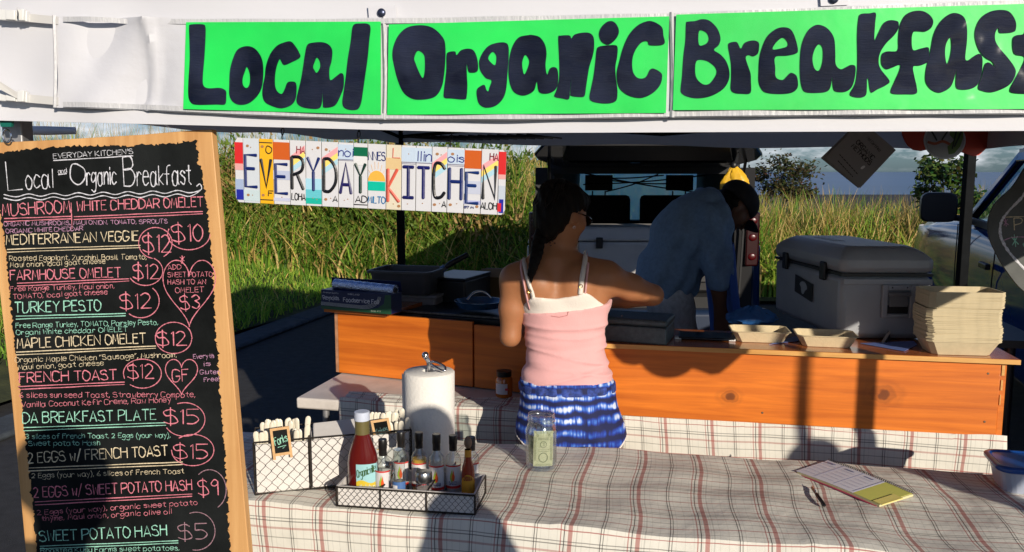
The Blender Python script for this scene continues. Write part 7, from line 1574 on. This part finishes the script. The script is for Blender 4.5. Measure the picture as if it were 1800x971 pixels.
# hair: cap and braid; sunglasses
hb_ = Body(); AM = np.array(Mh); hbk = Wh(0, -.028, .024)
hb_.ell(hbk, (.078, .082, .088), AM, .02); hb_.ell(Wh(0, .01, .060), (.072, .078, .050), AM, .02); hb_.ell(Wh(0, -.05, -.035), (.062, .048, .060), AM, .03); hb_.ell(A3(960, 402, WY-.04), (.026, .030, .045), None, .03)
skin('hair', lambda P: hb_.f(P)+.0022*np.sin(P[..., 0]*190+P[..., 2]*60)+.0015*np.sin(P[..., 1]*240+P[..., 2]*40), HC-.2, HC+.2, .006, M_hair, wm, 1)
br = Body(); pts = smoothpts([Vector(A3(953, 408, WY-.05)), Vector(A3(946, 428, WY-.07)), Vector(A3(943, 448, WY-.088)), Vector(A3(938, 466, WY-.098)), Vector(A3(934, 482, WY-.10))], 4)
for i, p in enumerate(pts): f_ = 1-.5*(i/len(pts))**2; br.ell(np.array(p)+np.array(((.008 if i % 2 else -.008)*f_, -.003, 0)), (.0165*f_, .016*f_, .016*f_), None, .004)
br.cone(np.array(pts[-1]), np.array(pts[-1])+np.array((.0, -.004, -.03)), .010, .003, .006)
lo_ = np.array(pts[-1])-.08; hi_ = np.array(pts[0])+.08; skin('braid', br.f, np.minimum(lo_, hi_), np.maximum(lo_, hi_), .0042, M_hair, wm, 1)
st_ = G()
for i in range(90):
    a0 = random.uniform(-1.15, 1.15); P = []
    for j in range(9):
        t = j/8; th = .25+t*1.75; rad = 1.02+.02*math.sin(i*1.7+j)
        P.append(Vector(hbk)+Mh @ Vector((.078*rad*math.sin(a0)*math.sin(th)*(1-.25*t), -.082*rad*math.cos(a0*.8)*math.sin(th)*(.9 if th > 1 else 1), .088*rad*math.cos(th))))
    if i % 9 == 0: P = [p+Vector((random.uniform(-.012, .012)*k/8, -.008*k/8, 0)) for k, p in enumerate(P)]
    st_.tube(smoothpts(P, 2), [.0004]+[.0016]*(len(P)*2-4)+[.0012]*2+[.0004], 4)
st_.build('hair_strands', mat('hair_strand', (.012, .008, .006), .4, spec=.3), wm)
sg = G()
for e in (-1, 1):
    sg.ball(Wh(e*.032, .098, .006), (.026, .006, .019), Mh, 14, 8); sg.tube([Wh(e*.056, .094, .010), Wh(e*.082, .05, .010), Wh(e*.086, .0, .008)], .0028, 6)
sg.tube([Wh(-.01, .101, .010), Wh(.01, .101, .010)], .002, 6); sg.build('sunglasses', mat('dark_sunglasses', (.006, .006, .006), .15), wm)
g = G(); p = Wh(.084, -.004, -.045); g.tube([Vector(p)+Vector((.004*math.cos(t), 0, .004*math.sin(t))) for t in [2*math.pi*k/10 for k in range(10)]], .001, 5, True); g.build('earring', M_steel, wm)
g = G(); 
for k, (px, py) in enumerate(((960, 428), (963, 424), (967, 427), (971, 424), (975, 428), (968, 432))): q = hit(px, py, fb, .0012); g.ball(q, (.0034, .0012, .0028), None, 8, 5)
g.build('neck_tattoo', mat('faded_ink', (.10, .05, .035), .6), wm)
# ---- the man bending over behind the counter
MY = 4.0
mn = thing('person', 'man in blue shirt, apron and dark cap bending over behind the counter', 'person', (U(1185, 600, MY).x, MY, 0))
mb_ = Body(); D = lambda px, py, dy=0: A3(px, py, MY+dy)
hip, che, sho = D(1168, 500), D(1216, 405), D(1244, 368)
up_ = Body()
for s in (-1, 1): up_.cone(D(1170, 492, s*.07), D(1212, 408, s*.085), .125, .130, .05).cone(D(1212, 408, s*.085), D(1240, 372, s*.12), .130, .085, .05)
arm = Body(); sA, eA, wA = D(1252, 385, -.20), D(1262, 488, -.22), D(1266, 545, -.20); arm.cone(sA, eA, .066, .050, .03)
sB, eB, wB = D(1250, 385, .20), D(1262, 470, .24), D(1285, 540, .25); arm.cone(sB, eB, .064, .05, .03)
mb_.p = list(up_.p)+list(arm.p); mb_.cone(eA, wA, .044, .029, .02); mb_.cone(eB, wB, .044, .029, .02)
hand_parts(mb_, wA, (.12, -.05, -1), (.9, -.3, 0), 1.05, .5); hand_parts(mb_, wB, (.3, 0, -1), (.9, .3, 0), 1.05, .5)
HM = D(1290, 366, -.02); mb_.cone(D(1246, 366), D(1272, 360, -.01), .06, .056, .04); Wm, Mm = head_parts(mb_, HM, R(82), R(52), 1.0)
lg = Body()
for s in (-1, 1): lg.cone(D(1172, 490, s*.09), (hip[0]+.10, MY+s*.10, .52), .105, .075, .04).cone((hip[0]+.10, MY+s*.10, .52), (hip[0]+.06, MY+s*.11, .10), .075, .055, .02).cone((hip[0]+.04, MY+s*.11, .05), (hip[0]+.24, MY+s*.12, .04), .045, .04, .02)
mb_.p += lg.p
skin('body', mb_.f, (.35, MY-.5, -.01), (1.5, MY+.5, 1.75), .0115, M_skin2, mn)
M_cham = mat('blue_chambray', (.14, .23, .38), .9, noise=(60, .15), bump=(26, .5)); M_jean = mat('pale_grey_jeans', (.40, .44, .50), .9, noise=(50, .2), bump=(120, .2)); M_apr = mat('blue_apron_cloth', (.025, .09, .36), .85, bump=(14, .4))
zl = A3(1262, 500, MY)[2]; hp, hd_ = np.array(hip), np.array(che)-np.array(hip); hd_ /= np.linalg.norm(hd_)
sh = Body(); sh.p = list(up_.p)+list(arm.p)
def shirt(P):
    w_ = .009*np.sin(P[..., 2]*34+P[..., 0]*34+2*np.sin(P[..., 0]*13))+.007*np.sin(P[..., 0]*70-P[..., 2]*24+P[..., 1]*30)
    d = np.minimum(np.maximum(up_.f(P)-.026-w_, -((P-hp) @ hd_)-.075), np.maximum(arm.f(P)-.020-w_, zl-P[..., 2])); return d
skin('shirt', shirt, (.4, MY-.45, .9), (1.3, MY+.45, 1.65), .0095, M_cham, mn, 2)
g = G()
for a, b in ((1232, 350), (1240, 344), (1250, 346)): pass
g.loft([[Vector(D(1256, 362))+Vector((.004, 0, 0))*k+Matrix.Rotation(R(-60), 3, 'Y') @ Vector((.078*math.cos(t), .078*math.sin(t), .02*k)) for t in [2*math.pi*j/20 for j in range(20)]] for k in (-1, 0, 1)], cap=False); o = g.build('collar', M_cham, mn); o.modifiers.new('s', 'SOLIDIFY').thickness = .004
def jeans(P): return np.maximum(np.maximum(np.minimum(lg.f(P), up_.f(P)+.01)-.014-.003*np.sin(P[..., 2]*50+P[..., 1]*20), (P-hp) @ hd_-.03), .09-P[..., 2])
skin('jeans', jeans, (.4, MY-.4, .05), (1.4, MY+.4, 1.25), .011, M_jean, mn, 2)
# apron: bib tied at the waist, skirt hanging in front of the legs
g = G(); rings = []
for i in range(13):
    t = i/12; cx_ = np.interp(t, [0, .4, 1], [D(1262, 425)[0], D(1240, 480)[0], D(1262, 640)[0]]); z_ = np.interp(t, [0, .4, 1], [D(0, 425)[2], D(0, 478)[2], .55]); w_ = np.interp(t, [0, .4, 1], [.16, .26, .28])
    rings.append([Vector((cx_+.13*math.cos(a_*.9)*np.interp(t, [0, .4, 1], [.5, 1, 1.0])+.010*math.sin(a_*9+t*4)*t, MY+w_*math.sin(a_), z_)) for a_ in [R(-75+150*k/18) for k in range(19)]])
g.loft(rings, closed=False, cap=False); o = g.build('apron', M_apr, mn); o.modifiers.new('s', 'SOLIDIFY').thickness = .004
g = G(); g.tube(smoothpts([Vector(D(1172, 486, -.20)), Vector(D(1152, 478, -.15)), Vector(D(1137, 470, -.05)), Vector(D(1135, 470, .06)), Vector(D(1145, 474, .16))], 5), .006, 6); g.build('apron_string', mat('pale_apron_string', (.35, .38, .42), .8), mn)
cp = Body(); AMm = np.array(Mm); cp.ell(Wm(0, -.012, .045), (.090, .108, .085), AMm, .01); 
def capf(P): L_ = (P-np.array(HM)) @ AMm; return np.maximum(cp.f(P), .028-L_[..., 2]+.1*np.minimum(0, L_[..., 1]))
M_cap = mat('dark_cap_cloth', (.012, .012, .016), .85, bump=(60, .2)); skin('cap', capf, HM-.2, HM+.2, .007, M_cap, mn, 1)
g = G(); vs = []
for k in range(15):
    a_ = R(-72+144*k/14)
    for r_, z_ in ((.0, .032), (.038, .030), (.068, .020)): vs.append(Vector(Wm(.085*math.sin(a_)*(1+.12*(r_ > 0)), .070+.028*math.cos(a_)+r_*math.cos(a_)**.5 if math.cos(a_) > 0 else .07, z_-.018*abs(math.sin(a_))**2)))
g.add(vs, [(3*k+j, 3*k+j+1, 3*k+j+4, 3*k+j+3) for k in range(14) for j in (0, 1)], True); o = g.build('cap_brim', M_cap, mn); o.modifiers.new('s', 'SOLIDIFY').thickness = .004
hr2 = Body(); hr2.ell(Wm(0, -.03, -.005), (.080, .082, .06), AMm, .01); hr2.ell(Wm(0, .045, -.088), (.052, .05, .045), AMm, .01)
skin('hair', lambda P: np.maximum(hr2.f(P)+.003*np.sin(P[..., 0]*150+P[..., 2]*130), -(np.linalg.norm((P-Wm(0, .1, -.03))/np.array((.05, .05, .05)), axis=-1)-1)*.04), HM-.2, HM+.2, .007, M_hair, mn, 1)
# ---- people waiting outside the picture, whose shadows fall on the near table
def bystander(x, y, h, face, lab, sc_, pc):
    t = thing('person', lab, 'person', (x, y, 0)); k = h/1.75; b = Body(); f = np.array((math.sin(face), math.cos(face), 0)); r = np.array((f[1], -f[0], 0)); c = np.array((x, y, 0)); Z = np.array((0, 0, 1))
    q = lambda a, bb, z: c+r*a*k+f*bb*k+Z*z*k
    tr_ = Body()
    for s in (-1, 1): tr_.cone(q(s*.075, 0, .92), q(s*.09, 0, 1.20), .11*k, .115*k, .05).cone(q(s*.09, 0, 1.20), q(s*.13, 0, 1.40), .115*k, .065*k, .05)
    ar = Body()
    for s in (-1, 1): ar.cone(q(s*.18, 0, 1.40), q(s*.23, -.02, 1.12), .05*k, .042*k, .03)
    b.p = tr_.p+ar.p; b.cone(q(0, 0, 1.42), q(0, .02, 1.56), .055*k, .05*k, .03); head_parts(b, q(0, .03, 1.635), face, R(5), k)
    lgs = Body()
    for s in (-1, 1):
        w1 = q(s*.2, .18, 1.00); b.cone(q(s*.23, -.02, 1.12), w1, .04*k, .026*k, .02); hand_parts(b, w1, f*.9+Z*-.4, -r*s, k, .5)
        lgs.cone(q(s*.09, 0, .90), q(s*.09, .02, .50), .095*k, .06*k, .04).cone(q(s*.09, .02, .50), q(s*.09, 0, .09), .06*k, .04*k, .02).cone(q(s*.09, -.04, .04), q(s*.10, .15, .035), .04*k, .035*k, .02)
    b.p += lgs.p; lo = c-np.array((.45, .45, .01)); hi = c+np.array((.45, .45, h+.1)); skin('body', b.f, lo, hi, .014, M_skin2, t)
    z0 = .88*k; skin('shirt', lambda P: np.maximum(np.minimum(tr_.f(P), ar.f(P))-.02, z0-P[..., 2]), lo, hi, .016, sc_, t); skin('trousers', lambda P: np.maximum(np.maximum(np.minimum(lgs.f(P), tr_.f(P)+.004)-.014, P[..., 2]-.95*k), .08-P[..., 2]), lo, hi, .016, pc, t)
    hh = Body(); hh.ell(q(0, .01, 1.66), (.088*k, .10*k, .095*k), None, .01); hc = q(0, .13, 1.60); skin('hair', lambda P: np.maximum(hh.f(P), .085*k-np.linalg.norm(P-hc, axis=-1)), lo+np.array((0, 0, 1.4*k)), hi, .012, M_hair, t)
bystander(-.03, -.34, 1.74, R(35), 'person taking the picture in a grey shirt and dark trousers', mat('grey_tee', (.2, .2, .2), .9), mat('dark_trousers', (.03, .03, .04), .9))
bystander(.74, .18, 1.64, R(62), 'customer in a green shirt waiting before the sauce bottles', mat('green_tee', (.06, .14, .07), .9), mat('tan_trousers', (.25, .19, .12), .9))
bystander(2.20, .30, 1.50, R(-20), 'customer in a red shirt waiting near the right tent leg', mat('red_tee', (.28, .05, .05), .9), mat('denim_trousers', (.05, .07, .14), .9))
